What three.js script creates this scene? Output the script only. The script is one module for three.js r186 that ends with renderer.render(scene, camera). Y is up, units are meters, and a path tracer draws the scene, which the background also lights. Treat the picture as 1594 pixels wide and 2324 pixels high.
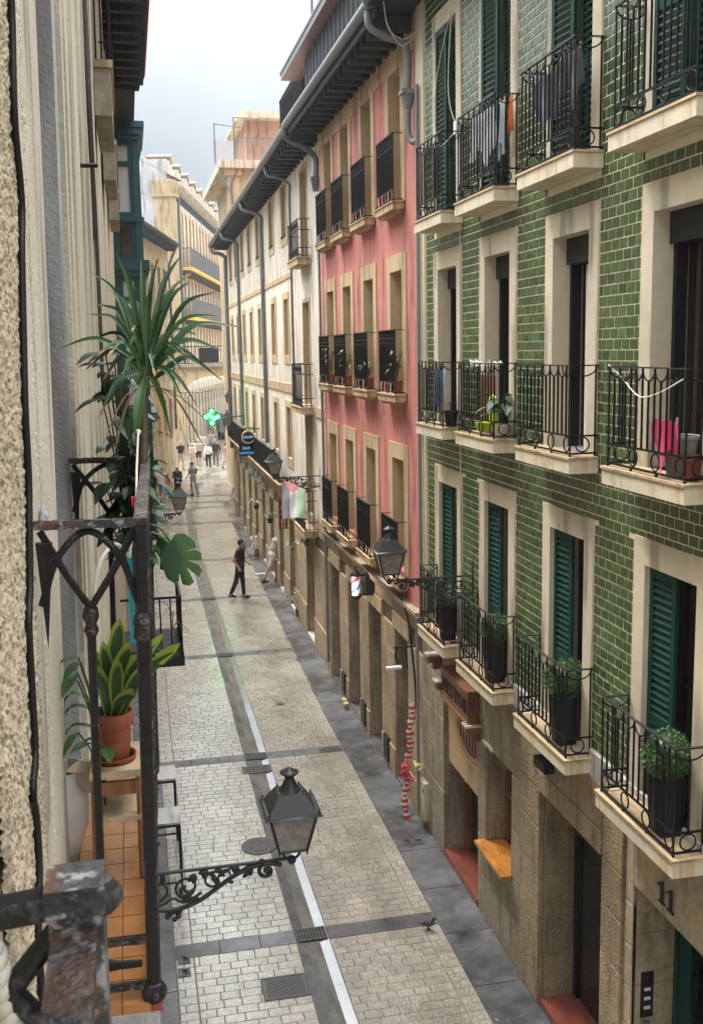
import * as THREE from 'three';
import { mergeGeometries } from 'three/addons/utils/BufferGeometryUtils.js';
import { FontLoader } from 'three/addons/loaders/FontLoader.js';
import { TextGeometry } from 'three/addons/geometries/TextGeometry.js';

// ---------- camera ----------
const V3 = (x, y, z) => new THREE.Vector3(x, y, z);
const scene = new THREE.Scene();
const EYE = 7.3, FOC = 2350, CX = 797, CY = 1161.5;
const camera = new THREE.PerspectiveCamera(2 * Math.atan(CY / FOC) * 180 / Math.PI, 702 / 1024, 0.05, 600);
const dn = V3(283, 15025, 2350).normalize();
const fw = V3(290 - CX, 0, FOC); fw.y = -(fw.x * dn.x + FOC * dn.z) / dn.y; fw.normalize();
const rx = dn.clone().cross(fw);
const camRight = V3(rx.x, -dn.x, -fw.x), camUp = V3(-rx.y, dn.y, fw.y), camBack = V3(-rx.z, dn.z, fw.z);
camera.position.set(0, EYE, 0);
camera.quaternion.setFromRotationMatrix(new THREE.Matrix4().makeBasis(camRight, camUp, camBack));
camera.focus = 5; camera.userData.fStop = 20;
const inView = (x, y, z, m = 30) => { const d = V3(x, y - EYE, z), w = -d.dot(camBack); if (w < 0.1) return null; const px = CX + FOC * d.dot(camRight) / w, py = CY - FOC * d.dot(camUp) / w; return px > -m && px < 1594 + m && py > -m && py < 2323 + m ? w : null; };

// ---------- sky, sun, exposure ----------
function rnd(seed) { let a = seed >>> 0; return () => { a = (a + 0x6D2B79F5) | 0; let t = Math.imul(a ^ (a >>> 15), 1 | a); t = (t + Math.imul(t ^ (t >>> 7), 61 | t)) ^ t; return ((t ^ (t >>> 14)) >>> 0) / 4294967296; }; }
const hash = (x, y, s) => { let h = Math.imul(x | 0, 374761393) ^ Math.imul(y | 0, 668265263) ^ Math.imul(s | 0, 1274126177); h = Math.imul(h ^ (h >>> 13), 1274126177); return ((h ^ (h >>> 16)) >>> 0) / 4294967296; };
const mod = (a, n) => ((a % n) + n) % n;
function vn(x, y, p, s) { const i = Math.floor(x), j = Math.floor(y), u = x - i, v = y - j, a = u * u * (3 - 2 * u), b = v * v * (3 - 2 * v), i0 = mod(i, p), i1 = mod(i + 1, p), j0 = mod(j, p), j1 = mod(j + 1, p); return (hash(i0, j0, s) * (1 - a) + hash(i1, j0, s) * a) * (1 - b) + (hash(i0, j1, s) * (1 - a) + hash(i1, j1, s) * a) * b; }
function fbm(u, v, p, oct, s) { let t = 0, a = 0.5, n = 0; for (let k = 0; k < oct; k++) { t += a * vn(u * p, v * p, p, s + k); n += a; a *= 0.55; p *= 2; } return t / n; }
const sunDir = V3(-0.3, 1.0, -0.5).normalize();
{
  const w = 512, h = 256, d = new Float32Array(w * h * 4);
  for (let j = 0; j < h; j++) for (let i = 0; i < w; i++) {
    const el = ((j + 0.5) / h - 0.5) * Math.PI, ph = ((i + 0.5) / w - 0.5) * 2 * Math.PI, s = Math.sin(el);
    const dir = V3(Math.cos(el) * Math.cos(ph), s, Math.cos(el) * Math.sin(ph));
    const up = Math.max(s, 0);
    const g = Math.exp(-(1 - dir.dot(sunDir)) * 8);
    const cl = 1.0 + 0.75 * (fbm((i + 0.5) / w, (j + 0.5) / h * 0.5, 14, 5, 7) - 0.5);
    const L = (0.115 + 0.2 * up + 2.2 * up * up + g * 1.35) * cl, b = Math.max(0, 1 - up * 1.7) * (1 - 0.5 * g);
    const k = (j * w + i) * 4;
    if (s < -0.02) { d[k] = 0.25; d[k + 1] = 0.25; d[k + 2] = 0.24; } else { d[k] = L * (0.98 - 0.19 * b); d[k + 1] = L * (0.99 - 0.06 * b); d[k + 2] = L * (1.0 + 0.08 * b); }
    d[k + 3] = 1;
  }
  const t = new THREE.DataTexture(d, w, h, THREE.RGBAFormat, THREE.FloatType);
  t.mapping = THREE.EquirectangularReflectionMapping; t.magFilter = t.minFilter = THREE.LinearFilter; t.wrapS = THREE.RepeatWrapping; t.needsUpdate = true;
  scene.background = t; scene.environment = t;
}
scene.fog = new THREE.FogExp2(0xe8eef2, 0.0009);
const sun = new THREE.DirectionalLight(0xfff6ea, 1.5);
sun.position.copy(sunDir).multiplyScalar(80).add(V3(2, 0, -30)); sun.target.position.set(2, 0, -30);
sun.castShadow = true; sun.shadow.radius = 30; sun.shadow.mapSize.set(2048, 2048);
Object.assign(sun.shadow.camera, { left: -60, right: 60, top: 60, bottom: -60, near: 1, far: 220 });
scene.add(sun, sun.target);
const renderer = new THREE.WebGLRenderer({ antialias: true });
renderer.setSize(702, 1024);
renderer.toneMapping = THREE.LinearToneMapping; renderer.toneMappingExposure = 2.8;
renderer.shadowMap.enabled = true;

// ---------- textures ----------
function tex(n, metres, fn, srgb = false) {
  const d = new Uint8Array(n * n * 4);
  for (let j = 0; j < n; j++) for (let i = 0; i < n; i++) { const c = fn((i + 0.5) / n, (j + 0.5) / n), k = (j * n + i) * 4; const a = typeof c === 'number' ? [c, c, c] : c; for (let q = 0; q < 3; q++) d[k + q] = Math.max(0, Math.min(255, a[q] * 255)); d[k + 3] = 255; }
  const t = new THREE.DataTexture(d, n, n); t.wrapS = t.wrapT = THREE.RepeatWrapping; t.magFilter = THREE.LinearFilter; t.minFilter = THREE.LinearMipmapLinearFilter; t.generateMipmaps = true;
  t.repeat.set(1 / metres, 1 / metres); if (srgb) t.colorSpace = THREE.SRGBColorSpace; t.needsUpdate = true; return t;
}
const sstep = (a, b, x) => { const t = Math.max(0, Math.min(1, (x - a) / (b - a))); return t * t * (3 - 2 * t); };
const T = {
  plaster: tex(512, 3.1, (u, v) => { const a = fbm(u, v, 5, 5, 3), b = fbm(u * 1, v, 40, 3, 9), st = fbm(u * 1, v * 0.12, 24, 3, 21); return 0.8 + 0.2 * a + 0.06 * (b - 0.5) - 0.2 * sstep(0.52, 0.78, st); }, true),
  plasterB: tex(256, 0.45, (u, v) => 0.5 * fbm(u, v, 8, 4, 11) + 0.5 * fbm(u, v, 60, 2, 12)),
  roughB: tex(512, 0.42, (u, v) => { const a = vn(u * 58, v * 58, 58, 5), b = vn(u * 34, v * 34, 34, 6), c = fbm(u, v, 80, 2, 7); return 0.45 * a + 0.4 * b + 0.15 * c; }),
  stone: tex(512, 2.3, (u, v) => { const a = fbm(u, v, 6, 5, 31), b = fbm(u, v, 50, 3, 33), st = fbm(u, v * 0.15, 20, 3, 35), e = sstep(0.5, 0.75, fbm(u, v, 9, 4, 36)); const m = 0.74 + 0.24 * a + 0.2 * (b - 0.5) - 0.13 * sstep(0.52, 0.8, st); return [m, m * (1 - 0.04 * e), m * (1 - 0.1 * e)]; }, true),
  stoneB: tex(512, 0.5, (u, v) => 0.4 * fbm(u, v, 10, 4, 41) + 0.6 * fbm(u, v, 48, 3, 42)),
  hammer: tex(512, 0.6, (u, v) => { const a = vn(u * 44 + 6 * fbm(u, v, 8, 2, 4), v * 26, 44, 45), b = fbm(u, v, 30, 3, 46); return 0.6 * Math.abs(a - 0.5) * 2 + 0.4 * b; }),
  paver: tex(512, 0.9, (u, v) => { const wx = fbm(u, v, 12, 3, 51) - 0.5, a = vn(u * 64 + wx * 6, v * 64 - wx * 6, 64, 52), b = fbm(u, v, 70, 2, 53), c = fbm(u, v, 4, 3, 54); const m = 0.76 + 0.15 * sstep(0.2, 0.75, a) + 0.1 * (b - 0.5) + 0.22 * (c - 0.5); return [m, m * 0.975, m * 0.9]; }, true),
  paverB: tex(512, 0.9, (u, v) => { const wx = fbm(u, v, 12, 3, 51) - 0.5, a = vn(u * 64 + wx * 6, v * 64 - wx * 6, 64, 52); return 0.7 * a + 0.3 * fbm(u, v, 70, 2, 53); }),
  wet: tex(512, 7.3, (u, v) => { const a = fbm(u, v, 6, 5, 61), b = fbm(u, v, 60, 3, 62); return 0.3 + 0.42 * sstep(0.36, 0.66, a) + 0.26 * (b - 0.4); }),
  slate: tex(1024, 2.6, (u, v) => { const w = fbm(u, v, 5, 4, 71), a = fbm(u, v, 9, 5, 72), q = Math.abs(fbm(u + 0.12 * w, v, 4, 5, 73) - 0.5), vein = 1 - sstep(0.0, 0.006, q), g = sstep(0.5, 0.62, fbm(u, v, 7, 3, 74)); const m = 0.5 + 0.5 * (a - 0.5) + 0.45 * vein * g; return [m * 0.98, m, m * 1.03]; }, true),
  wood: tex(256, 0.6, (u, v) => { const g = fbm(u * 1, v * 0.08, 40, 3, 81), r = fbm(u, v, 4, 3, 82); return 0.62 + 0.38 * g + 0.2 * (r - 0.5); }, true),
  iron: tex(512, 0.35, (u, v) => { const a = fbm(u, v, 8, 5, 91), b = fbm(u, v, 30, 4, 92), r = 0.85 * sstep(0.54, 0.72, a), w = sstep(0.56, 0.74, b) * (1 - r * 0.5), n = fbm(u, v, 70, 2, 93); const k = 0.17 + 0.12 * n; return [k * (1 - r) + r * (0.34 + 0.16 * n) + w * 0.36, k * (1 - r) + r * (0.23 + 0.09 * n) + w * 0.37, k * (1 - r) + r * 0.19 + w * 0.37]; }, true),
  stain: tex(512, 2.7, (u, v) => { const a = fbm(u, v, 6, 4, 111), c = fbm(u, 0.5, 60, 2, 112), s = sstep(0.66, 0.78, c) * sstep(0.3, 0.7, fbm(u, v, 18, 2, 113)), d = sstep(0.55, 0.8, fbm(u, v, 20, 4, 114)); const m = 0.84 + 0.16 * a - 0.12 * d; return [m * (1 - 0.05 * s), m * (1 - 0.13 * s), m * (1 - 0.25 * s)]; }, true),
  ironB: tex(256, 0.2, (u, v) => fbm(u, v, 14, 5, 94)),
  glaze: tex(256, 0.7, (u, v) => 0.72 + 0.34 * fbm(u, v, 16, 4, 101) - 0.08, true),
  glazeB: tex(256, 0.5, (u, v) => fbm(u, v, 10, 2, 102)),
};
const lin = (r, g, b) => new THREE.Color().setRGB(r, g, b);
function mt(c, o = {}) {
  const { map, bump, bs, ...rest } = o; const m = new (rest.clearcoat || rest.ior || rest.transmission || rest.sheen || rest.specularIntensity !== undefined ? THREE.MeshPhysicalMaterial : THREE.MeshStandardMaterial)({ color: Array.isArray(c) ? lin(...c) : c, roughness: 0.85, ...rest });
  if (map) m.map = map; if (bump) { m.bumpMap = bump; m.bumpScale = bs || 0.004; } return m;
}
const D = THREE.DoubleSide;
const M = {
  cream: mt([0.78, 0.69, 0.52], { map: T.plaster, bump: T.plasterB, bs: 0.003 }),
  slab: mt([0.80, 0.72, 0.55], { map: T.stain, bump: T.plasterB, bs: 0.003 }),
  grout: mt([0.82, 0.76, 0.58], { bump: T.plasterB, bs: 0.002 }),
  pink: mt([0.71, 0.262, 0.225], { map: T.plaster, bump: T.plasterB, bs: 0.003 }),
  ochre: mt([0.66, 0.49, 0.28], { map: T.plaster, bump: T.plasterB, bs: 0.003 }),
  white: mt([0.90, 0.82, 0.71], { map: T.plaster, bump: T.plasterB, bs: 0.004 }),
  sand: mt([0.66, 0.50, 0.30], { map: T.plaster, bump: T.plasterB, bs: 0.003 }),
  stoneA: mt([0.52, 0.41, 0.26], { map: T.stone, bump: T.stoneB, bs: 0.005 }),
  stoneB: mt([0.475, 0.385, 0.265], { map: T.stone, bump: T.stoneB, bs: 0.005 }),
  stoneC: mt([0.56, 0.445, 0.285], { map: T.stone, bump: T.stoneB, bs: 0.005 }),
  greyA: mt([0.47, 0.40, 0.30], { map: T.stone, bump: T.stoneB, bs: 0.004 }),
  greyB: mt([0.42, 0.36, 0.27], { map: T.stone, bump: T.stoneB, bs: 0.004 }),
  hamA: mt([0.52, 0.41, 0.26], { map: T.stone, bump: T.hammer, bs: 0.018 }),
  hamB: mt([0.48, 0.38, 0.24], { map: T.stone, bump: T.hammer, bs: 0.018 }),
  smooth: mt([0.60, 0.50, 0.35], { map: T.stone, bump: T.stoneB, bs: 0.003 }),
  joint: mt([0.10, 0.075, 0.05]),
  iron: mt([0.010, 0.010, 0.011], { roughness: 0.5, specularIntensity: 0.35 }),
  ironOld: mt([0.3, 0.29, 0.29], { map: T.iron, roughness: 0.5, bump: T.ironB, bs: 0.006 }),
  ironRust: mt([0.9, 0.9, 0.9], { map: T.iron, roughness: 0.55, bump: T.ironB, bs: 0.004 }),
  ironGloss: mt([0.03, 0.03, 0.032], { roughness: 0.22 }),
  shutter: mt([0.005, 0.05, 0.035], { roughness: 0.45, specularIntensity: 0.4, bump: T.plasterB, bs: 0.001 }),
  darkWood: mt([0.045, 0.03, 0.024], { map: T.wood, roughness: 0.5, specularIntensity: 0.4 }),
  brown: mt([0.36, 0.16, 0.075], { map: T.wood, roughness: 0.4 }),
  orangeWood: mt([0.75, 0.30, 0.06], { map: T.wood, roughness: 0.3 }),
  black: mt([0.013, 0.013, 0.015], { roughness: 0.4, specularIntensity: 0.4 }),
  plastic: mt([0.02, 0.02, 0.022], { roughness: 0.5, specularIntensity: 0.4 }),
  pane: mt([0.018, 0.02, 0.022], { roughness: 0.06 }),
  paneDim: mt([0.06, 0.05, 0.035], { roughness: 0.05 }),
  eave: mt([0.055, 0.065, 0.076], { map: T.wood, roughness: 0.65, specularIntensity: 0.4 }),
  zinc: mt([0.16, 0.175, 0.185], { roughness: 0.4, metalness: 0.3, bump: T.plasterB, bs: 0.002 }),
  pvc: mt([0.30, 0.30, 0.29], { roughness: 0.5, map: T.plaster }),
  roofTile: mt([0.50, 0.20, 0.10], { map: T.stone }),
  teal: mt([0.016, 0.072, 0.085], { roughness: 0.4, bump: T.plasterB, bs: 0.001 }),
  slate: mt([0.43, 0.425, 0.42], { map: T.slate, roughnessMap: T.wet, roughness: 0.62, ior: 1.7, bump: T.stoneB, bs: 0.003 }),
  gutter: mt([0.46, 0.46, 0.47], { map: T.slate, roughness: 0.16, ior: 2.2, clearcoat: 1, clearcoatRoughness: 0.1, bump: T.stoneB, bs: 0.002 }),
  paver: mt([0.51, 0.505, 0.49], { map: T.paver, roughnessMap: T.wet, roughness: 0.62, ior: 1.8, clearcoat: 1, clearcoatRoughness: 0.2, bump: T.paverB, bs: 0.003, vertexColors: true }),
  street: mt([0.41, 0.40, 0.37], { map: T.paver, roughnessMap: T.wet, roughness: 0.62, ior: 1.8, clearcoat: 1, clearcoatRoughness: 0.2, bump: T.paverB, bs: 0.003 }),
  bed: mt([0.27, 0.26, 0.235], { map: T.stone, roughness: 0.8 }),
  castIron: mt([0.08, 0.077, 0.072], { roughness: 0.45, bump: T.ironB, bs: 0.002 }),
  marble: mt([0.72, 0.70, 0.67], { map: T.plaster, roughness: 0.25 }),
  redStone: mt([0.30, 0.085, 0.06], { map: T.stone, roughness: 0.35 }),
  rough: mt([0.60, 0.49, 0.34], { map: T.plaster, bump: T.plasterB, bs: 0.003 }),
  jamb: mt([0.78, 0.69, 0.54], { map: T.plaster, bump: T.roughB, bs: 0.004 }),
  greyPlaster: mt([0.52, 0.52, 0.51], { map: T.plaster, bump: T.stoneB, bs: 0.005 }),
  terracotta: mt([0.40, 0.105, 0.05], { map: T.plaster, roughness: 0.75 }),
  clayTile: mt([0.62, 0.28, 0.10], { map: T.stone, roughness: 0.35 }),
  tile: mt([1, 1, 1], { map: T.glaze, roughness: 0.24, bump: T.glazeB, bs: 0.0018, vertexColors: true }),
  glassMilk: mt([0.42, 0.385, 0.35], { roughness: 0.22, map: T.glaze, ior: 1.6 }),
  whitePaint: mt([0.78, 0.78, 0.76], { roughness: 0.5 }),
  lampIron: mt([0.03, 0.032, 0.034], { roughness: 0.36, specularIntensity: 0.7 }),
  leafDark: mt([0.022, 0.062, 0.02], { roughness: 0.35, side: D }),
  leafMid: mt([0.055, 0.14, 0.035], { roughness: 0.4, side: D, transmission: 0.25 }),
  leafGrey: mt([0.075, 0.135, 0.075], { roughness: 0.35, side: D }),
  leafPale: mt([0.15, 0.24, 0.06], { roughness: 0.45, side: D, transmission: 0.25 }),
  leafDry: mt([0.40, 0.25, 0.10], { roughness: 0.8, side: D }),
  box: mt([0.06, 0.135, 0.04], { roughness: 0.5, side: D, vertexColors: true }),
  soil: mt([0.05, 0.035, 0.025]),
  bark: mt([0.20, 0.15, 0.095], { map: T.wood, bump: T.stoneB, bs: 0.004 }),
  rope: mt([0.68, 0.64, 0.55], {}),
};

// ---------- geometry helpers ----------
function box(x0, x1, y0, y1, z0, z1) { const g = new THREE.BoxGeometry(Math.abs(x1 - x0), Math.abs(y1 - y0), Math.abs(z1 - z0)); g.translate((x0 + x1) / 2, (y0 + y1) / 2, (z0 + z1) / 2); return g; }
function bar(a, b, r, n = 6, r2) { const A = V3(...a), Bv = V3(...b), d = Bv.clone().sub(A), g = new THREE.CylinderGeometry(r2 ?? r, r, d.length(), n); g.applyQuaternion(new THREE.Quaternion().setFromUnitVectors(V3(0, 1, 0), d.clone().normalize())); g.translate((a[0] + b[0]) / 2, (a[1] + b[1]) / 2, (a[2] + b[2]) / 2); return g; }
function tube(pts, r, seg = 20, n = 6, closed = false) { return new THREE.TubeGeometry(new THREE.CatmullRomCurve3(pts.map(p => V3(...p)), closed), seg, r, n, closed); }
function ball(x, y, z, r, w = 8, h = 6) { const g = new THREE.SphereGeometry(r, w, h); g.translate(x, y, z); return g; }
function lathe(pts, n = 12) { return new THREE.LatheGeometry(pts.map(p => new THREE.Vector2(...p)), n); }
function ring(x, y, z, R, r, axis = 'x') { const g = new THREE.TorusGeometry(R, r, 6, 16); if (axis === 'x') g.rotateY(Math.PI / 2); if (axis === 'y') g.rotateX(Math.PI / 2); g.translate(x, y, z); return g; }
class GB {
  constructor() { this.p = []; this.c = []; this.u = []; this.has = false; this.hu = false; }
  tri(a, b, c, col, uv) { this.p.push(...a, ...b, ...c); if (col) { this.has = true; for (let i = 0; i < 3; i++) this.c.push(...(Array.isArray(col[0]) ? col[i] : col)); } if (uv) { this.hu = true; this.u.push(...uv[0], ...uv[1], ...uv[2]); } }
  quad(a, b, c, d, col, uv) { const cc = col && Array.isArray(col[0]) ? [[col[0], col[1], col[2]], [col[0], col[2], col[3]]] : [col, col]; this.tri(a, b, c, cc[0], uv && [uv[0], uv[1], uv[2]]); this.tri(a, c, d, cc[1], uv && [uv[0], uv[2], uv[3]]); }
  geo() { const g = new THREE.BufferGeometry(); g.setAttribute('position', new THREE.Float32BufferAttribute(this.p, 3)); if (this.has) g.setAttribute('color', new THREE.Float32BufferAttribute(this.c, 3)); g.computeVertexNormals(); if (this.hu) { g.setAttribute('uv', new THREE.Float32BufferAttribute(this.u, 2)); g.userData.uv = true; } return g; }
}
function boxUV(g) { const p = g.attributes.position, n = g.attributes.normal, u = new Float32Array(p.count * 2); for (let i = 0; i < p.count; i++) { const ax = Math.abs(n.getX(i)), ay = Math.abs(n.getY(i)), az = Math.abs(n.getZ(i)); if (ax >= ay && ax >= az) { u[2 * i] = p.getZ(i); u[2 * i + 1] = p.getY(i); } else if (ay >= az) { u[2 * i] = p.getX(i); u[2 * i + 1] = p.getZ(i); } else { u[2 * i] = p.getX(i); u[2 * i + 1] = p.getY(i); } } g.setAttribute('uv', new THREE.BufferAttribute(u, 2)); return g; }
function join(gs) { gs = (Array.isArray(gs) ? gs : [gs]).map(g => { const q = g.index ? g.toNonIndexed() : g; return q; }); const keepUV = gs.every(g => g.userData.uv); const col = gs.every(g => g.attributes.color); gs = gs.map(g => { const q = new THREE.BufferGeometry(); q.setAttribute('position', g.attributes.position); q.setAttribute('normal', g.attributes.normal); if (col) q.setAttribute('color', g.attributes.color); if (keepUV) q.setAttribute('uv', g.attributes.uv); return q; }); const g = gs.length > 1 ? mergeGeometries(gs) : gs[0]; if (!keepUV) boxUV(g); return g; }
const used = {};
function numbered(n) { const k = used[n] = (used[n] ?? -1) + 1; return k ? `${n}_${String(k).padStart(3, '0')}` : n; }
const org = o => { let p = o; while (p && !p.userData._o) p = p.parent; return p ? p.userData._o : [0, 0, 0]; };
function put(m, parent) { m.castShadow = m.receiveShadow = true; parent.add(m); return m; }
// world-coordinate geometry -> named mesh under a thing (thing's own origin taken off; textures keep their world place)
function mesh(name, gs, mat, parent) { const g = join(gs); const o = org(parent); g.translate(-o[0], -o[1], -o[2]); const m = new THREE.Mesh(g, mat); m.name = name; return put(m, parent); }
function thing(name, label, category, o = [0, 0, 0], group, turn = 0) { const t = new THREE.Group(); t.name = numbered(name); t.userData = { label, category, _o: o }; if (group) t.userData.group = group; t.position.set(...o); t.rotation.y = turn; scene.add(t); return t; }
function struct(name, o = [0, 0, 0]) { const t = new THREE.Group(); t.name = name; t.userData = { kind: 'structure', _o: o }; t.position.set(...o); scene.add(t); return t; }
function part(name, parent, label) { const g = new THREE.Group(); g.name = name; if (label) g.userData.label = label; parent.add(g); return g; }
// block with chamfered front edges on a wall; f = -1 looks to -x (right hand houses), +1 looks to +x
function block(X, f, y0, y1, z0, z1, dep, c) {
  const q = new GB(), P = (d, y, z) => [X + f * d, y, z]; const a = Math.min(z0, z1), b = Math.max(z0, z1);
  const O = [P(-c, y0, a), P(-c, y0, b), P(-c, y1, b), P(-c, y1, a)], I = [P(0, y0 + c, a + c), P(0, y0 + c, b - c), P(0, y1 - c, b - c), P(0, y1 - c, a + c)], K = [P(-dep, y0, a), P(-dep, y0, b), P(-dep, y1, b), P(-dep, y1, a)];
  const Q = (A, B2, C, E) => f < 0 ? q.quad(A, B2, C, E) : q.quad(E, C, B2, A);
  Q(...I); for (let i = 0; i < 4; i++) { const j = (i + 1) % 4; Q(O[i], O[j], I[j], I[i]); Q(K[i], K[j], O[j], O[i]); }
  return q.geo();
}
function openWall(fx, thick, y0, y1, z0, z1, ops) { // z0 > z1
  const zs = [...new Set([z0, z1, ...ops.flatMap(o => [o.z0, o.z1])])].filter(z => z <= z0 && z >= z1).sort((a, b) => b - a), ys = [...new Set([y0, y1, ...ops.flatMap(o => [o.y0, o.y1])])].filter(y => y >= y0 && y <= y1).sort((a, b) => a - b), out = [];
  for (let j = 0; j < ys.length - 1; j++) { const ym = (ys[j] + ys[j + 1]) / 2; let s = null; for (let i = 0; i < zs.length; i++) { const zm = i < zs.length - 1 ? (zs[i] + zs[i + 1]) / 2 : null, hole = zm === null || ops.some(o => zm < o.z0 && zm > o.z1 && ym > o.y0 && ym < o.y1); if (!hole && s === null) s = zs[i]; if (hole && s !== null) { out.push(box(fx(0), fx(-thick), ys[j], ys[j + 1], s, zs[i])); s = null; } } }
  return out;
}
// picture-frame surround of an opening, d1 proud of the wall and lining the reveal back to -dr
function surround(fx, d1, dr, y0, y1, z0, z1, w, wt, wb = 0) { const g = [box(fx(d1), fx(-dr), y0 - wb, y1 + wt, z0 + w, z0), box(fx(d1), fx(-dr), y0 - wb, y1 + wt, z1, z1 - w), box(fx(d1), fx(-dr), y1, y1 + wt, z0, z1)]; if (wb) g.push(box(fx(d1), fx(-dr), y0 - wb, y0, z0, z1)); return g; }
const grow = (o, w, wt, wb) => ({ z0: o.z0 + w / 2, z1: o.z1 - w / 2, y0: o.y0 - wb / 2, y1: o.y1 + wt / 2 });
// ---------- iron balconies ----------
const unitBaluster = new THREE.CylinderGeometry(0.0095, 0.0095, 1, 6); boxUV(unitBaluster);
const unitThin = boxUV(new THREE.CylinderGeometry(0.0082, 0.0082, 1, 6)); const unitSquare = new THREE.BoxGeometry(0.012, 1, 0.012);
function stick(name, geo, mat, parent, x, y0, y1, z) { const o = org(parent), m = new THREE.Mesh(geo, mat); m.name = name; m.position.set(x - o[0], (y0 + y1) / 2 - o[1], z - o[2]); m.scale.y = y1 - y0; return put(m, parent); }
function greenBalcony(bt, fx, z0, z1, yb, top, dep = 0.3) { // z0 near, z1 far, yb = slab underside
  const b = part('balcony', bt), yf = yb + 0.15, X = fx(dep - 0.03), q = 0.02;
  mesh('slab', [box(fx(0.016), fx(dep), yb, yf - 0.022, z0 + 0.05, z1 - 0.05)], M.slab, b);
  mesh('floor_tiles', [box(fx(0.016), fx(dep + 0.012), yf - 0.021, yf, z0 + 0.062, z1 - 0.062)], M.sand, b);
  mesh('top_rail', [box(X - 0.014, X + 0.014, top - 0.012, top, z0 + 0.01, z1 - 0.01), box(X + 0.014, fx(0), top - 0.012, top, z0 + 0.012, z0 - 0.014), box(X + 0.014, fx(0), top - 0.012, top, z1 + 0.014, z1 - 0.012)], M.ironGloss, b);
  const y1 = yf + 0.03, y2 = yf + 0.19;
  mesh('bottom_rail', [y1, y2].flatMap(y => [box(X - 0.008, X + 0.008, y - 0.008, y + 0.008, z0, z1), box(X + 0.008, fx(0), y - 0.008, y + 0.008, z0 + 0.008, z0 - 0.008), box(X + 0.008, fx(0), y - 0.008, y + 0.008, z1 + 0.008, z1 - 0.008)]), M.iron, b);
  const n = 13, L = z0 - z1, step = L / n;
  for (let i = 1; i < n; i++) stick('baluster', unitBaluster, M.iron, b, X, y2, i % 2 ? top - 0.012 : top - 0.1, z0 - i * step);
  for (const z of [z0, z1]) { stick('post', unitSquare, M.iron, b, X, yf - 0.0, top - 0.01, z); stick('post', unitSquare, M.iron, b, fx(0.03), yf, top - 0.01, z); stick('baluster', unitBaluster, M.iron, b, fx(dep / 2), y2, top - 0.1, z); }
  const sc = []; for (let i = 0; i < n - 1; i += 2) { const za = z0 - (i + (i ? -1 : 0) + 0) * step, zb = za - 2 * step, pts = []; for (let k = 0; k <= 8; k++) { const a = Math.PI * k / 8; pts.push([X, top - 0.012 - 0.095 * Math.sin(a), (za + zb) / 2 + Math.cos(a) * (za - zb) / 2]); } sc.push(tube(pts, 0.0075, 10, 5)); }
  for (const z of [z0, z1]) { const pts = []; for (let k = 0; k <= 8; k++) { const a = Math.PI * k / 8; pts.push([fx(dep / 2) + Math.cos(a) * dep * 0.42, top - 0.012 - 0.09 * Math.sin(a), z]); } sc.push(tube(pts, 0.0075, 10, 5)); }
  mesh('scallop_trim', sc, M.iron, b);
  for (let i = 0; i < 4; i++) mesh('ring', ring(X, (y1 + y2) / 2, z0 - L * (0.06 + 0.293 * i), 0.066, 0.0075), M.iron, b);
  mesh('ring', ring(fx(dep / 2), (y1 + y2) / 2, z0, 0.066, 0.0075, 'z'), M.iron, b); mesh('ring', ring(fx(dep / 2), (y1 + y2) / 2, z1, 0.066, 0.0075, 'z'), M.iron, b);
  mesh('ball_foot', [0, 0.34, 0.67, 1].map(t => ball(X, yf + 0.012, z0 - L * t, 0.014)), M.iron, b);
  return b;
}
function pinkBalcony(bt, fx, z0, z1, yb, top, dep, full) {
  const b = part('balcony', bt), yf = yb + 0.17, X = fx(dep - 0.025);
  mesh('slab', [box(fx(0.02), fx(dep), yb + 0.05, yf - 0.02, z0 + 0.05, z1 - 0.05), box(fx(0.02), fx(dep - 0.05), yb, yb + 0.05, z0 + 0.0, z1 - 0.0), box(fx(0.02), fx(dep + 0.015), yf - 0.02, yf, z0 + 0.065, z1 - 0.065)], M.ochre, b);
  mesh('rails', [box(X - 0.012, X + 0.012, top - 0.02, top, z0, z1), ...[yf + 0.03, yf + 0.18, top - 0.2].map(y => box(X - 0.007, X + 0.007, y - 0.008, y + 0.008, z0, z1)), bar([X, top - 0.01, z0], [fx(0), top - 0.01, z0], 0.007), bar([X, yf + 0.03, z0], [fx(0), yf + 0.03, z0], 0.008), bar([X, top - 0.01, z1], [fx(0), top - 0.01, z1], 0.007), ...[0, 0.5, 1].map(t => ball(X, yf + 0.03, z0 + (z1 - z0) * t, 0.024))], M.iron, b);
  const n = 16; for (let i = 0; i <= n; i++) stick('baluster', unitThin, M.iron, b, X, yf + (i % 4 ? 0.18 : 0.03), top - 0.01, z0 + (z1 - z0) * i / n);
  mesh('ornament_band', Array.from({ length: n }, (_, i) => ring(X, top - 0.11, z0 + (z1 - z0) * (i + 0.5) / n, 0.03, 0.005)), M.iron, b);
  mesh('oval_feet', [0.2, 0.4, 0.6, 0.8].map(t => { const g = new THREE.TorusGeometry(0.045, 0.01, 5, 10); g.scale(0.5, 1.3, 1); g.rotateY(Math.PI / 2); g.translate(X, yf + 0.105, z0 + (z1 - z0) * t); return g; }), M.iron, b);
  return b;
}
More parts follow.
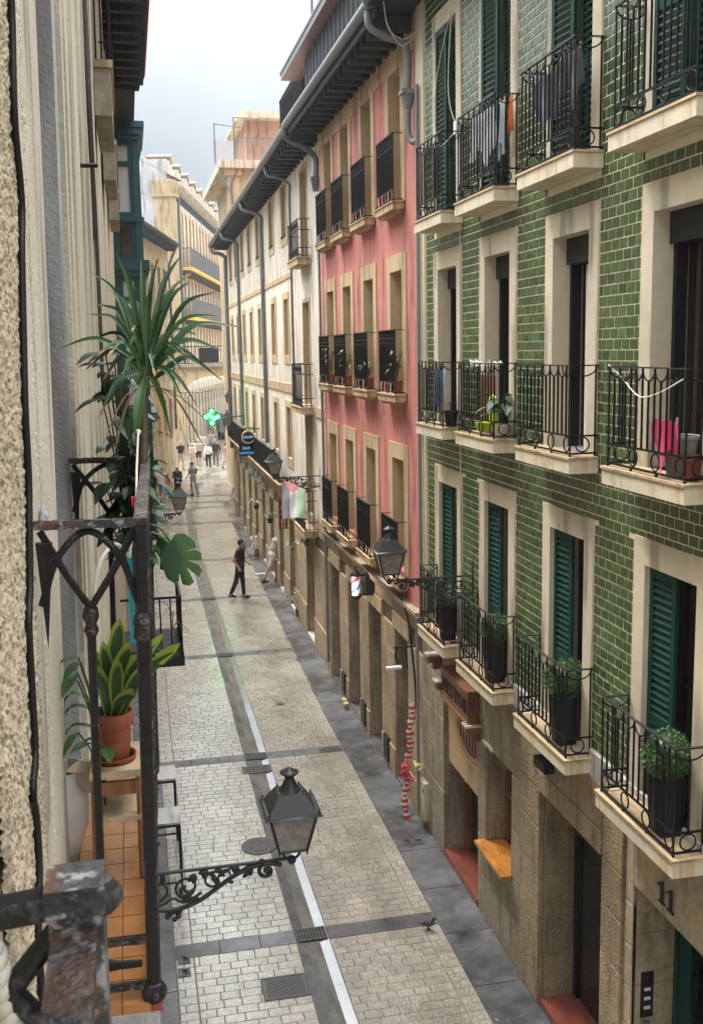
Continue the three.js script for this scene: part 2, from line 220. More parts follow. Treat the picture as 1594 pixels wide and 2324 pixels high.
// louvred shutter leaf: hinge at (x, z), width w runs along -z turned by ang about y
const slatCache = {};
function shutterLeaf(bt, x, z, y0, y1, w, ang, mat, off = 0) {
  const o = org(bt), g = part('shutter', bt); g.position.set(x - o[0], y0 - o[1], z - o[2]); g.rotation.y = ang; g.userData._o = [0, 0, 0];
  const H = y1 - y0, t = 0.032, f = Math.min(0.055, w * 0.2), mid = H * 0.36;
  mesh('frame', [box(0, t, 0, H, 0, -f), box(0, t, 0, H, -w + f, -w), box(0, t, 0, 0.09, -f, -w + f), box(0, t, H - 0.08, H, -f, -w + f), box(0, t, mid - 0.04, mid + 0.04, -f, -w + f)], mat, g);
  const key = w.toFixed(2); const sl = slatCache[key] ||= (() => { const b = new THREE.BoxGeometry(0.008, 0.052, w - 2 * f); b.rotateZ(-0.62); return boxUV(b); })();
  for (const [a, b2] of [[0.09, mid - 0.04], [mid + 0.04, H - 0.08]]) { const n = Math.round((b2 - a) / 0.062); for (let i = 0; i < n; i++) { const m = new THREE.Mesh(sl, mat); m.name = 'slat'; m.position.set(t / 2, a + (i + 0.5) * (b2 - a) / n, -w / 2); put(m, g); } }
  return g;
}
const font = await new FontLoader().loadAsync('fonts/droid/droid_serif_bold.typeface.json');
const fontSans = await new FontLoader().loadAsync('fonts/droid/droid_sans_bold.typeface.json');
function text(str, size, depth, f = font) { const g = new TextGeometry(str, { font: f, size, depth, curveSegments: 4, bevelEnabled: false }); g.computeBoundingBox(); const b = g.boundingBox; g.translate(-(b.min.x + b.max.x) / 2, -(b.min.y + b.max.y) / 2, 0); return g; }

// ---------- green tiled house ----------
const RX = 4.15, rfx = d => RX - d;
{
  const bt = thing('tiled_house', 'tall house clad in glossy green tiles with cream window surrounds and iron balconies', 'house', [RX, 0, -14.7]);
  const Z0 = -2.6, Z1 = -14.7, cs = [-5.38, -7.38, -9.39, -11.41, -13.31], w = 0.41, rows = [{ y0: 3.4, y1: 5.48, k: 'low' }, { y0: 6.3, y1: 8.34, k: 'mid' }, { y0: 8.98, y1: 11.36, k: 'up' }];
  const SW = 0.195, ST = 0.225, ops = [];
  for (const r of rows) for (const c of cs) ops.push({ z0: c + w, z1: c - w, y0: r.y0, y1: r.y1, k: r.k, c });
  mesh('wall', openWall(rfx, 0.42, 3.28, 11.95, Z0, Z1, ops.map(o => grow(o, SW, ST, 0))), M.grout, bt);
  mesh('house_body', [box(RX + 0.46, 10, 0, 11.95, Z0, Z1)], M.joint, bt);
  mesh('corner_strip', [box(rfx(0.03), rfx(0), 3.28, 11.95, Z1 + 0.38, Z1)], M.cream, bt);
  // tiles
  const R = rnd(5), tw = 0.149, th = 0.094, all = [], tz0 = Z0, tz1 = Z1 + 0.4;
  let row = 0;
  for (let y = 3.5; y < 11.95; y += th, row++) for (let z = tz0 + (row % 2 ? 0 : tw / 2); z > tz1; z -= tw) {
    let segs = [[Math.min(z, tz0), Math.max(z - tw, tz1)]]; const ya = y + 0.005, yb2 = y + th - 0.005; let y0 = ya, y1 = yb2;
    for (const o of ops) { const zo0 = o.z0 + SW, zo1 = o.z1 - SW, yt = o.y1 + ST, yb = o.y0 - 0.13; if (y1 <= yb || y0 >= yt) continue; const over = segs.some(s => s[0] > zo1 && s[1] < zo0); if (!over) continue; if (y0 < yt && y1 > yt && yt - y0 < 0.05) { y0 = yt; continue; } segs = segs.flatMap(s => { const r = []; if (s[0] > zo0) r.push([s[0], Math.max(s[1], zo0)]); if (s[1] < zo1) r.push([Math.min(s[0], zo1), s[1]]); if (s[0] <= zo1 || s[1] >= zo0) return [s]; return r; }); }
    for (const s of segs) { if (s[0] - s[1] < 0.02 || y1 - y0 < 0.02) continue; all.push([y0, y1, s[0] - 0.007, s[1] + 0.007]); }
  }
  const tileGeo = ([y0, y1, za, zb]) => { const q = new GB(), c = 0.004, k = 0.78 + 0.5 * R(), h = R(), col = [(0.07 + 0.055 * h) * k, (0.15 + 0.04 * h) * k, (0.055 + 0.015 * h) * k]; const tl = (R() - 0.5) * 0.0022, tl2 = (R() - 0.5) * 0.0022; const P = (d, y, z) => [RX - d, y, z], dd = (a, b) => 0.006 + a * tl + b * tl2; const O = [P(0, y0, zb), P(0, y0, za), P(0, y1, za), P(0, y1, zb)], I = [P(dd(-1, -1), y0 + c, zb + c), P(dd(1, -1), y0 + c, za - c), P(dd(1, 1), y1 - c, za - c), P(dd(-1, 1), y1 - c, zb + c)]; q.quad(...I, col); for (let i = 0; i < 4; i++) { const j = (i + 1) % 4; q.quad(O[i], O[j], I[j], I[i], col); } return q.geo(); };
  const scored = all.map(t => { const y = (t[0] + t[1]) / 2, z = (t[2] + t[3]) / 2, d = inView(RX, y, z, 0); return [d && (t[2] - t[3]) > 0.1 ? Math.hypot(RX, y - EYE, z) : 1e3, t]; }).sort((a, b) => a[0] - b[0]);
  scored.forEach((s, i) => { if (i < 300) mesh('tile', tileGeo(s[1]), M.tile, bt); });
  const rest = mesh('tiling', scored.slice(300).map(s => tileGeo(s[1])), M.tile, bt); rest.userData.kind = 'stuff';
  // windows
  for (const o of ops) {
    const wn = part('window', bt), R3 = rnd(Math.round(-o.c * 100 + o.y0 * 7));
    mesh('surround', surround(rfx, 0.022, 0.3, o.y0 - (o.k === 'low' ? 0 : 0), o.y1, o.z0, o.z1, SW, ST), M.cream, wn);
    mesh('threshold', box(rfx(0.02), rfx(-0.42), o.y0 - 0.12, o.y0, o.z0, o.z1), M.marble, wn);
    mesh('inner_frame', [box(rfx(-0.3), rfx(-0.36), o.y0, o.y1, o.z0, o.z0 - 0.075), box(rfx(-0.3), rfx(-0.36), o.y0, o.y1, o.z1 + 0.075, o.z1), box(rfx(-0.3), rfx(-0.36), o.y1 - 0.08, o.y1, o.z0 - 0.075, o.z1 + 0.075), box(rfx(-0.3), rfx(-0.36), o.y0, o.y0 + 0.45, o.z0 - 0.075, o.z1 + 0.075), box(rfx(-0.3), rfx(-0.37), o.y0 + 0.45, o.y1 - 0.08, o.c + 0.035, o.c - 0.035)], M.darkWood, wn);
    mesh('pane', box(rfx(-0.33), rfx(-0.335), o.y0 + 0.45, o.y1 - 0.08, o.z0 - 0.075, o.c + 0.035), M.pane, wn); mesh('pane', box(rfx(-0.33), rfx(-0.335), o.y0 + 0.45, o.y1 - 0.08, o.c - 0.035, o.z1 + 0.075), M.pane, wn);
    if (o.k === 'mid') { mesh('roller_box', box(rfx(-0.12), rfx(-0.3), o.y1 - 0.25, o.y1 - 0.002, o.z0 - 0.002, o.z1 + 0.002), M.plastic, wn); mesh('roller_guide', [box(rfx(-0.16), rfx(-0.26), o.y0, o.y1 - 0.25, o.z1 + 0.05, o.z1 + 0.002)], M.black, wn); if (o.c < -11 && o.c > -12) { const sl = []; for (let y = o.y0 + 0.5; y < o.y1 - 0.26; y += 0.045) sl.push(box(rfx(-0.24), rfx(-0.26), y, y + 0.04, o.z0 - 0.01, o.z1 + 0.06)); mesh('roller_blind', sl, M.plastic, wn); } else mesh('door_leaf_edge', box(rfx(-0.2), rfx(-0.29), o.y0, o.y1 - 0.27, o.c - 0.06, o.c - 0.12), R3() < 2 && o.c > -10.5 && o.c < -9 ? M.whitePaint : M.darkWood, wn); }
  }
  for (const o of ops) {
    if (o.k === 'low') { shutterLeaf(bt, rfx(-0.05), o.c - 0.02, o.y0 + 0.02, o.y1 - 0.02, 0.385, 0.06, M.shutter); shutterLeaf(bt, rfx(-0.05), o.z0 - 0.005, o.y0 + 0.02, o.y1 - 0.02, 0.13, -0.05, M.shutter); }
    if (o.k === 'up') { shutterLeaf(bt, rfx(-0.06), o.z0 - 0.03, o.y0 + 0.02, o.y1 - 0.02, 0.39, 0.02, M.shutter); shutterLeaf(bt, rfx(0.03), o.c + 0.03, o.y0 + 0.02, o.y1 - 0.02, 0.4, o.c < -13 ? 0.05 : 0.13, M.shutter); }
  }
  const tops = { low: 4.29, mid: 7.13, up: 9.93 }, ub = { low: 3.27, mid: 6.15, up: 8.83 };
  for (const o of ops) if (o.c < -6) greenBalcony(bt, rfx, o.c + 0.62, o.c - 0.62 + (o.c < -13 ? 0.12 : 0), ub[o.k], tops[o.k]);
  // stone band under the tiles and ground floor
  mesh('base_band', [box(rfx(0.035), rfx(0.001), 3.24, 3.49, -2.6, -12.7)], M.marble, bt);
  const gops = [{ z0: -12.12, z1: -13.62, y0: 0, y1: 2.62 }, { z0: -10.92, z1: -11.82, y0: 1.08, y1: 2.36 }, { z0: -8.47, z1: -10.0, y0: 0, y1: 2.55 }, { z0: -5.9, z1: -7.88, y0: 0, y1: 2.56 }];
  mesh('ground_floor_core', openWall(d => RX + 0.03 - d, 0.42, 0, 3.25, Z0, Z1, gops), M.joint, bt);
  const stones = (z0, z1, ys, mats, prob, dz = 0, f0 = 0.0) => { const Rr = rnd(Math.round(-z0 * 31 + ys.length)); for (let j = 0; j < ys.length - 1; j++) { let z = z0; while (z > z1 + 0.01) { let e = Math.max(z1, z - (0.55 + 0.5 * Rr())); if (e - z1 < 0.22) e = z1; mesh('stone', block(rfx(f0 + (Rr() - 0.5) * 0.006), -1, ys[j] + 0.005, ys[j + 1] - 0.005, z - 0.005, e + 0.005, 0.06, 0.009), mats[Math.floor(Rr() * mats.length)], bt); z = e; } } };
  const gA = [M.greyA, M.greyB, M.greyA], hA = [M.hamA, M.hamB], sA = [M.smooth];
  stones(-13.62, Z1, [0, 0.42, 0.95, 1.5, 2.05, 2.62, 3.25], gA);
  stones(-12.12, -13.62, [2.62, 3.25], gA);
  stones(-11.82, -12.12, [0, 0.55, 1.08, 1.7, 2.36, 3.25], gA); stones(-10.56, -10.92, [0, 0.55, 1.08, 1.7, 2.36, 3.25], gA); stones(-10.92, -11.82, [0, 0.55, 1.08], gA); stones(-10.92, -11.82, [2.36, 3.25], gA);
  stones(-10.0, -10.56, [0, 0.62, 1.1, 1.62, 2.1, 2.55, 3.25], hA, 0, 0, 0.03); stones(-8.05, -8.47, [0, 0.5, 1.05, 1.6, 2.1, 2.55, 3.25], hA, 0, 0, 0.03); stones(-8.47, -10.0, [2.55, 2.8, 3.25], hA, 0, 0, 0.045);
  stones(-7.88, -8.05, [0, 0.35, 0.75, 1.15, 1.55, 1.95, 2.36, 3.25], sA); mesh('stone', block(RX, -1, 2.56, 3.25, -5.6, -7.88, 0.06, 0.01), M.smooth, bt); mesh('stone', block(RX, -1, 0, 3.25, -2.6, -5.6, 0.06, 0.006), M.smooth, bt);
  // reveals of the openings
  mesh('door_reveal', [box(RX + 0.02, RX + 0.45, 0.05, 2.62, -13.62, -13.66), box(RX + 0.02, RX + 0.45, 2.625, 2.66, -12.12, -13.62)], M.greyA, bt);
  for (let j = 0; j < 6; j++) mesh('stone', block(RX + 0.0, -1, j * 0.4 + 0.003, j * 0.4 + 0.397, -7.885, -7.889, 0.4, 0.0005), M.smooth, bt);
  for (let j = 0; j < 5; j++) { mesh('stone', [box(RX + 0.035, RX + 0.4, 0.1 + j * 0.5, 0.593 + j * 0.5, -7.86, -7.885)], M.smooth, bt); mesh('stone', [box(RX + 0.035, RX + 0.42, 0.1 + j * 0.49, 0.583 + j * 0.49, -9.97, -10.005)], M.hamB, bt); mesh('stone', [box(RX + 0.035, RX + 0.4, 0.1 + j * 0.49, 0.583 + j * 0.49, -13.59, -13.625)], M.greyB, bt); if (j < 3) mesh('stone', [box(RX + 0.035, RX + 0.4, 1.1 + j * 0.42, 1.513 + j * 0.42, -11.79, -11.825)], M.greyB, bt); }
  // bar door with half lowered roller shutter
  const d1 = part('bar_door', bt);
  mesh('frame', [box(RX + 0.28, RX + 0.4, 0.12, 2.6, -13.55, -13.45), box(RX + 0.28, RX + 0.4, 0.12, 2.6, -12.22, -12.12), box(RX + 0.3, RX + 0.4, 2.1, 2.6, -12.22, -13.45)], M.brown, d1);
  mesh('door_leaf', box(RX + 0.36, RX + 0.4, 0.12, 2.1, -12.3, -13.4), M.darkWood, d1);
  for (let j = 0; j < 12; j++) mesh('slat', box(RX + 0.06, RX + 0.095, 1.46 + j * 0.1, 1.555 + j * 0.1, -12.125, -13.58), j < 6 ? M.ochre : M.sand, d1);
  { const c = document.createElement('canvas'); c.width = 512; c.height = 256; const g = c.getContext('2d'); g.fillStyle = '#c9a978'; g.fillRect(0, 0, 512, 256); const q = rnd(9); g.fillStyle = '#5b1220'; g.beginPath(); g.ellipse(285, 110, 190, 92, 0.12, 0, 7); g.fill(); g.strokeStyle = '#d8b7a4'; g.lineWidth = 9; for (let i = 0; i < 7; i++) { g.beginPath(); g.moveTo(120 + i * 50, 40 + q() * 40); g.bezierCurveTo(140 + i * 50, 90, 110 + i * 55, 120, 150 + i * 45, 190); g.stroke(); } g.strokeStyle = '#7a5a3a'; g.lineWidth = 7; g.beginPath(); g.ellipse(285, 115, 215, 118, 0.12, 0, 7); g.stroke(); const t = new THREE.CanvasTexture(c); t.colorSpace = THREE.SRGBColorSpace; const pg = new THREE.PlaneGeometry(1.26, 0.62); pg.rotateY(-Math.PI / 2); pg.translate(RX + 0.056, 2.1, -12.75); const m = new THREE.Mesh(pg.translate(-RX, 0, 14.7), mt(0xffffff, { map: t, roughness: 0.6 })); m.name = 'painted_shutter_sign'; put(m, d1); }
  mesh('step', box(RX - 0.01, RX + 0.42, 0, 0.1, -12.125, -13.615), M.redStone, d1);
  mesh('curtain', Array.from({ length: 5 }, (_, i) => bar([RX + 0.26, 1.5, -13.3 - i * 0.03], [RX + 0.25, 2.5, -13.3 - i * 0.03], 0.022)), mt([0.30, 0.01, 0.015], { roughness: 0.7 }), d1);
  const w1 = part('bar_window', bt);
  mesh('frame', [box(RX + 0.25, RX + 0.33, 1.1, 2.35, -11.79, -11.7), box(RX + 0.25, RX + 0.33, 1.1, 2.35, -10.99, -10.92), box(RX + 0.25, RX + 0.33, 2.25, 2.35, -10.99, -11.7), box(RX + 0.25, RX + 0.33, 1.7, 1.76, -10.99, -11.7)], M.brown, w1); mesh('pane', box(RX + 0.29, RX + 0.3, 1.1, 2.25, -10.99, -11.7), M.pane, w1);
  mesh('wooden_ledge', box(RX - 0.14, RX + 0.25, 1.05, 1.085, -10.88, -11.86), M.orangeWood, w1);
  mesh('awning_box', box(RX - 0.03, RX, 2.38, 2.42, -11.5, -11.88), M.marble, w1);
  // shop door
  const sd = part('shop_door', bt);
  mesh('frame', [box(RX + 0.38, RX + 0.46, 0.1, 2.5, -9.97, -9.86), box(RX + 0.38, RX + 0.46, 0.1, 2.5, -9.3, -9.22), box(RX + 0.38, RX + 0.46, 0.1, 2.5, -8.58, -8.47), box(RX + 0.36, RX + 0.46, 2.05, 2.13, -8.47, -9.97), box(RX + 0.36, RX + 0.46, 2.44, 2.55, -8.47, -9.97), box(RX + 0.36, RX + 0.44, 0.1, 0.6, -8.58, -9.22)], M.black, sd);
  mesh('pane', box(RX + 0.41, RX + 0.416, 0.6, 2.05, -8.58, -9.22), M.paneDim, sd); mesh('pane', box(RX + 0.41, RX + 0.416, 0.1, 2.05, -9.3, -9.86), M.pane, sd);
  { const gr = []; for (let i = 0; i < 14; i++) gr.push(box(RX + 0.36, RX + 0.38, 2.13, 2.44, -8.58 - i * 0.1, -8.59 - i * 0.1)); for (let j = 0; j < 4; j++) gr.push(box(RX + 0.355, RX + 0.375, 2.15 + j * 0.085, 2.16 + j * 0.085, -8.5, -9.95)); mesh('grille', gr, M.iron, sd); mesh('louvre', Array.from({ length: 6 }, (_, i) => box(RX + 0.345, RX + 0.36, 0.14 + i * 0.07, 0.18 + i * 0.07, -8.6, -9.2)), M.plastic, sd); }
  mesh('pull_handle', tube([[RX + 0.37, 0.7, -8.62], [RX + 0.32, 0.75, -8.62], [RX + 0.32, 1.05, -8.62], [RX + 0.37, 1.1, -8.62]], 0.012), M.iron, sd);
  mesh('step', box(RX - 0.01, RX + 0.46, 0, 0.1, -8.475, -9.995), M.redStone, sd);
  // street door number 11
  const hd = part('house_door', bt);
  mesh('frame', [box(RX + 0.4, RX + 0.48, 0.1, 2.5, -7.8, -7.88), box(RX + 0.4, RX + 0.48, 2.4, 2.56, -5.9, -7.8), box(RX + 0.42, RX + 0.48, 0.1, 2.4, -6.75, -6.9), box(RX + 0.42, RX + 0.48, 0.1, 2.4, -7.6, -7.8), box(RX + 0.42, RX + 0.48, 0.1, 0.8, -6.9, -7.6), box(RX + 0.42, RX + 0.48, 2.2, 2.4, -6.9, -7.6)], M.shutter, hd);
  mesh('pane', box(RX + 0.46, RX + 0.47, 0.8, 2.2, -6.9, -7.6), M.pane, hd);
  { const s = []; for (let i = 0; i < 5; i++) { const z = -6.98 - i * 0.135; s.push(bar([RX + 0.43, 0.8, z], [RX + 0.43, 2.2, z], 0.007)); for (let j = 0; j < 5; j++) s.push(ring(RX + 0.43, 0.95 + j * 0.28, z - 0.06, 0.05, 0.006)); } mesh('scroll_grille', s, M.iron, hd); }
  mesh('step', box(RX - 0.01, RX + 0.5, 0, 0.08, -5.9, -7.88), M.greyA, hd);
  { const g = text('11', 0.19, 0.012); g.rotateY(-Math.PI / 2); g.translate(RX - 0.012, 2.77, -7.3); mesh('house_number', g, M.darkWood, bt); }
  const ic = part('door_intercom', bt); mesh('panel', box(RX + 0.08, RX + 0.2, 1.28, 1.72, -7.859, -7.845), M.plastic, ic); mesh('buttons', [0, 1, 2].map(i => box(RX + 0.11, RX + 0.17, 1.36 + i * 0.09, 1.39 + i * 0.09, -7.845, -7.841)), M.whitePaint, ic); mesh('keypad', box(RX + 0.1, RX + 0.17, 1.1, 1.24, -7.859, -7.84), M.zinc, ic);
  mesh('floodlight', [box(RX - 0.16, RX - 0.02, 2.92, 3.02, -9.55, -9.85), bar([RX - 0.05, 3.0, -9.7], [RX, 3.05, -9.7], 0.015)], M.plastic, bt);
  mesh('eave', [box(3.45, RX + 0.3, 11.955, 12.05, Z0, Z1)], M.eave, bt); mesh('gutter', [bar([3.42, 12.02, Z0], [3.42, 12.02, Z1 + 0.05], 0.07, 10)], M.zinc, bt);
  mesh('roof', [box(3.5, 10, 12.055, 12.12, Z0, Z1)], M.roofTile, bt);
  mesh('downpipe', [bar([RX - 0.07, 3.3, -14.5], [RX - 0.07, 10.9, -14.5], 0.03), bar([RX - 0.09, 0.2, -14.66], [RX - 0.09, 3.3, -14.66], 0.025)], M.pvc, bt);
}
// nestor sign and its lamps
{
  const s = thing('bar_sign', 'brown wooden sign reading NESTOR above the bar doorway with half lowered shutter', 'sign', [RX, 2.5, -12.8]);
  mesh('board', [box(RX - 0.16, RX - 0.02, 2.58, 2.96, -12.05, -13.15)], M.brown, s);
  mesh('trim', [box(RX - 0.175, RX - 0.0, 2.96, 3.0, -12.02, -13.18), box(RX - 0.175, RX - 0.0, 2.54, 2.58, -12.02, -13.18)], M.brown, s);
  const g = text('NESTOR', 0.19, 0.01); g.rotateY(-Math.PI / 2); g.translate(RX - 0.162, 2.78, -12.6); mesh('lettering', g, M.darkWood, s);
  for (const [y, z] of [[2.88, -13.75], [2.44, -12.05], [2.62, -13.35]]) { mesh('bracket_block', [box(RX - 0.2, RX, y, y + 0.1, z + 0.07, z - 0.07), box(RX - 0.12, RX, y - 0.1, y, z + 0.05, z - 0.05)], M.brown, s); mesh('block_cap', box(RX - 0.22, RX, y + 0.1, y + 0.125, z + 0.09, z - 0.09), M.marble, s); }
}
// ---------- pink house ----------
{
  const bt = thing('pink_house', 'pink rendered house with ochre window frames above a sandstone ground floor', 'house', [RX + 0.02, 0, -22.5]);
  const X = RX + 0.02, fx = d => X - d, Z0 = -14.705, Z1 = -22.5, cs = [-16.05, -17.98, -19.82, -21.5], w = 0.36;
  const rows = [{ y0: 3.74, y1: 5.56 }, { y0: 6.62, y1: 8.5 }, { y0: 9.5, y1: 11.45 }], ops = [];
  for (const r of rows) for (const c of cs) ops.push({ z0: c + w, z1: c - w, ...r, c });
  mesh('wall', openWall(fx, 0.45, 3.36, 11.47, Z0, Z1, ops.map(o => grow(o, 0.23, o.y1 < 11 ? 0.25 : 0.04, 0))), M.pink, bt);
  mesh('frieze', [box(fx(0.024), fx(-0.45), 11.47, 11.95, Z0, Z1)], M.ochre, bt);
  mesh('corner_strip', [box(fx(0.03), fx(0), 3.36, 11.47, Z0, Z0 - 0.12)], M.sand, bt);
  mesh('house_body', [box(X + 0.62, 10, 0, 11.95, Z0, Z1)], M.joint, bt);
  for (const o of ops) { const wn = part('window', bt); mesh('surround', surround(fx, 0.022, 0.42, o.y0, o.y1, o.z0, o.z1, 0.23, o.y1 < 11 ? 0.25 : 0.018), M.ochre, wn); mesh('frame', [box(fx(-0.42), fx(-0.47), o.y0, o.y1, o.z0, o.z0 - 0.07), box(fx(-0.42), fx(-0.47), o.y0, o.y1, o.z1 + 0.07, o.z1), box(fx(-0.42), fx(-0.47), o.y1 - 0.08, o.y1, o.z0 - 0.07, o.z1 + 0.07), box(fx(-0.42), fx(-0.47), o.y0, o.y0 + 0.4, o.z0 - 0.07, o.z1 + 0.07)], M.darkWood, wn); mesh('pane', box(fx(-0.45), fx(-0.455), o.y0 + 0.4, o.y1 - 0.08, o.z0 - 0.07, o.z1 + 0.07), M.pane, wn); if (o.c > -17 && o.y0 > 9) mesh('blind', box(fx(-0.4), fx(-0.415), o.y0 + 0.2, o.y1 - 0.05, o.z0 - 0.02, o.z0 - 0.3), M.whitePaint, wn); }
  const tops = [4.62, 7.6, 10.48], ub = [3.5, 6.44, 9.32];
  for (let r = 0; r < 3; r++) for (const c of cs) pinkBalcony(bt, fx, c + 0.52, c - 0.52, ub[r], tops[r], 0.2, c < -17 && r < 2 || c < -18);
  // ground floor in sandstone
  const gops = [[-15.6, -16.44], [-17.42, -18.4], [-19.22, -20.3], [-21.2, -22.18]].map(([z0, z1]) => ({ z0, z1, y0: 0, y1: 2.66 }));
  mesh('ground_floor_core', openWall(d => X + 0.03 - d, 0.55, 0, 3.36, Z0, Z1, gops), M.joint, bt);
  const Rr = rnd(77), mats = [M.stoneA, M.stoneB, M.stoneC];
  const piers = [[Z0, -15.6], [-16.44, -17.42], [-18.4, -19.22], [-20.3, -21.2], [-22.18, Z1]];
  for (const [a, b] of piers) { const ys = [0, 0.5, 0.78, 1.25, 1.72, 2.2, 2.66]; for (let j = 0; j < 6; j++) mesh('stone', block(fx(0.012 + (j < 1 ? 0.02 : 0) + (Rr() - 0.5) * 0.006), -1, ys[j] + 0.003, ys[j + 1] - 0.003, a - 0.003, b + 0.003, 0.07, 0.006), mats[Math.floor(Rr() * 3)], bt); }
  for (const o of gops) { mesh('lintel', block(fx(0.03), -1, 2.665, 2.95, o.z0 + 0.12, o.z1 - 0.12, 0.08, 0.012), M.stoneC, bt); for (let j = 0; j < 5; j++) mesh('stone', box(X + 0.035, X + 0.5, 0.06 + j * 0.52, 0.573 + j * 0.52, o.z1 + 0.03, o.z1 - 0.004), mats[Math.floor(Rr() * 3)], bt); }
  for (let z = Z0, i = 0; z > Z1; z -= 1.3, i++) mesh('stone', block(fx(0.005), -1, 2.96, 3.16, z - 0.003, Math.max(Z1, z - 1.3) + 0.003, 0.07, 0.006), mats[i % 3], bt);
  mesh('cornice', [box(fx(0.05), fx(0), 3.165, 3.22, Z0, Z1), box(fx(0.1), fx(0), 3.22, 3.3, Z0, Z1), box(fx(0.13), fx(0), 3.3, 3.355, Z0, Z1)], M.stoneB, bt);
  gops.forEach((o, i) => { const d = part('doorway', bt); mesh('door_leaf', [box(X + 0.5, X + 0.54, 0.05, 2.66, o.z0, o.z1)], i === 0 ? M.black : M.darkWood, d); mesh('panel_frame', [box(X + 0.47, X + 0.5, 0.05, 2.6, o.z0 - 0.02, o.z0 - 0.1), box(X + 0.47, X + 0.5, 0.05, 2.6, o.z1 + 0.12, o.z1 + 0.035), box(X + 0.47, X + 0.5, 2.05, 2.15, o.z0 - 0.1, o.z1 + 0.12)], M.black, d); mesh('step', box(X - 0.02, X + 0.5, 0, 0.05, o.z0 - 0.002, o.z1 + 0.032), M.slate, d); });
  for (const z of [-17.0, -18.85, -20.75]) mesh('cellar_vent', box(fx(0.06), fx(0), 0.12, 0.55, z + 0.16, z - 0.16), M.black, bt);
  { const q = rnd(4), g = []; for (let i = 0; i < 11; i++) { const y = 0.55 + i * 0.165, z = -15.7; g.push(box(X + 0.458, X + 0.462, y, y + 0.08, z - 0.03, z - 0.045), box(X + 0.458, X + 0.462, y + (q() < 0.5 ? 0 : 0.066), y + (q() < 0.5 ? 0.014 : 0.08), z - 0.045, z - 0.09)); } mesh('vertical_lettering', g, M.whitePaint, bt); }
  // eave
  const n = 17, RXe = 3.56; for (let i = 0; i < n; i++) { const z = Z0 - 0.25 - i * (Z0 - Z1 - 0.4) / n; mesh('rafter', [box(RXe + 0.06, X - 0.03, 11.74, 11.93, z, z - 0.16)], M.eave, bt); }
  mesh('eave_boards', box(RXe, X, 11.955, 11.99, Z0, Z1), M.eave, bt);
  mesh('fascia', [box(RXe - 0.02, RXe + 0.03, 11.82, 11.954, Z0, Z1)], M.eave, bt);
  mesh('gutter', [bar([RXe - 0.06, 12.02, Z0 - 0.02], [RXe - 0.06, 12.02, Z1 - 0.25], 0.085, 12)], M.zinc, bt);
  { const q = new GB(); q.quad([RXe, 12.08, Z0], [RXe, 12.08, Z1], [7, 13.6, Z1], [7, 13.6, Z0]); mesh('roof', [q.geo(), box(5.2, 9.5, 11.96, 12.4, Z0, Z1)], M.roofTile, bt); }
  // slatted attic set on the roof
  const at = part('attic', bt); for (let i = 0; i < 46; i++) mesh('board', box(4.19 + (i % 2) * 0.012, 4.3, 12.3, 13.74, -15.0 - i * 0.2, -15.19 - i * 0.2), M.eave, at);
  mesh('attic_roof', [box(3.95, 6.4, 13.76, 13.9, -14.8, -26.1), box(3.93, 6.42, 13.9, 13.96, -14.8, -26.2)], M.zinc, at); mesh('attic_wall', box(4.32, 6.2, 12.3, 13.75, -15, -24.3), M.eave, at); mesh('ridge_tile', [bar([4.6, 14.0, -20.9], [5.4, 14.0, -20.9], 0.09)], M.roofTile, at);
  mesh('aerial_mast', bar([4.15, 13.6, -22.8], [4.15, 17.5, -22.8], 0.03), M.zinc, at);
  // downpipe between pink and tiled house
  const dp = part('downpipe', bt); mesh('pipe', [tube([[3.5, 12.0, -14.9], [3.52, 11.75, -14.9], [3.75, 11.62, -14.9], [4.0, 11.55, -14.9], [4.06, 11.4, -14.9], [4.06, 11.0, -14.9]], 0.055, 30, 8), bar([4.06, 11.0, -14.9], [4.06, 10.9, -14.9], 0.05, 8)], M.pvc, dp); mesh('pipe', [tube([[4.06, 10.7, -14.9], [4.06, 10.35, -14.9], [4.1, 10.22, -14.86], [4.15, 10.2, -14.72]], 0.05, 16, 8)], M.pvc, dp); mesh('rain_hopper', [box(3.95, 4.15, 10.86, 10.92, -14.8, -15.0), (() => { const g = new THREE.CylinderGeometry(0.13, 0.075, 0.2, 4); g.rotateY(Math.PI / 4); g.translate(4.06, 10.78, -14.9); return g; })()], M.pvc, dp);
  mesh('downpipe', [bar([X - 0.06, 0.3, -22.42], [X - 0.06, 9.5, -22.42], 0.035)], M.pvc, bt);
  mesh('cable', [tube([[X - 0.12, 3.4, -22.3], [X - 0.1, 3.33, -19], [X - 0.14, 3.38, -16.2], [X - 0.1, 3.3, -15.4], [X - 0.08, 2.6, -15.05], [X - 0.06, 2.0, -14.95], [X - 0.06, 1.7, -14.95]], 0.018, 40, 6)], M.plastic, bt);
}
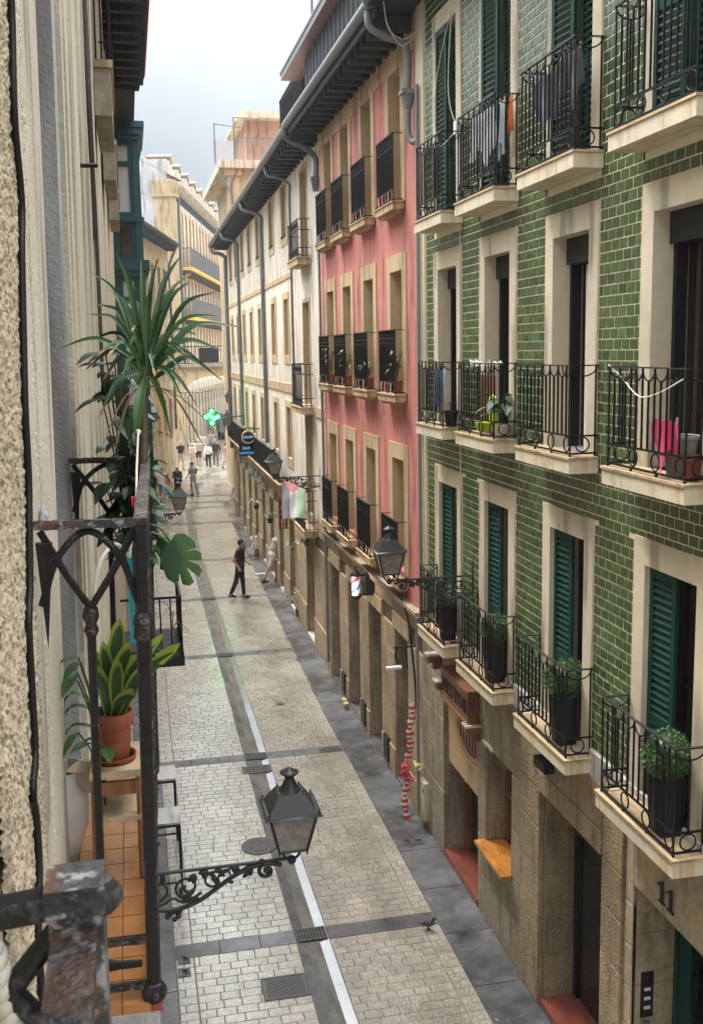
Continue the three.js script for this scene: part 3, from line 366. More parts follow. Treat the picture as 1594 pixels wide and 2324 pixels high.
// ---------- white house row ----------
{
  const X = 4.22, th = Math.atan2(0.25, 22.4), bt = thing('white_house', 'long white rendered house with sandstone window frames, grey gutter and dark downpipes', 'house', [X, 0, -22.55], null, -th);
  const fx = d => X - d, Z0 = -22.52, Z1 = -47.2, ops = [], W = 0.4;
  const cs = [-28.5, -31.3, -34.9, -37.6, -40.2, -42.8, -45.3];
  for (const c of cs) ops.push({ z0: c + W, z1: c - W, y0: 10.36, y1: 11.68, c, s: 1 }, { z0: c + W, z1: c - W, y0: 7.2, y1: 8.7, c, s: 1 }, { z0: c + W, z1: c - W, y0: 4.35, y1: 5.77, c, s: 1 });
  for (const [y0, y1] of [[9.45, 11.5], [6.0, 8.45], [3.3, 5.8]]) ops.push({ z0: -24.55, z1: -25.5, y0, y1, c: -25, s: 0 });
  mesh('wall', openWall(fx, 0.4, 3.3, 11.9, Z0, Z1, ops.map(o => grow(o, o.s ? 0.22 : 0.1, o.s ? 0.18 : 0.1, o.s ? 0.25 : 0))), M.white, bt);
  mesh('house_body', [box(X + 0.55, 10, 0, 11.9, Z0, Z1)], M.joint, bt);
  mesh('string_course', [box(fx(0.03), fx(0), 6.18, 6.42, -27.2, Z1), box(fx(0.03), fx(0), 9.22, 9.34, -27.2, Z1), box(fx(0.03), fx(0), 5.78, 6.0, Z0, -24.0)], M.sand, bt);
  for (const o of ops) { const wn = part('window', bt); mesh('surround', surround(fx, 0.02, 0.25, o.y0, o.y1, o.z0, o.z1, o.s ? 0.22 : 0.1, o.s ? 0.18 : 0.1, o.s ? 0.25 : 0), M.sand, wn); mesh('pane', box(fx(-0.22), fx(-0.225), o.y0, o.y1, o.z0, o.z1), M.pane, wn); mesh('frame', [box(fx(-0.19), fx(-0.22), o.y0, o.y1, o.z0, o.z0 - 0.06), box(fx(-0.19), fx(-0.22), o.y0, o.y1, o.z1 + 0.06, o.z1), box(fx(-0.19), fx(-0.22), o.y0, o.y1, o.c + 0.03, o.c - 0.03)], o.s ? M.darkWood : M.sand, wn); if (o.s && o.y0 > 10) mesh('sill_rail', [box(fx(0.05), fx(-0.05), o.y0 - 0.03, o.y0 + 0.02, o.z0, o.z1)], M.darkWood, wn); }
  for (const [yb, top] of [[9.28, 10.3], [5.82, 7.0], [2.86, 4.0]]) {
    const b = part('balcony', bt), d = 0.32, z0 = -24.15, z1 = -25.75; mesh('slab', [box(fx(0.02), fx(d), yb, yb + 0.14, z0, z1), box(fx(0.02), fx(d + 0.02), yb + 0.14, yb + 0.17, z0 + 0.02, z1 - 0.02)], M.sand, b);
    const Xr = fx(d - 0.03), yf = yb + 0.17; mesh('rails', [top - 0.01, top - 0.25, yf + 0.2, yf + 0.03].flatMap(y => [box(Xr - 0.009, Xr + 0.009, y - 0.01, y + 0.01, z0, z1), box(Xr, fx(0), y - 0.009, y + 0.009, z0, z0 - 0.015), box(Xr, fx(0), y - 0.009, y + 0.009, z1, z1 + 0.015)]), M.iron, b);
    for (let i = 0; i <= 10; i++) stick('baluster', unitBaluster, M.iron, b, Xr, yf, top, z0 + (z1 - z0) * i / 10); for (let i = 1; i < 3; i++) { stick('baluster', unitBaluster, M.iron, b, Xr + 0.1 * i, yf, top, z0); }
    mesh('scroll_panel', Array.from({ length: 9 }, (_, i) => ring(Xr, yf + 0.115, z0 + (z1 - z0) * (i + 0.6) / 10, 0.065, 0.009)).concat(Array.from({ length: 9 }, (_, i) => ring(Xr, top - 0.13, z0 + (z1 - z0) * (i + 0.6) / 10, 0.05, 0.008))), M.iron, b);
  }
  // sandstone ground floor
  const gs = [[-24.75, -26.0], [-28.1, -29.1], [-30.4, -31.4], [-32.7, -33.7], [-35.0, -36.0], [-37.3, -38.3], [-39.6, -40.6], [-42, -43], [-44.4, -45.4]].map(([z0, z1]) => ({ z0, z1, y0: 0, y1: 2.6 }));
  mesh('ground_floor_core', openWall(d => X + 0.03 - d, 0.5, 0, 3.3, Z0, Z1, gs), M.joint, bt);
  const Rr = rnd(17), mats = [M.stoneA, M.stoneB, M.stoneC]; let prev = Z0;
  for (const o of [...gs, { z0: Z1, z1: Z1 }]) { const ys = [0, 0.75, 1.25, 1.75, 2.2, 2.6]; for (let j = 0; j < 5; j++) if (prev - o.z0 > 0.1) mesh('stone', block(fx(0.01 + (j < 1 ? 0.03 : 0)), -1, ys[j] + 0.003, ys[j + 1] - 0.003, prev - 0.003, o.z0 + 0.003, 0.06, 0.008), mats[Math.floor(Rr() * 3)], bt); if (o.z0 !== o.z1) { const d = part('doorway', bt); mesh('door_leaf', box(X + 0.46, X + 0.5, 0.05, 2.6, o.z0, o.z1), M.darkWood, d); mesh('reveal', box(X + 0.035, X + 0.46, 0.05, 2.6, o.z1 + 0.02, o.z1 - 0.003), mats[Math.floor(Rr() * 3)], d); mesh('lintel', block(fx(0.02), -1, 2.605, 2.9, o.z0 + 0.1, o.z1 - 0.1, 0.07, 0.01), M.stoneC, d); mesh('step', box(X - 0.03, X + 0.46, 0, 0.05, o.z0 - 0.004, o.z1 + 0.022), M.marble, d); } prev = o.z1; }
  for (let z = Z0, i = 0; z > Z1; z -= 1.5, i++) mesh('stone', block(fx(0.0), -1, 2.905, 3.3, z - 0.003, Math.max(Z1, z - 1.5) + 0.003, 0.06, 0.008), mats[i % 3], bt);
  mesh('shop_cornice', [box(fx(0.12), fx(0), 3.32, 3.42, -28.9, Z1), box(fx(0.22), fx(0), 3.42, 3.52, -28.9, Z1), box(fx(0.3), fx(0), 3.52, 3.57, -28.9, Z1)], M.sand, bt);
  { const g = []; for (let i = 0; i < 60; i++) g.push(bar([fx(0.26), 3.57, -29.1 - i * 0.3], [fx(0.26), 4.4, -29.1 - i * 0.3], 0.009, 4)); for (const y of [3.64, 4.4]) g.push(box(fx(0.25), fx(0.27), y - 0.01, y + 0.01, -29.1, Z1)); mesh('terrace_railing', g, M.iron, bt); mesh('railing_screen', box(fx(0.24), fx(0.245), 3.6, 4.36, -29.1, Z1), M.plastic, bt); }
  mesh('spotlights', [-33, -34.2, -35.4].flatMap(z => { const g = new THREE.CylinderGeometry(0.07, 0.13, 0.2, 8); g.translate(fx(0.35), 3.25, z); return [g, bar([fx(0.3), 3.42, z], [fx(0.35), 3.32, z], 0.02)]; }), M.zinc, bt);
  const n = 46; for (let i = 0; i < n; i++) { const z = Z0 - 0.2 - i * 0.53; mesh('rafter', [box(3.62, X - 0.01, 11.72, 11.9, z, z - 0.13)], M.eave, bt); }
  mesh('eave_boards', box(3.58, X + 0.5, 11.905, 11.94, Z0, Z1 - 0.4), M.eave, bt); mesh('gutter', [bar([3.52, 12.0, Z0 - 0.3], [3.52, 12.0, Z1 - 0.4], 0.085, 10)], M.zinc, bt);
  { const q = new GB(); q.quad([3.58, 12.05, Z0], [3.58, 12.05, Z1], [7, 13.3, Z1], [7, 13.3, Z0]); mesh('roof', [q.geo(), box(5.2, 9.5, 11.91, 12.3, Z0, Z1)], M.roofTile, bt); }
  for (const [z, r] of [[-26.8, 0.035], [-33.2, 0.065], [-41.3, 0.065], [-47.1, 0.08]]) mesh('downpipe', [tube([[3.55, 11.9, z - 0.2], [3.6, 11.68, z - 0.1], [3.9, 11.6, z], [fx(0.08), 11.45, z], [fx(0.08), 11.2, z]], r, 20, 8), bar([fx(0.08), 11.2, z], [fx(0.08), z > -30 ? 6 : z > -40 ? 4.4 : z > -45 ? 4.4 : 3, z], r, 8)], M.zinc, bt);
  mesh('downpipe', [tube([[3.5, 12, -22.75], [3.52, 11.8, -22.8], [3.9, 11.62, -22.85], [fx(0.07), 11.4, -22.85], [fx(0.07), 11.0, -22.85]], 0.06, 20, 8), (() => { const g = new THREE.CylinderGeometry(0.14, 0.07, 0.3, 4); g.rotateY(0.78); g.translate(fx(0.08), 10.85, -22.85); return g; })()], M.zinc, bt);
  const tr = part('roof_terrace', bt); mesh('deck_wall', box(4.45, 6.5, 12.0, 13.35, -25.6, -30.0), M.white, tr); mesh('railing', Array.from({ length: 24 }, (_, i) => bar([4.4, 13.3, -25.6 - i * 0.19], [4.4, 14.15, -25.6 - i * 0.19], 0.012, 4)).concat([box(4.38, 4.42, 14.12, 14.16, -25.6, -30), box(4.38, 4.42, 13.3, 13.34, -25.6, -30), box(4.4, 6, 14.12, 14.16, -29.98, -30)]), M.iron, tr); mesh('screen', box(4.43, 4.44, 13.35, 14.1, -25.6, -30), M.eave, tr);
}
// ---------- tower with roof terrace ----------
{
  const bt = thing('terrace_house', 'taller sandstone house with a pink penthouse and glazed roof terrace behind the white house', 'house', [5.2, 0, -50]);
  mesh('wall', box(5.3, 10, 0, 15.9, -49.5, -60), M.sand, bt); mesh('corner_pilaster', [box(4.9, 5.4, 3, 15.6, -49.3, -49.9), box(4.75, 5.5, 15.3, 15.6, -49.2, -49.9)], M.sand, bt); mesh('cornice', [box(4.5, 10, 15.6, 15.95, -49, -60)], M.cream, bt);
  mesh('parapet_panel', box(4.32, 5.3, 16.05, 16.95, -50, -50.05), mt([0.42, 0.43, 0.47], { roughness: 0.4 }), bt);
  mesh('terrace_railing', Array.from({ length: 16 }, (_, i) => bar([5.35 + i * 0.13, 16, -50], [5.35 + i * 0.13, 17.1, -50], 0.012, 4)).concat([box(5.3, 7.4, 17.08, 17.12, -50, -50.03), bar([5.3, 15.9, -50], [5.3, 18, -50], 0.035), bar([4.4, 15.9, -50], [4.4, 17.7, -50], 0.03), bar([4.4, 17.7, -50], [5.6, 17.55, -50], 0.03), bar([5.3, 18, -50], [6.5, 17.95, -50], 0.03)]), M.zinc, bt);
  mesh('penthouse', box(6.0, 9.5, 16, 18.1, -51, -58), mt([0.62, 0.36, 0.26], { map: T.plaster }), bt); mesh('penthouse_roof', [box(5.5, 10, 18.1, 18.25, -50.4, -58.5), box(5.7, 10, 18.25, 18.45, -50.6, -58.5)], M.cream, bt);
  mesh('downpipe', [tube([[5.35, 15.8, -49.25], [5.3, 15.5, -49.2], [5.05, 15.0, -49.2], [5.05, 14, -49.2]], 0.05), tube([[4.5, 15.7, -49.2], [4.6, 15.3, -49.2], [4.95, 14.6, -49.2]], 0.05)], M.zinc, bt);
}
// ---------- left-hand houses ----------
const leans = []; const LX = -0.21, lfx = d => LX + d;
{
  const bt = thing('roughcast_house', 'near house wall with coarse cream roughcast, smooth door jambs and moulded window strips', 'house', [LX, 0, -1]);
  leans.push(bt);
  mesh('roughcast_backing', openWall(lfx, 0.35, 0, 11.8, 1.5, -2.2, []), M.rough, bt);
  { const c = 0.0028, ny = Math.round(3.1 / c), nz = Math.round(0.68 / c), H = (i, j) => { const y = j * c, z = i * c; const a = vn(z / 0.0085, y / 0.0085, 4096, 5), b = vn(z / 0.005, y / 0.005, 4096, 6), e = vn(z / 0.03, y / 0.03, 4096, 8); return LX + 0.002 + 0.008 * sstep(0.25, 0.8, 0.55 * a + 0.3 * b + 0.15 * e); }, P = [], I = []; for (let j = 0; j <= ny; j++) for (let i = 0; i <= nz; i++) P.push(H(i, j), 5.85 + j * c, -1.52 - i * c); for (let j = 0; j < ny; j++) for (let i = 0; i < nz; i++) { const a = j * (nz + 1) + i, b = a + 1, d = a + nz + 1, e = d + 1; I.push(a, b, e, a, e, d); } const g = new THREE.BufferGeometry(); g.setAttribute('position', new THREE.Float32BufferAttribute(P, 3)); g.setIndex(I); g.computeVertexNormals(); boxUV(g); const o = org(bt); g.translate(-o[0], -o[1], -o[2]); const m = new THREE.Mesh(g, M.rough); m.name = 'roughcast'; put(m, bt); }
  mesh('door_jamb', [box(lfx(-0.006), lfx(-0.34), 5.6, 11.8, -2.201, -3.1)], M.jamb, bt);
  { const q = rnd(8), g = []; for (let y = 5.7; y < 9.2; y += 0.005) { const b = new THREE.IcosahedronGeometry(0.002 + 0.006 * q() * q(), 0); b.scale(0.6, 1 + q() * 2, 1 + q()); b.translate(LX - 0.006, y, -2.5 - q() * q() * 0.12 - 0.03 * fbm(y, 0.3, 3, 3, 2)); g.push(b); } mesh('plaster_lumps', g, M.jamb, bt); }
  mesh('door_reveal', [box(lfx(0.0), lfx(-0.34), 5.8, 11.8, -3.72, -3.9)], M.greyPlaster, bt);
  mesh('door_back', [box(lfx(-0.3), lfx(-0.35), 5.8, 8.9, -3.1, -3.72)], M.darkWood, bt);
  mesh('moulded_strips', [[-3.9, -4.02, 0.018], [-4.02, -4.1, 0.004], [-4.1, -4.3, 0.022], [-4.3, -4.42, 0.008], [-4.42, -4.6, 0.026], [-4.6, -4.75, 0.005]].map(([a, b, d]) => box(lfx(d), lfx(-0.34), 0, 11.8, a, b)), M.jamb, bt);
  mesh('rough_edge', Array.from({ length: 170 }, (_, i) => { const q = hash(i, 3, 1); return ball(LX + 0.013, 5.9 + i * 0.024, -3.99 - q * 0.012, 0.004 + q * 0.006, 5, 4); }), M.jamb, bt);
  mesh('lower_wall', [box(lfx(-0.001), lfx(-0.34), 0, 5.6, -2.2, -3.9)], M.stoneA, bt);
  const strips = []; for (let i = 0; i < 9; i++) { const z = -4.75 - i * 0.4; strips.push(box(lfx(i % 2 ? 0.004 : 0.02), lfx(-0.34), 0, 11.8, z, z - 0.42)); } mesh('pilaster_strips', strips, M.jamb, bt);
  mesh('far_wall', [box(lfx(0), lfx(-0.34), 0, 11.8, -8.35, -25.6)], M.cream, bt);
  mesh('house_body', [box(-6, LX - 0.36, 0, 11.8, 2, -25.6)], M.joint, bt);
  for (const [z0, z1, y0, y1, i] of [[-9.1, -10.2, 9.45, 11.2, 0], [-12.2, -13.3, 9.45, 11.2, 1], [-15.4, -16.4, 9.45, 11.2, 2]]) { const wn = part('window', bt); mesh('surround', surround(lfx, 0.03, 0.01, y0, y1, z0, z1, 0.15, 0.2), M.cream, wn); mesh('pane', box(lfx(0.004), lfx(0.008), y0, y1, z0, z1), M.pane, wn); }
  for (const z of [-8.45, -11.45, -14.75]) { const b = part('balcony', bt); mesh('slab', [box(lfx(0.022), lfx(0.15), 9.1, 9.44, z, z - 1.5)], M.greyA, b); mesh('slab_lip', box(lfx(0.022), lfx(0.165), 9.445, 9.5, z + 0.02, z - 1.52), M.sand, b); mesh('railing', Array.from({ length: 14 }, (_, i) => bar([LX + 0.14, 9.5, z - i * 0.115], [LX + 0.14, 10.45, z - i * 0.115], 0.009, 5)).concat([box(lfx(0.125), lfx(0.155), 10.43, 10.46, z, z - 1.5), ...Array.from({ length: 12 }, (_, i) => ring(LX + 0.14, 10.35, z - 0.06 - i * 0.115, 0.04, 0.007)), bar([LX + 0.14, 10.45, z], [LX, 10.45, z], 0.01), ...[0.3, 0.6].map(t => bar([LX + 0.14 * t, 9.5, z], [LX + 0.14 * t, 10.45, z], 0.007, 5))]), M.iron, b); }
  mesh('eave', [box(LX, 0.34, 11.805, 11.86, 2, -19.0), box(LX, 0.4, 11.861, 11.92, 2, -19.0), box(LX, 0.26, 11.81, 11.9, -19.0, -21.6)], M.eave, bt);
  for (let i = 0; i < 22; i++) mesh('rafter', box(LX + 0.01, 0.32, 11.66, 11.8, -9 - i * 0.45, -9.12 - i * 0.45), M.eave, bt);
  mesh('roof', [box(-6, 0.39, 11.925, 12.0, 2, -19.02), box(-6, 0.25, 11.905, 11.96, -19.02, -22)], M.eave, bt);
  mesh('roof_tile_edge', Array.from({ length: 60 }, (_, i) => { const z = -7 - i * 0.2; return bar([0.43, 11.98, z], [0.0, 12.08, z], 0.055, 6); }), M.roofTile, bt);
  mesh('wall_cable', [tube([[lfx(0.03), 11.7, -5.6], [lfx(0.03), 10.2, -6.1], [lfx(0.03), 9.4, -6.4], [lfx(0.035), 8.7, -6.5], [lfx(0.03), 8, -7.2], [lfx(0.03), 7, -7.6]], 0.016, 30, 6)], M.castIron, bt);
  mesh('wall_hook', [bar([lfx(0), 8.18, -5.2], [lfx(0.09), 8.2, -5.3], 0.012)], M.black, bt);
  mesh('street_plinth', [box(lfx(0.0), lfx(0.1), 0, 0.5, -6, -25.6)], M.stoneB, bt);
}
{
  const c = thing('black_cable', 'thick black cable running down the roughcast wall beside the door jamb', 'cable', [LX, 5, -2.4]);
  mesh('cable', [tube([8.4, 7.985, 7.743, 7.596, 7.512, 7.309, 7.188, 7.069, 6.956, 6.861, 6.813, 6.678, 6.542, 6.508, 6.459, 6.329, 6.237, 5.9, 5.4].map((y, i) => { const zz = [2.24, 2.234, 2.129, 2.164, 2.1, 2.002, 1.951, 1.934, 1.873, 1.825, 1.769, 1.748, 1.727, 1.648, 1.675, 1.67, 1.594, 1.6, 1.6][i];  return [LX + 0.014, y, -zz * (0.196 / 0.186) * (1 - (y - 7.3) * 0.1075)]; }), 0.0075, 70, 8)], M.black, c); leans.push(c);
}
{ // green glazed bay
  const b = thing('glazed_bay', 'dark teal timber bay window hanging from the upper storeys of the cream house', 'bay window', [0.1, 7, -22]);
  const x0 = -0.2, x1 = 0.42, zN = -22, zF = -24.4;
  const lev = [[9.2, 11.86], [6.1, 8.9], [3.6, 5.9]];
  mesh('cornice', [box(x0, 0.54, 11.75, 11.87, zN + 0.12, zF), box(x0, 0.5, 11.62, 11.75, zN + 0.08, zF), box(x0, 0.47, 11.52, 11.62, zN + 0.04, zF), box(x0, 0.53, 8.98, 9.18, zN + 0.1, zF), box(x0, 0.48, 8.86, 8.98, zN + 0.06, zF), box(x0, 0.46, 9.94, 10.03, zN + 0.04, zF), box(x0, 0.53, 5.9, 6.1, zN + 0.1, zF), box(x0, 0.45, 3.4, 3.6, zN + 0.04, zF)], M.teal, b);
  mesh('post', [box(0.28, x1, 3.6, 11.52, zN, zN - 0.14), box(x0, -0.1, 3.6, 11.52, zN, zN - 0.1), box(0.28, x1, 3.6, 11.52, zF + 0.14, zF)], M.teal, b);
  for (const [y0, y1, n] of [[10.03, 11.52, 0], [9.18, 9.94, 1], [6.1, 8.86, 2], [3.6, 5.9, 3]]) {
    if (n === 1) { mesh('panel', [box(-0.1, 0.28, y0, y1, zN - 0.06, zN - 0.1)], M.teal, b); const w = part('sash', b); mesh('pane', box(-0.04, 0.2, y0 + 0.1, y1 - 0.1, zN - 0.05, zN - 0.058), M.paneDim, w); continue; }
    const w = part('sash', b); mesh('frame', [box(-0.1, -0.02, y0, y1, zN - 0.03, zN - 0.09), box(0.2, 0.28, y0, y1, zN - 0.03, zN - 0.09), box(-0.02, 0.2, y0, y0 + 0.1, zN - 0.03, zN - 0.09), box(-0.02, 0.2, y1 - 0.1, y1, zN - 0.03, zN - 0.09), box(-0.02, 0.2, y1 - 0.5, y1 - 0.4, zN - 0.03, zN - 0.09)], M.teal, w); mesh('pane', box(-0.02, 0.2, y0 + 0.1, y1 - 0.1, zN - 0.06, zN - 0.066), mt([0.5, 0.52, 0.52], { roughness: 0.06 }), w);
  }
  mesh('front_glazing', box(0.36, 0.38, 3.6, 11.5, zN - 0.14, zF + 0.14), M.pane, b);
}
{ // cream house beyond the bend
  const th = Math.atan2(2.0, 10), bt = thing('cream_house', 'cream house with dark overhanging eave and narrow brown windows beyond the teal bay', 'house', [0.42, 0, -50], null, -th);
  const X = 0.42, fx = d => X + d, ops = []; for (let i = 0; i < 5; i++) for (const [a, b] of [[9.6, 11.8], [6.1, 8.3], [2.9, 4.8]]) ops.push({ z0: -51 - i * 1.9, z1: -51.8 - i * 1.9, y0: a, y1: b });
  mesh('wall', openWall(fx, 0.3, 0, 13.1, -50, -60.4, ops), M.cream, bt); mesh('house_body', box(X - 0.35, -6, 0, 13.1, -50.1, -60.4), M.joint, bt);
  for (const o of ops) { const w = part('window', bt); mesh('frame', surround(fx, 0.02, 0.0, o.y0, o.y1, o.z0, o.z1, 0.1, 0.1, 0.3), M.sand, w); mesh('shutter', box(fx(-0.1), fx(-0.15), o.y0, o.y1, o.z0, o.z1), M.darkWood, w); }
  mesh('eave', [box(fx(-0.3), fx(0.55), 13.12, 13.22, -49.8, -60.6), box(fx(0.5), fx(0.62), 13.2, 13.36, -49.8, -60.6)], M.eave, bt); for (let i = 0; i < 20; i++) mesh('rafter', box(fx(0.01), fx(0.48), 12.9, 13.1, -50.2 - i * 0.52, -50.36 - i * 0.52), M.eave, bt);
  { const q = new GB(); q.quad([fx(0.6), 13.37, -60.6], [fx(0.6), 13.37, -49.8], [fx(-4), 14.6, -49.8], [fx(-4), 14.6, -60.6]); mesh('roof', q.geo(), M.eave, bt); }
  mesh('downpipe', tube([[fx(0.5), 13.1, -60.3], [fx(0.3), 12.7, -60.3], [fx(0.08), 12.2, -60.3], [fx(0.08), 9, -60.3], [fx(0.08), 3, -60.3]], 0.07), M.zinc, bt);
}
{
  const bt = thing('shaded_house', 'plain cream house wall behind the balcony plants further down the street', 'house', [-0.3, 0, -25.65], null, -0.026);
  mesh('wall', box(-5, -0.3, 0, 11.2, -25.65, -49.8), M.cream, bt); for (let i = 0; i < 7; i++) { const w = part('window', bt); mesh('shutter', box(-0.31, -0.28, 4.2, 6, -27.2 - i * 2.9, -28 - i * 2.9), M.darkWood, w); mesh('door', box(-0.31, -0.27, 0.05, 2.6, -27.2 - i * 2.9, -28.4 - i * 2.9), M.black, w); }
}
{ // arcaded building of the square
  const th = Math.atan2(6.2, 30), O = [3.75, 0, -78], bt = thing('arcade_building', 'long pale building with orange shutters, yellow-edged iron balconies and a tall arcade', 'building', O, null, -th);
  const X = 3.75, fx = d => X + d, Y = y => 7.3 + (y - 7.3) * 1.25, Z0 = -78, Z1 = -120, bay = 1.94, n = 21, ops = [];
  mesh('end_wall', [box(-4, X - 0.02, 0, Y(17.2), Z0 - 0.02, Z0 - 0.4), box(-4, X - 0.4, Y(17.2), Y(18.3), Z0 - 0.02, Z0 - 0.4)], mt([0.66, 0.66, 0.68], { map: T.plaster }), bt);
  for (let i = 0; i < n; i++) for (const [a, b] of [[Y(12.5), Y(15.6)], [Y(9.6), Y(11.9)], [Y(6.4), Y(8.9)]]) ops.push({ z0: Z0 - 1.6 - i * bay, z1: Z0 - 2.3 - i * bay, y0: a, y1: b });
  mesh('wall', openWall(fx, 0.3, Y(5.4), Y(16.6), Z0, Z1, ops), M.white, bt); mesh('house_body', box(-4, X - 0.35, Y(5.4), Y(16.6), Z0 - 0.4, Z1), M.white, bt);
  for (const o of ops) { const w = part('window', bt); mesh('frame', [box(fx(0.03), fx(-0.1), o.y0, o.y1 + 0.2, o.z0 + 0.07, o.z0), box(fx(0.03), fx(-0.1), o.y0, o.y1 + 0.2, o.z1, o.z1 - 0.07), box(fx(0.04), fx(-0.1), o.y1, o.y1 + 0.3, o.z0, o.z1)], mt([0.66, 0.38, 0.12]), w); mesh('shutter', box(fx(-0.1), fx(-0.14), o.y0, o.y1, o.z0, o.z1), (Math.round(o.z0 * 10)) % 3 ? M.whitePaint : mt([0.6, 0.32, 0.1]), w); }
  for (const yb of [Y(12.15), Y(9.25)]) { const b = part('balcony', bt); mesh('slab', [box(fx(0.02), fx(1.0), yb, yb + 0.22, Z0 - 1.2, Z1)], mt([0.85, 0.52, 0.09]), b); mesh('slab_floor', box(fx(0.02), fx(0.9), yb + 0.22, yb + 0.28, Z0 - 1.25, Z1), M.greyA, b); mesh('railing', [box(fx(0.93), fx(0.97), yb + 1.55, yb + 1.6, Z0 - 1.2, Z1), box(fx(0.93), fx(0.97), yb + 0.3, yb + 0.34, Z0 - 1.2, Z1), box(fx(0.94), fx(0.95), yb + 0.34, yb + 1.55, Z0 - 1.2, Z1), box(fx(0), fx(0.93), yb + 1.55, yb + 1.6, Z0 - 1.2, Z0 - 1.24), ...Array.from({ length: 6 }, (_, i) => bar([fx(0.15 * i + 0.1), yb + 0.3, Z0 - 1.22], [fx(0.15 * i + 0.1), yb + 1.55, Z0 - 1.22], 0.02, 4))], M.castIron, b); for (let i = 0; i < 40; i++) mesh('corbel', box(fx(0.02), fx(0.8), yb - 0.3, yb - 0.01, Z0 - 1.5 - i * 0.95, Z0 - 1.62 - i * 0.95), M.castIron, b); }
  mesh('corner_pilaster', [box(fx(0.12), fx(-1.3), 0, Y(16.2), Z0 + 0.15, Z0 - 0.7), box(fx(0.3), fx(-1.5), Y(16.2), Y(17.1), Z0 + 0.3, Z0 - 0.9)], M.sand, bt);
  mesh('cornice', [box(fx(0.35), fx(-0.3), Y(16.6), Y(16.8), Z0, Z1), box(fx(0.7), fx(-0.3), Y(16.8), Y(17.05), Z0, Z1)], M.cream, bt); mesh('frieze', box(fx(0.04), fx(0), Y(16.1), Y(16.55), Z0 - 0.8, Z1), M.eave, bt);
  mesh('downpipe', bar([fx(0.2), Y(16.5), Z0 - 1.1], [fx(0.2), 5, Z0 - 1.1], 0.11, 8), M.zinc, bt);
  { const q = new GB(); q.quad([fx(0.7), Y(17.06), Z1], [fx(0.7), Y(17.06), Z0], [fx(-3), Y(18.6), Z0], [fx(-3), Y(18.6), Z1]); mesh('roof', q.geo(), M.roofTile, bt); }
  for (let i = 0; i < 9; i++) { const z = Z0 - 2.5 - i * 4.2, d = part('dormer', bt); mesh('cheek', box(fx(-0.6), fx(-2.2), Y(17.1), Y(18.6), z, z - 1.4), M.white, d); mesh('dormer_roof', [(() => { const g = new THREE.CylinderGeometry(0.75, 0.75, 1.8, 3); g.rotateZ(Math.PI / 2); g.scale(1, 0.6, 1); g.translate(fx(-1.4), Y(18.75), z - 0.7); return g; })()], M.greyA, d); }
  for (let i = 0; i < n; i++) { const z = Z0 - 1.4 - i * bay; mesh('column', [box(fx(0.1), fx(-0.35), 0.5, 4.2, z, z - 0.5), box(fx(0.2), fx(-0.45), 0, 0.55, z + 0.1, z - 0.52), box(fx(0.16), fx(-0.4), 4.1, 4.4, z + 0.06, z - 0.56)], M.cream, bt); }
  mesh('arcade_band', box(fx(0.05), fx(-0.4), 4.4, Y(5.4), Z0, Z1), M.cream, bt);
  mesh('arcade_arches', Array.from({ length: n - 1 }, (_, i) => { const s = new THREE.Shape(), r = (bay - 0.5) / 2; s.moveTo(-r, 0); s.lineTo(-r, 0.85); s.lineTo(r, 0.85); s.lineTo(r, 0); s.absarc(0, 0, r, 0, Math.PI, false); const g = new THREE.ExtrudeGeometry(s, { depth: 0.3, bevelEnabled: false, curveSegments: 6 }); g.rotateY(Math.PI / 2); g.translate(fx(-0.3), 3.55, Z0 - 1.9 - i * bay - r); return g; }), M.cream, bt);
  mesh('arcade_back', box(fx(-2.6), fx(-2.8), 0, 4.4, Z0, Z1), M.ochre, bt); mesh('arcade_ceiling', box(fx(-0.4), fx(-2.6), 4.35, 4.4, Z0, Z1), M.cream, bt);
}
{ // archway with balcony across the street
  const bt = thing('street_archway', 'sandstone archway spanning the street end with an iron balcony on top', 'archway', [5.8, 0, -76]);
  const s = new THREE.Shape(); s.moveTo(2.6, 0); s.lineTo(3.7, 0); s.lineTo(3.7, 4.0); s.absellipse(6.1, 4.0, 2.4, 1.65, Math.PI, 0, true); s.lineTo(8.5, 0); s.lineTo(11, 0); s.lineTo(11, 6.3); s.lineTo(2.6, 6.3); s.closePath();
  const g = new THREE.ExtrudeGeometry(s, { depth: 0.8, bevelEnabled: false, curveSegments: 20 }); g.translate(0, 0, -76.8); mesh('arch_wall', g, M.sand, bt);
  mesh('cornice', [box(2.6, 11, 6.1, 6.31, -75.85, -76), box(2.6, 11, 6.31, 6.5, -75.6, -76.9)], M.greyA, bt);
  mesh('railing', Array.from({ length: 36 }, (_, i) => bar([2.7 + i * 0.16, 6.5, -75.7], [2.7 + i * 0.16, 7.75, -75.7], 0.014, 4)).concat([box(2.6, 8.4, 7.73, 7.79, -75.68, -75.72), box(2.6, 8.4, 6.54, 6.58, -75.68, -75.72)]), M.iron, bt); mesh('railing_screen', [box(5.0, 6.4, 6.6, 7.65, -75.73, -75.74), box(7.4, 8.0, 6.5, 8.1, -75.66, -75.74)], M.plastic, bt);
}
{ // hazy far end of the square
  const bt = thing('far_house', 'pale distant house closing the square beyond the archway', 'house', [16, 0, -135]);
  mesh('wall', box(6, 36, 0, 15, -135, -140), M.white, bt); for (let i = 0; i < 8; i++) for (let j = 0; j < 4; j++) { const w = part('window', bt); mesh('shutter', box(11 + i * 1.8, 11.8 + i * 1.8, 1.5 + j * 3.4, 3.6 + j * 3.4, -134.95, -135), M.ochre, w); }
  mesh('roof', box(5.5, 36, 15, 15.5, -134.4, -140), M.roofTile, bt);
}
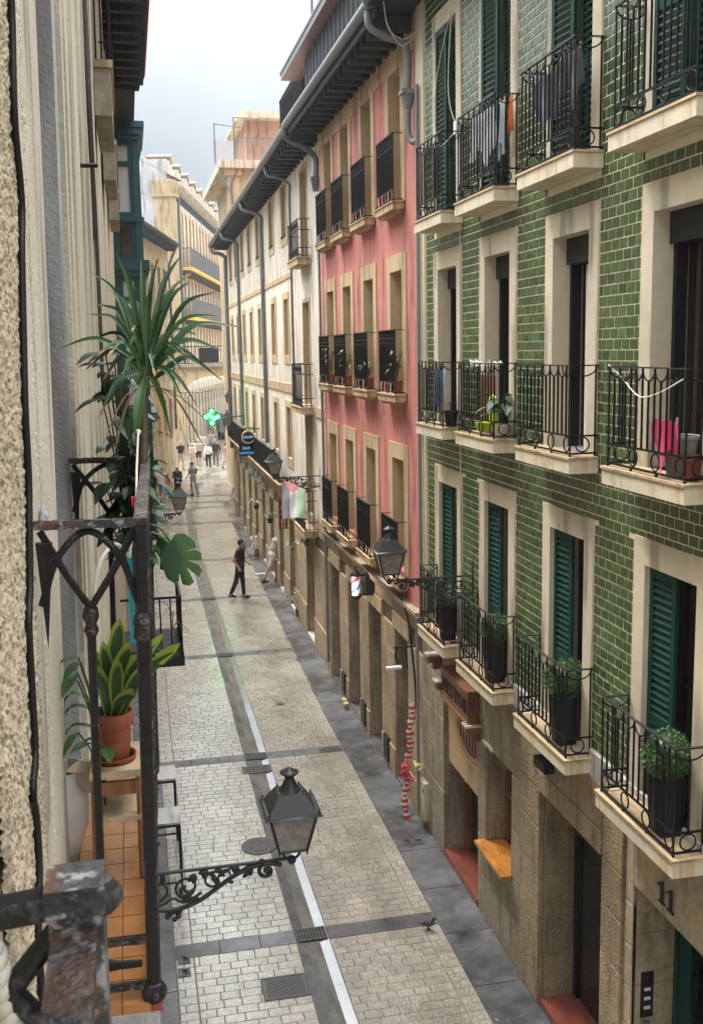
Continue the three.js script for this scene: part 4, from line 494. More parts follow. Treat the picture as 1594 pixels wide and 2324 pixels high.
{ const bt = thing('delivery_truck', 'grey flat-topped delivery truck parked in the square past the archway', 'truck', [8.3, 0, -88]); mesh('cargo_box', box(7.3, 9.6, 0.6, 2.2, -88, -92), M.zinc, bt); mesh('cab', box(7.4, 9.5, 0.5, 1.9, -92, -93.5), M.whitePaint, bt); for (const x of [7.5, 9.1]) for (const z of [-88.8, -92.6]) mesh('wheel', (() => { const q = new THREE.CylinderGeometry(0.42, 0.42, 0.25, 12); q.rotateZ(Math.PI / 2); q.translate(x + 0.1, 0.42, z); return q; })(), M.black, bt); }
{ const t = thing('spire', 'slender green copper church spire with a cross far behind the roofs', 'spire', [6.05, 0, -120]); mesh('shaft', [lathe([[0.01, 28.0], [0.35, 25.4], [0.7, 24.6], [0.55, 24.0], [1.0, 21], [1.0, 0]], 8).translate(6.05, 0, -120)], mt([0.16, 0.42, 0.34]), t); mesh('cross', [box(5.45, 6.65, 27.15, 27.3, -119.95, -120.05), box(5.98, 6.12, 26, 28.3, -119.96, -120.04)], mt([0.16, 0.42, 0.34]), t); }
{ const t = thing('church_roof', 'sloping pale green copper church roof behind the white gable', 'roof', [0, 0, -110]); const q = new GB(); q.quad([1.0, 27.5, -110], [4.4, 25.3, -110], [4.4, 20, -118], [1.0, 20, -118]); mesh('copper_slope', [q.geo(), box(-4, 4.2, 0, 22, -110.5, -118), bar([1.0, 27.6, -110], [4.5, 25.2, -110], 0.25)], mt([0.25, 0.52, 0.45]), t); }
// ---------- street ----------
const rightEdge = z => z > -20 ? 3.535 : 3.535 + (-20 - z) * 0.0205, shiftG = z => z > -15 ? 0 : (-15 - z) * 0.0068;
{
  const st = struct('street');
  mesh('bedding', box(-40, 60, -0.3, -0.012, 6, -300), M.bed, st);
  mesh('far_paving', [(() => { const q = new GB(); q.quad([0.2, 0, -36.6], [4.45, 0, -36.6], [4.8, 0, -52], [0.2, 0, -52]); q.quad([-4, 0, -52], [4.8, 0, -52], [16, 0, -135], [-4, 0, -135]); q.quad([4.8, 0, -52], [36, 0, -52], [36, 0, -53], [4.8, 0, -53]); q.quad([4.8, 0, -53], [36, 0, -53], [36, 0, -135], [16, 0, -135]); return q.geo(); })()], M.street, st);
  const bands = [-12.0, -18.0, -24.6, -30.6, -36.5], R = rnd(3), pv = [];
  const bandZ = [-5.8, ...bands];
  const field = (x0, x1, z0, z1, gap, L) => { let row = 0; for (let z = z0; z - 0.145 > z1 - 0.06; z -= 0.145, row++) { const ze = z - 0.29 < z1 - 0.02 && z - 0.145 - z1 < 0.07 ? z1 : z - 0.145; let x = x0 + (row % 2 ? -0.11 : 0) - R() * 0.04; while (x < x1 - 0.02) { const w = 0.19 + R() * 0.07, a = Math.max(x, x0), b = x1 - (x + w) < 0.05 ? x1 : x + w; if (b - a > 0.03) pv.push([a + gap, b - gap, z - gap, ze + gap, L]); x += w; if (b === x1) break; } } };
  for (let i = 0; i < bandZ.length - 1; i++) { const a = bandZ[i] - 0.15, b = bandZ[i + 1] + 0.15; const step = 2.05; for (let z = a; z > b + 0.05; z -= step) { const e = Math.max(b, z - step), zm = (z + e) / 2, sg = shiftG(zm); field(0.42 + sg, 1.69 + sg, z, e, 0.0028, 1); field(0.2, 0.415 + sg, z, e, 0.003, 0); field(2.11 + sg, rightEdge(zm) - 0.22, z, e, 0.0013, 0); field(rightEdge(zm) - 0.215, rightEdge(zm), z, e, 0.0013, 0); } }
  const geo = p => { const [x0, x1, z0, z1] = p, q = new GB(), c = 0.005, h = -0.002 + (R() - 0.5) * 0.003, k = (0.9 + 0.2 * R()) * (0.8 + 0.4 * fbm((x0 + x1) / 12 + 0.1, -(z0 + z1) / 12, 5, 4, 77)), w = (R() - 0.5) * 0.05, col = [k * (1 + w), k, k * (1 - w)], t1 = (R() - 0.5) * 0.002, t2 = (R() - 0.5) * 0.002; const O = [[x0, -0.012, z0], [x1, -0.012, z0], [x1, -0.012, z1], [x0, -0.012, z1]], I = [[x0 + c, h - t1 - t2, z0 - c], [x1 - c, h + t1 - t2, z0 - c], [x1 - c, h + t1 + t2, z1 + c], [x0 + c, h - t1 + t2, z1 + c]]; q.quad(...I, col); for (let i = 0; i < 4; i++) { const j = (i + 1) % 4; q.quad(O[i], O[j], I[j], I[i], col); } return q.geo(); };
  const sc = pv.map(p => { const x = (p[0] + p[1]) / 2, z = (p[2] + p[3]) / 2; return [inView(x, 0, z, -10) && x > 0.36 && p[1] - p[0] > 0.12 ? (p[4] ? 0 : 6) + Math.hypot(x, EYE, z) : 1e3, p]; }).sort((a, b) => a[0] - b[0]);
  sc.slice(0, 300).forEach(s => mesh('paver', geo(s[1]), M.paver, st));
  mesh('paving', sc.slice(300).map(s => geo(s[1])), M.paver, st).userData.kind = 'stuff';
  // dark cross bands, wall strips and the gutter
  const slab = (x0, x1, z0, z1, h = 0) => { const q = new GB(), c = 0.006; const O = [[x0, -0.012, z0], [x1, -0.012, z0], [x1, -0.012, z1], [x0, -0.012, z1]], I = [[x0 + c, h, z0 - c], [x1 - c, h, z0 - c], [x1 - c, h, z1 + c], [x0 + c, h, z1 + c]]; q.quad(...I); for (let i = 0; i < 4; i++) { const j = (i + 1) % 4; q.quad(O[i], O[j], I[j], I[i]); } return q.geo(); };
  for (const b of bands) { const sg = shiftG(b); let x = 0.203; const e1 = 1.697 + sg, e2 = rightEdge(b) - 0.003; for (const xe of [0.75, 1.25, e1]) { mesh('band_slab', slab(x, xe - 0.004, b + 0.147, b - 0.147), M.slate, st); x = xe; } x = 2.105 + sg; for (const xe of [2.6, 3.1, e2]) { mesh('band_slab', slab(x, xe - 0.004, b + 0.147, b - 0.147), M.slate, st); x = xe; } }
  for (let z = -6; z > -50; z -= 1.12) mesh('kerb_slab', slab(rightEdge(z - 0.5) + 0.003, 4.2 + (z < -22 ? (-22 - z) * 0.013 : 0), z - 0.003, z - 1.117), M.slate, st);
  for (let z = -6; z > -36; z -= 1.3) mesh('kerb_slab', slab(-0.5, 0.196, z - 0.003, z - 1.297), M.slate, st);
  for (let z = -6; z > -36; z -= 0.98) { const e = z - 0.975, sg = shiftG(z - 0.5); if (bands.some(b => b < z && b > e)) { /* slab shortened at the grate */ } const qL = new GB(), qR = new GB(), x0 = 1.702 + sg, xm = 1.9 + sg, x1 = 2.1 + sg; qL.quad([x0, -0.001, z], [xm - 0.003, -0.02, z], [xm - 0.003, -0.02, e], [x0, -0.001, e]); qR.quad([xm + 0.003, -0.02, z], [x1, 0.001, z], [x1, 0.001, e], [xm + 0.003, -0.02, e]); mesh('gutter_slab', [qL.geo()], M.slate, st); mesh('gutter_slab', [qR.geo()], M.gutter, st); }
  mesh('gutter_bed', box(1.69, 2.45, -0.2, -0.03, -5, -37), M.bed, st);
  mesh('far_band', [box(0.3, 4.3, 0.004, 0.008, -44.6, -44.9), box(0.3, 4.6, 0.004, 0.008, -49.2, -49.5), box(0.3, 4.7, 0.004, 0.008, -51, -51.3), box(0.3, 4.8, 0.004, 0.008, -53.2, -53.6), box(1, 5.6, 0.004, 0.008, -60, -60.4), (() => { const q = new GB(); q.quad([2.5, 0.009, -53.6], [2.95, 0.009, -53.6], [4.75, 0.009, -64], [4.3, 0.009, -64]); q.quad([1.9, 0.009, -36.7], [2.25, 0.009, -36.7], [2.6, 0.009, -49.2], [2.3, 0.009, -49.2]); q.quad([3.9, 0.009, -36.7], [4.6, 0.009, -36.7], [4.9, 0.009, -53], [4.75, 0.009, -53]); return q.geo(); })()], M.slate, st);
  // drain grates, manholes
  for (const b of bands.slice(0, 4)) { const sg = shiftG(b), g = [], x0 = 1.71 + sg, x1 = 2.1 + sg; for (const dx of [0, 0.2]) { const a = x0 + dx, c = a + 0.18; g.push(box(a, c, 0.001, 0.012, b + 0.14, b + 0.12), box(a, c, 0.001, 0.012, b + 0.01, b - 0.01), box(a, c, 0.001, 0.012, b - 0.12, b - 0.14)); for (let i = 0; i < 5; i++) g.push(box(a + i * 0.04, a + i * 0.04 + 0.018, 0.001, 0.0118, b + 0.12, b + 0.01), box(a + i * 0.04, a + i * 0.04 + 0.018, 0.001, 0.0118, b - 0.01, b - 0.12)); } const t = thing('drain_grate', `${['nearest', 'second nearest', 'third nearest', 'farthest'][bands.indexOf(b)]} iron drain grate in the street gutter, counted from the bottom`, 'drain', [1.9 + sg, 0, b], 'drain grates in the gutter'); mesh('grate_bars', g, M.castIron, t); mesh('pit', box(x0 - 0.005, x1 + 0.0, -0.01, 0.0005, b + 0.145, b - 0.145), M.black, t); }
  const manhole = (name, label, x, z, r, rect) => { const t = thing(name, label, 'manhole cover', [x, 0, z]); if (rect) { mesh('frame', [box(x - rect[0], x + rect[0], 0, 0.008, z + rect[1], z + rect[1] - 0.03), box(x - rect[0], x + rect[0], 0, 0.008, z - rect[1] + 0.03, z - rect[1]), box(x - rect[0], x - rect[0] + 0.03, 0, 0.008, z + rect[1] - 0.03, z - rect[1] + 0.03), box(x + rect[0] - 0.03, x + rect[0], 0, 0.008, z + rect[1] - 0.03, z - rect[1] + 0.03)], M.castIron, t); mesh('lid', box(x - rect[0] + 0.035, x + rect[0] - 0.035, 0, 0.005, z + rect[1] - 0.035, z - rect[1] + 0.035), M.castIron, t); const g = []; for (let i = 0; i < 12; i++) for (let j = 0; j < 9; j++) { const a = x - rect[0] + 0.06 + i * (2 * rect[0] - 0.12) / 12, c = z + rect[1] - 0.06 - j * (2 * rect[1] - 0.12) / 9; const b = box(-0.018, 0.018, 0.005, 0.009, 0.006, -0.006); b.rotateY((i + j) % 2 ? 0.8 : -0.8); b.translate(a + 0.018, 0, c - 0.015); g.push(b); } mesh('tread', g, M.castIron, t); } else { const c = new THREE.CylinderGeometry(r, r, 0.008, 28); c.translate(x, 0.004, z); mesh('lid', c, M.castIron, t); const g = [ring(x, 0.006, z, r * 0.94, 0.006, 'y'), ring(x, 0.008, z, r * 0.55, 0.005, 'y')]; for (let i = 0; i < 40; i++) { const a = i * 2.4, rr = r * 0.88 * Math.sqrt(i / 40); g.push(box(x + rr * Math.cos(a) - 0.014, x + rr * Math.cos(a) + 0.014, 0.008, 0.012, z + rr * Math.sin(a) + 0.01, z + rr * Math.sin(a) - 0.01)); } mesh('tread', g, M.castIron, t); } };
  manhole('manhole_cover', 'round iron manhole cover behind the big street lantern', 1.55, -14.52, 0.27);
  manhole('rectangular_manhole', 'rectangular patterned iron cover set in the paving near the bottom of the picture', 1.42, -10.99, 0, [0.27, 0.22]);
  manhole('double_manhole', 'rectangular iron cover with slots just in front of the second drain grate', 1.86, -17.4, 0, [0.26, 0.16]);
  manhole('small_manhole', 'small round iron cover in the right half of the paving', 2.75, -20.7, 0.085);
  manhole('valve_cover', 'small square valve cover by the kerb, the farther of two', 0.3, -11.82, 0, [0.075, 0.09]); manhole('valve_cover', 'small square valve cover by the kerb, the nearer of two', 0.29, -11.55, 0, [0.075, 0.09]);
  manhole('kerb_cover', 'small grey iron cover in the dark kerb strip before the bar door', 3.88, -14.1, 0, [0.1, 0.08]);
}

// ---------- wall lanterns ----------
function spiral(cx, cy, r0, turns, a0, dir = 1, n = 16) { const p = []; for (let i = 0; i <= n; i++) { const t = i / n, a = a0 + dir * t * turns * 2 * Math.PI, r = r0 * (1 - 0.82 * t); p.push([cx + r * Math.cos(a), cy + r * Math.sin(a), 0]); } return p; }
function makeLantern(len) { // local: lamp hangs at x=0, wall plate at x=-len, y=0 is the arm
  const t = new THREE.Group(); t.userData = { _o: [0, 0, 0] };
  const h0 = 0.1, h1 = 0.38, wb = 0.1, wt = 0.165;
  const P = (w, y) => [[-w, y, -w], [w, y, -w], [w, y, w], [-w, y, w]], a = P(wb, h0), b = P(wt, h1), f = [];
  for (let i = 0; i < 4; i++) { const j = (i + 1) % 4; f.push(bar(a[i], b[i], 0.011, 6), bar(a[i], a[j], 0.01, 6), bar(b[i], b[j], 0.011, 6), bar([a[i][0], h0 - 0.025, a[i][2]], [a[i][0], h0, a[i][2]], 0.008, 5)); }
  mesh('frame', f, M.lampIron, t);
  const k = 0.985; for (let i = 0; i < 4; i++) { const j = (i + 1) % 4, q = new GB(), s = p => [p[0] * k, p[1], p[2] * k], s2 = p => [p[0] * k * 0.97, p[1], p[2] * k * 0.97]; q.quad(s(a[j]), s(a[i]), s(b[i]), s(b[j])); q.quad(s2(a[i]), s2(a[j]), s2(b[j]), s2(b[i])); mesh('pane', q.geo(), M.glassMilk, t); }
  mesh('brim', [(() => { const g = new THREE.CylinderGeometry(0.262, 0.29, 0.014, 4); g.rotateY(Math.PI / 4); g.translate(0, h1 + 0.014, 0); return g; })(), ...b.map(p => bar([p[0] * 1.08, h1 + 0.015, p[2] * 1.08], [p[0] * 1.08, h1 + 0.05, p[2] * 1.08], 0.007, 5))], M.lampIron, t);
  mesh('roof', [(() => { const g = new THREE.CylinderGeometry(0.128, 0.245, 0.125, 4); g.rotateY(Math.PI / 4); g.translate(0, h1 + 0.083, 0); return g.toNonIndexed(); })(), ...[[-1, -1], [1, -1], [1, 1], [-1, 1]].map(([x, z]) => bar([x * 0.08, h1 + 0.14, z * 0.08], [x * 0.08, h1 + 0.165, z * 0.08], 0.006, 5))], M.lampIron, t); t.children[t.children.length - 1].geometry.computeVertexNormals();
  mesh('chimney', lathe([[0.085, 0], [0.08, 0.012], [0.066, 0.02], [0.034, 0.085], [0.032, 0.1], [0.055, 0.118], [0.068, 0.128], [0.068, 0.138], [0.05, 0.146], [0.028, 0.152], [0.022, 0.165], [0, 0.17]], 18).translate(0, h1 + 0.145, 0), M.lampIron, t);
  mesh('cradle', [tube([[-0.06, 0.1, 0], [-0.062, 0.04, 0], [-0.03, 0.0, 0], [0, -0.015, 0]], 0.01), tube([[0.06, 0.1, 0], [0.062, 0.04, 0], [0.03, 0.0, 0], [0, -0.015, 0]], 0.01), ball(0, -0.012, 0, 0.034, 10, 8)], M.lampIron, t);
  const L = len; mesh('arm', [bar([-L, 0, 0], [0, 0, 0], 0.013, 8), bar([-L, 0.16, 0], [-L, -0.36, 0], 0.02, 6), ball(-0.22, 0, 0, 0.024), ball(-L, 0.18, 0, 0.02)], M.lampIron, t);
  const S = L / 1.1, sc = (p) => p.map(q => [q[0] * S, q[1], q[2]]);
  const curls = [tube(sc([[-0.07, -0.04, 0], [-0.15, -0.02, 0], [-0.26, -0.03, 0], [-0.38, -0.08, 0], [-0.5, -0.16, 0], [-0.62, -0.24, 0], [-0.76, -0.285, 0], [-0.92, -0.27, 0], [-1.09, -0.24, 0]]), 0.0169, 40, 6), tube(sc(spiral(-0.17, -0.075, 0.06, 1.3, 1.4, 1)), 0.0149, 24, 6), ball(-0.17 * S, -0.075, 0, 0.022), tube(sc(spiral(-0.52, -0.1, 0.075, 1.4, 0.3, 1)), 0.0095, 24, 6), tube(sc(spiral(-0.69, -0.125, 0.1, 1.5, -0.6, -1)), 0.0105, 28, 6), tube(sc(spiral(-0.9, -0.125, 0.1, 1.5, 3.7, 1)), 0.0105, 28, 6), tube(sc(spiral(-1.02, -0.2, 0.055, 1.2, 1, -1)), 0.009, 20, 6), tube(sc([[-0.34, -0.06, 0], [-0.37, -0.02, 0], [-0.42, -0.03, 0], [-0.41, -0.07, 0]]), 0.009), tube(sc([[-0.62, -0.22, 0], [-0.72, -0.24, 0], [-0.79, -0.2, 0], [-0.86, -0.24, 0], [-0.98, -0.23, 0]]), 0.0095)];
  const R = rnd(12); for (let i = 0; i < 26; i++) { const x = -(0.25 + 0.8 * R()), y = -0.02 - 0.24 * R() * Math.min(1, -x * 1.2); if (y < -0.3) continue; const g = new THREE.SphereGeometry(0.02 + 0.012 * R(), 6, 4); g.scale(1.4, 0.7, 0.6); g.rotateZ(R() * 3); g.translate(x * S, y, 0); curls.push(g); }
  for (let i = 0; i < 9; i++) { const an = i * 0.7; curls.push(ball((-0.79 + 0.04 * Math.cos(an)) * S, -0.31 - 0.02 * Math.sin(an) - (i % 3) * 0.014, 0.012 * Math.sin(an * 2), 0.02, 6, 5)); }
  mesh('scroll_bracket', curls, M.lampIron, t); 
  return t;
}
const lamps = [[0.98, 3.66, -7.0, 0, 1.2, 'largest wall lantern on a scrolled iron bracket, hanging over the wet street near the bottom'], [3.05, 4.44, -12.3, Math.PI, 1.1, 'wall lantern on a scroll bracket fixed to the green tiled wall by the pink house'], [0.92, 3.87, -22.5, 0, 1.2, 'wall lantern seen just past the rusty balcony, in front of a white-haired woman'], [3.16, 4.42, -23.6, Math.PI, 1.08, 'wall lantern on the bracket directly above the draped flag'], [3.42, 4.55, -38, Math.PI, 0.98, 'distant wall lantern right behind the lit green pharmacy cross'], [4.62, 4.85, -50, Math.PI, 0.65, 'small far lantern hanging under the archway by the dark downpipe']];
lamps.forEach(([x, y, z, turn, len, label]) => { const t = makeLantern(len); t.name = numbered('wall_lantern'); t.position.set(x, y, z); t.rotation.y = turn; t.userData = { label, category: 'street lamp', group: 'iron wall lanterns along the street', _o: [0, 0, 0] }; scene.add(t); });

// ---------- signs on the walls ----------
{
  const t = thing('pharmacy_cross', 'glowing green pharmacy cross sticking out from the house wall', 'sign', [3.1, 4.8, -41]);
  const x = 3.1, y = 4.8, z = -41, s = 0.118; mesh('case', [box(x - s, x + s, y - 3 * s, y + 3 * s, z, z - 0.12), box(x - 3 * s, x - s, y - s, y + s, z, z - 0.12), box(x + s, x + 3 * s, y - s, y + s, z, z - 0.12), bar([x + 3 * s, y, z - 0.06], [4.4, y, z - 0.06], 0.03)], mt([0.01, 0.12, 0.03]), t);
  const em = mt([0.05, 0.5, 0.15], { emissive: lin(0.12, 1, 0.35), emissiveIntensity: 1.4 }); const g = []; for (const [a, b] of [[0, 2], [0, -2], [-2, 0], [0, 0], [-0.8, 0.6], [0.7, -0.5], [2, 0]]) g.push(ball(x + a * s, y + b * s, z + 0.005, s * 0.72, 10, 8)); mesh('led_panel', g, em, t);
  const L = new THREE.PointLight(0x40ff80, 0.9, 0, 2); L.position.set(x, y, z + 0.35); L.castShadow = true; L.shadow.radius = 8; scene.add(L);
}
{
  const t = thing('bar_neon_sign', 'dark hanging bar sign with blue lettering below a round gold-ringed beer sign', 'sign', [3.85, 4, -36]); const z = -36;
  mesh('board', box(3.62, 4.16, 3.72, 4.2, z, z - 0.05), M.black, t); const g1 = text('BAR', 0.1, 0.006, fontSans); g1.translate(3.88, 3.99, z + 0.002); const g2 = text('TXEPETXA', 0.08, 0.006, fontSans); g2.translate(3.89, 3.82, z + 0.002); mesh('lettering', [g1, g2], mt([0.1, 0.35, 0.6], { emissive: lin(0.08, 0.4, 0.8), emissiveIntensity: 0.25 }), t);
  const d = new THREE.CylinderGeometry(0.2, 0.2, 0.06, 24); d.rotateX(Math.PI / 2); d.translate(3.94, 4.38, z + 0.06); mesh('disc', d, mt([0.012, 0.014, 0.03], { roughness: 0.4 }), t); mesh('ring', [ring(3.94, 4.38, z + 0.07, 0.21, 0.028, 'z'), box(3.9, 3.98, 4.58, 4.66, z + 0.09, z + 0.04)], mt([0.62, 0.5, 0.28], { roughness: 0.35 }), t); const g3 = text('KELER', 0.08, 0.006, fontSans); g3.translate(3.94, 4.38, z + 0.092); mesh('disc_lettering', g3, mt([0.3, 0.35, 0.75], { emissive: lin(0.2, 0.25, 0.7), emissiveIntensity: 0.4 }), t); mesh('hanger', [bar([3.66, 4.2, z - 0.02], [3.66, 4.65, z - 0.02], 0.015), bar([3.66, 4.65, z - 0.02], [4.4, 4.65, z - 0.02], 0.02), bar([4.16, 3.9, z - 0.02], [4.4, 3.9, z - 0.02], 0.02)], M.iron, t);
}
{
  const t = thing('tattoo_sign', 'narrow maroon vertical sign with gold TATTOO letters behind the flag', 'sign', [4.05, 2.8, -28.4]); const z = -28.4; mesh('board', box(3.9, 4.14, 2.38, 3.28, z, z - 0.05), mt([0.12, 0.025, 0.018]), t); mesh('lettering', 'TATTOO'.split('').map((c, i) => { const g = text(c, 0.12, 0.006); g.translate(4.02, 3.19 - i * 0.146, z + 0.002); return g; }), mt([0.75, 0.55, 0.2], { roughness: 0.4 }), t); mesh('hanger', bar([4.0, 3.3, z - 0.02], [4.3, 3.3, z - 0.02], 0.015), M.iron, t);
}
{ // draped flag
  const t = thing('flag', 'pale grey, white and green striped flag with a red triangle hung from the bracket', 'flag', [3.7, 3.4, -24]); const x0 = 3.38, x1 = 3.93, nx = 24, ny = 16; const z = -23.98;
  const cols = [mt([0.30, 0.30, 0.36], { side: D, transmission: 0.5, roughness: 1 }), mt([0.9, 0.89, 0.92], { side: D, transmission: 0.5, roughness: 1 }), mt([0.5, 0.74, 0.52], { side: D, transmission: 0.5, roughness: 1 }), mt([0.88, 0.34, 0.38], { side: D, transmission: 0.5, roughness: 1 })], gb = [0, 1, 2, 3].map(() => new GB());
  const pos = (i, j) => { const u = i / nx, v = j / ny; const top = 4.3 - 0.16 * u, bot = 3.39 - 0.01 * Math.sin(u * 9); return [x0 + (x1 - x0) * u + 0.012 * Math.sin(v * 5 + 1), top + (bot - top) * v, z + 0.045 * Math.sin(u * 11 + v * 3) * (0.3 + v) + 0.02 * Math.sin(v * 9 + u * 4)]; };
  for (let i = 0; i < nx; i++) for (let j = 0; j < ny; j++) { const u = (i + 0.5) / nx, v = (j + 0.5) / ny, tri = v < 0.28 - Math.abs(u - 0.45) * 0.62; const k = tri ? 3 : u < 0.33 ? 0 : u < 0.67 ? 1 : 2; gb[k].quad(pos(i, j + 1), pos(i + 1, j + 1), pos(i + 1, j), pos(i, j)); }
  ['dark_stripe', 'white_stripe', 'green_stripe', 'red_triangle'].forEach((n, i) => mesh(n, gb[i].geo(), cols[i], t));
  mesh('cord', [tube([[3.4, 4.3, z], [3.42, 4.4, -23.7]], 0.006), tube([[3.9, 4.14, z], [3.95, 4.3, -23.7]], 0.006)], M.rope, t);
}
{ // barber pole
  const t = thing('barber_pole', 'lit barber pole with red, white and blue stripes on the sandstone wall', 'barber pole', [3.85, 3.1, -17.9]); const x = 3.82, z = -17.9, r = 0.075;
  const n = 24, m = 20, gb = [new GB(), new GB(), new GB()]; for (let i = 0; i < n; i++) for (let j = 0; j < m; j++) { const P = (a, b) => { const an = a / n * 2 * Math.PI; return [x + r * Math.cos(an), 2.92 + 0.34 * b / m, z + r * Math.sin(an)]; }; const ph = mod((i / n) + (j / m) * 1.0, 1); const k = ph < 0.2 ? 1 : ph > 0.5 && ph < 0.7 ? 2 : 0; gb[k].quad(P(i, j + 1), P(i + 1, j + 1), P(i + 1, j), P(i, j)); }
  const e = (c, k) => mt(c, { roughness: 0.2, emissive: lin(...c), emissiveIntensity: k }); mesh('white_stripe', gb[0].geo(), e([0.78, 0.78, 0.8], 0.12), t); mesh('red_stripe', gb[1].geo(), e([0.65, 0.03, 0.03], 0.12), t); mesh('blue_stripe', gb[2].geo(), e([0.04, 0.14, 0.6], 0.12), t);
  mesh('cap', lathe([[0.02, 0.17], [0.012, 0.12], [0.035, 0.1], [0.07, 0.06], [0.105, 0.03], [0.105, 0.0], [0.07, -0.01]], 14).translate(x, 3.27, z), M.black, t); mesh('cup', lathe([[0.075, 0], [0.1, -0.01], [0.1, -0.04], [0.06, -0.08], [0, -0.09]], 14).translate(x, 2.92, z), M.black, t); mesh('wall_plate', [box(4.0, 4.15, 2.9, 3.32, z + 0.04, z - 0.04), box(3.88, 4.02, 3.26, 3.29, z + 0.02, z - 0.02), box(3.88, 4.02, 2.9, 2.93, z + 0.02, z - 0.02)], M.black, t);
  const L = new THREE.PointLight(0xffe8e0, 0.25, 0, 2); L.position.set(x - 0.12, 3.1, z + 0.12); L.castShadow = true; scene.add(L);
}
{ // barrier tape
  const t = thing('barrier_tape', 'red and white striped barrier tape wound round the pipe beside the bar', 'tape', [4.0, 0, -14.85]); const A = new GB(); const path = v => [4.02 - 0.12 * v + 0.02 * Math.sin(v * 20), 1.85 * (1 - v) + 0.02, -14.9 + 0.06 * Math.sin(v * 7)]; for (let i = 0; i < 46; i++) { const a = path(i / 46), b = path((i + 1) / 46), w = 0.05 + 0.02 * Math.sin(i * 1.3), cl = i % 2 ? [0.6, 0.02, 0.04] : [0.75, 0.72, 0.72]; for (let s = 0; s < 5; s++) { const c0 = s / 5 * 6.283, c1 = (s + 1) / 5 * 6.283, f = (p, c, ww) => [p[0] + ww * Math.cos(c), p[1], p[2] + ww * 0.6 * Math.sin(c)]; A.quad(f(b, c0, w), f(b, c1, w), f(a, c1, w), f(a, c0, w), cl); } }
  mesh('striped_tape', A.geo(), mt([1, 1, 1], { side: D, roughness: 0.4, vertexColors: true }), t); const R = rnd(2); mesh('bow', Array.from({ length: 9 }, (_, i) => { const g = new THREE.TorusGeometry(0.05, 0.012, 5, 9); g.rotateY(R() * 3); g.rotateX(R() * 3); g.translate(3.85 + R() * 0.12, 0.7 + R() * 0.2, -14.85 + R() * 0.1); return g; }), mt([0.62, 0.05, 0.08], { roughness: 0.4 }), t); mesh('flower', Array.from({ length: 14 }, () => ball(4.0 + R() * 0.12, 0.85 + R() * 0.16, -14.7 + R() * 0.1, 0.028, 6, 5)), mt([0.75, 0.68, 0.35]), t);
}
{ const t = thing('utility_box', 'small beige metal utility box on the wall next to the barrier tape', 'utility box', [4.1, 0.5, -14.6]); mesh('case', block(4.07, -1, 0.15, 0.75, -14.4, -14.68, 0.1, 0.006), M.cream, t); mesh('hinge', box(4.064, 4.07, 0.6, 0.66, -14.42, -14.44), M.black, t); }
{ const t = thing('wall_lamp_arm', 'small white strip lamp on a black bent arm at the corner of the pink house', 'lamp', [4.0, 2.6, -15.1]); mesh('arm', [bar([4.15, 2.72, -15.1], [3.8, 2.72, -15.1], 0.014), tube([[3.86, 2.72, -15.1], [3.83, 2.6, -15.1], [3.88, 2.45, -15.1]], 0.016), bar([3.98, 2.72, -15.05], [3.98, 2.4, -14.95], 0.012)], M.black, t); mesh('shade', box(3.68, 3.92, 2.38, 2.42, -15.06, -15.14), M.whitePaint, t); }
{ const t = thing('tv_cable', 'pale looped cables hanging from the eave corner above the pink house', 'cable', [3.6, 11.9, -14.6]); mesh('wire', [tube([[3.62, 11.98, -14.5], [3.7, 11.6, -14.5], [3.9, 11.5, -14.55], [4.1, 11.6, -14.6]], 0.008, 24), tube([[3.62, 11.98, -14.5], [3.68, 11.66, -14.5], [3.88, 11.42, -14.55], [4.12, 11.58, -14.6]], 0.008, 24), tube([[4.1, 11.5, -12.9], [4.05, 10.6, -13.5], [4.05, 9.9, -13.4], [4.1, 9.95, -12.75]], 0.006, 30), tube([[4.1, 11.5, -12.95], [4.07, 10.4, -13.0], [4.1, 9.95, -12.75]], 0.006, 30), bar([4.12, 9.95, -12.72], [4.12, 3.4, -12.72], 0.008, 5)], M.rope, t); mesh('junction_box', box(4.06, 4.13, 9.9, 10.05, -12.68, -12.78), M.whitePaint, t); }
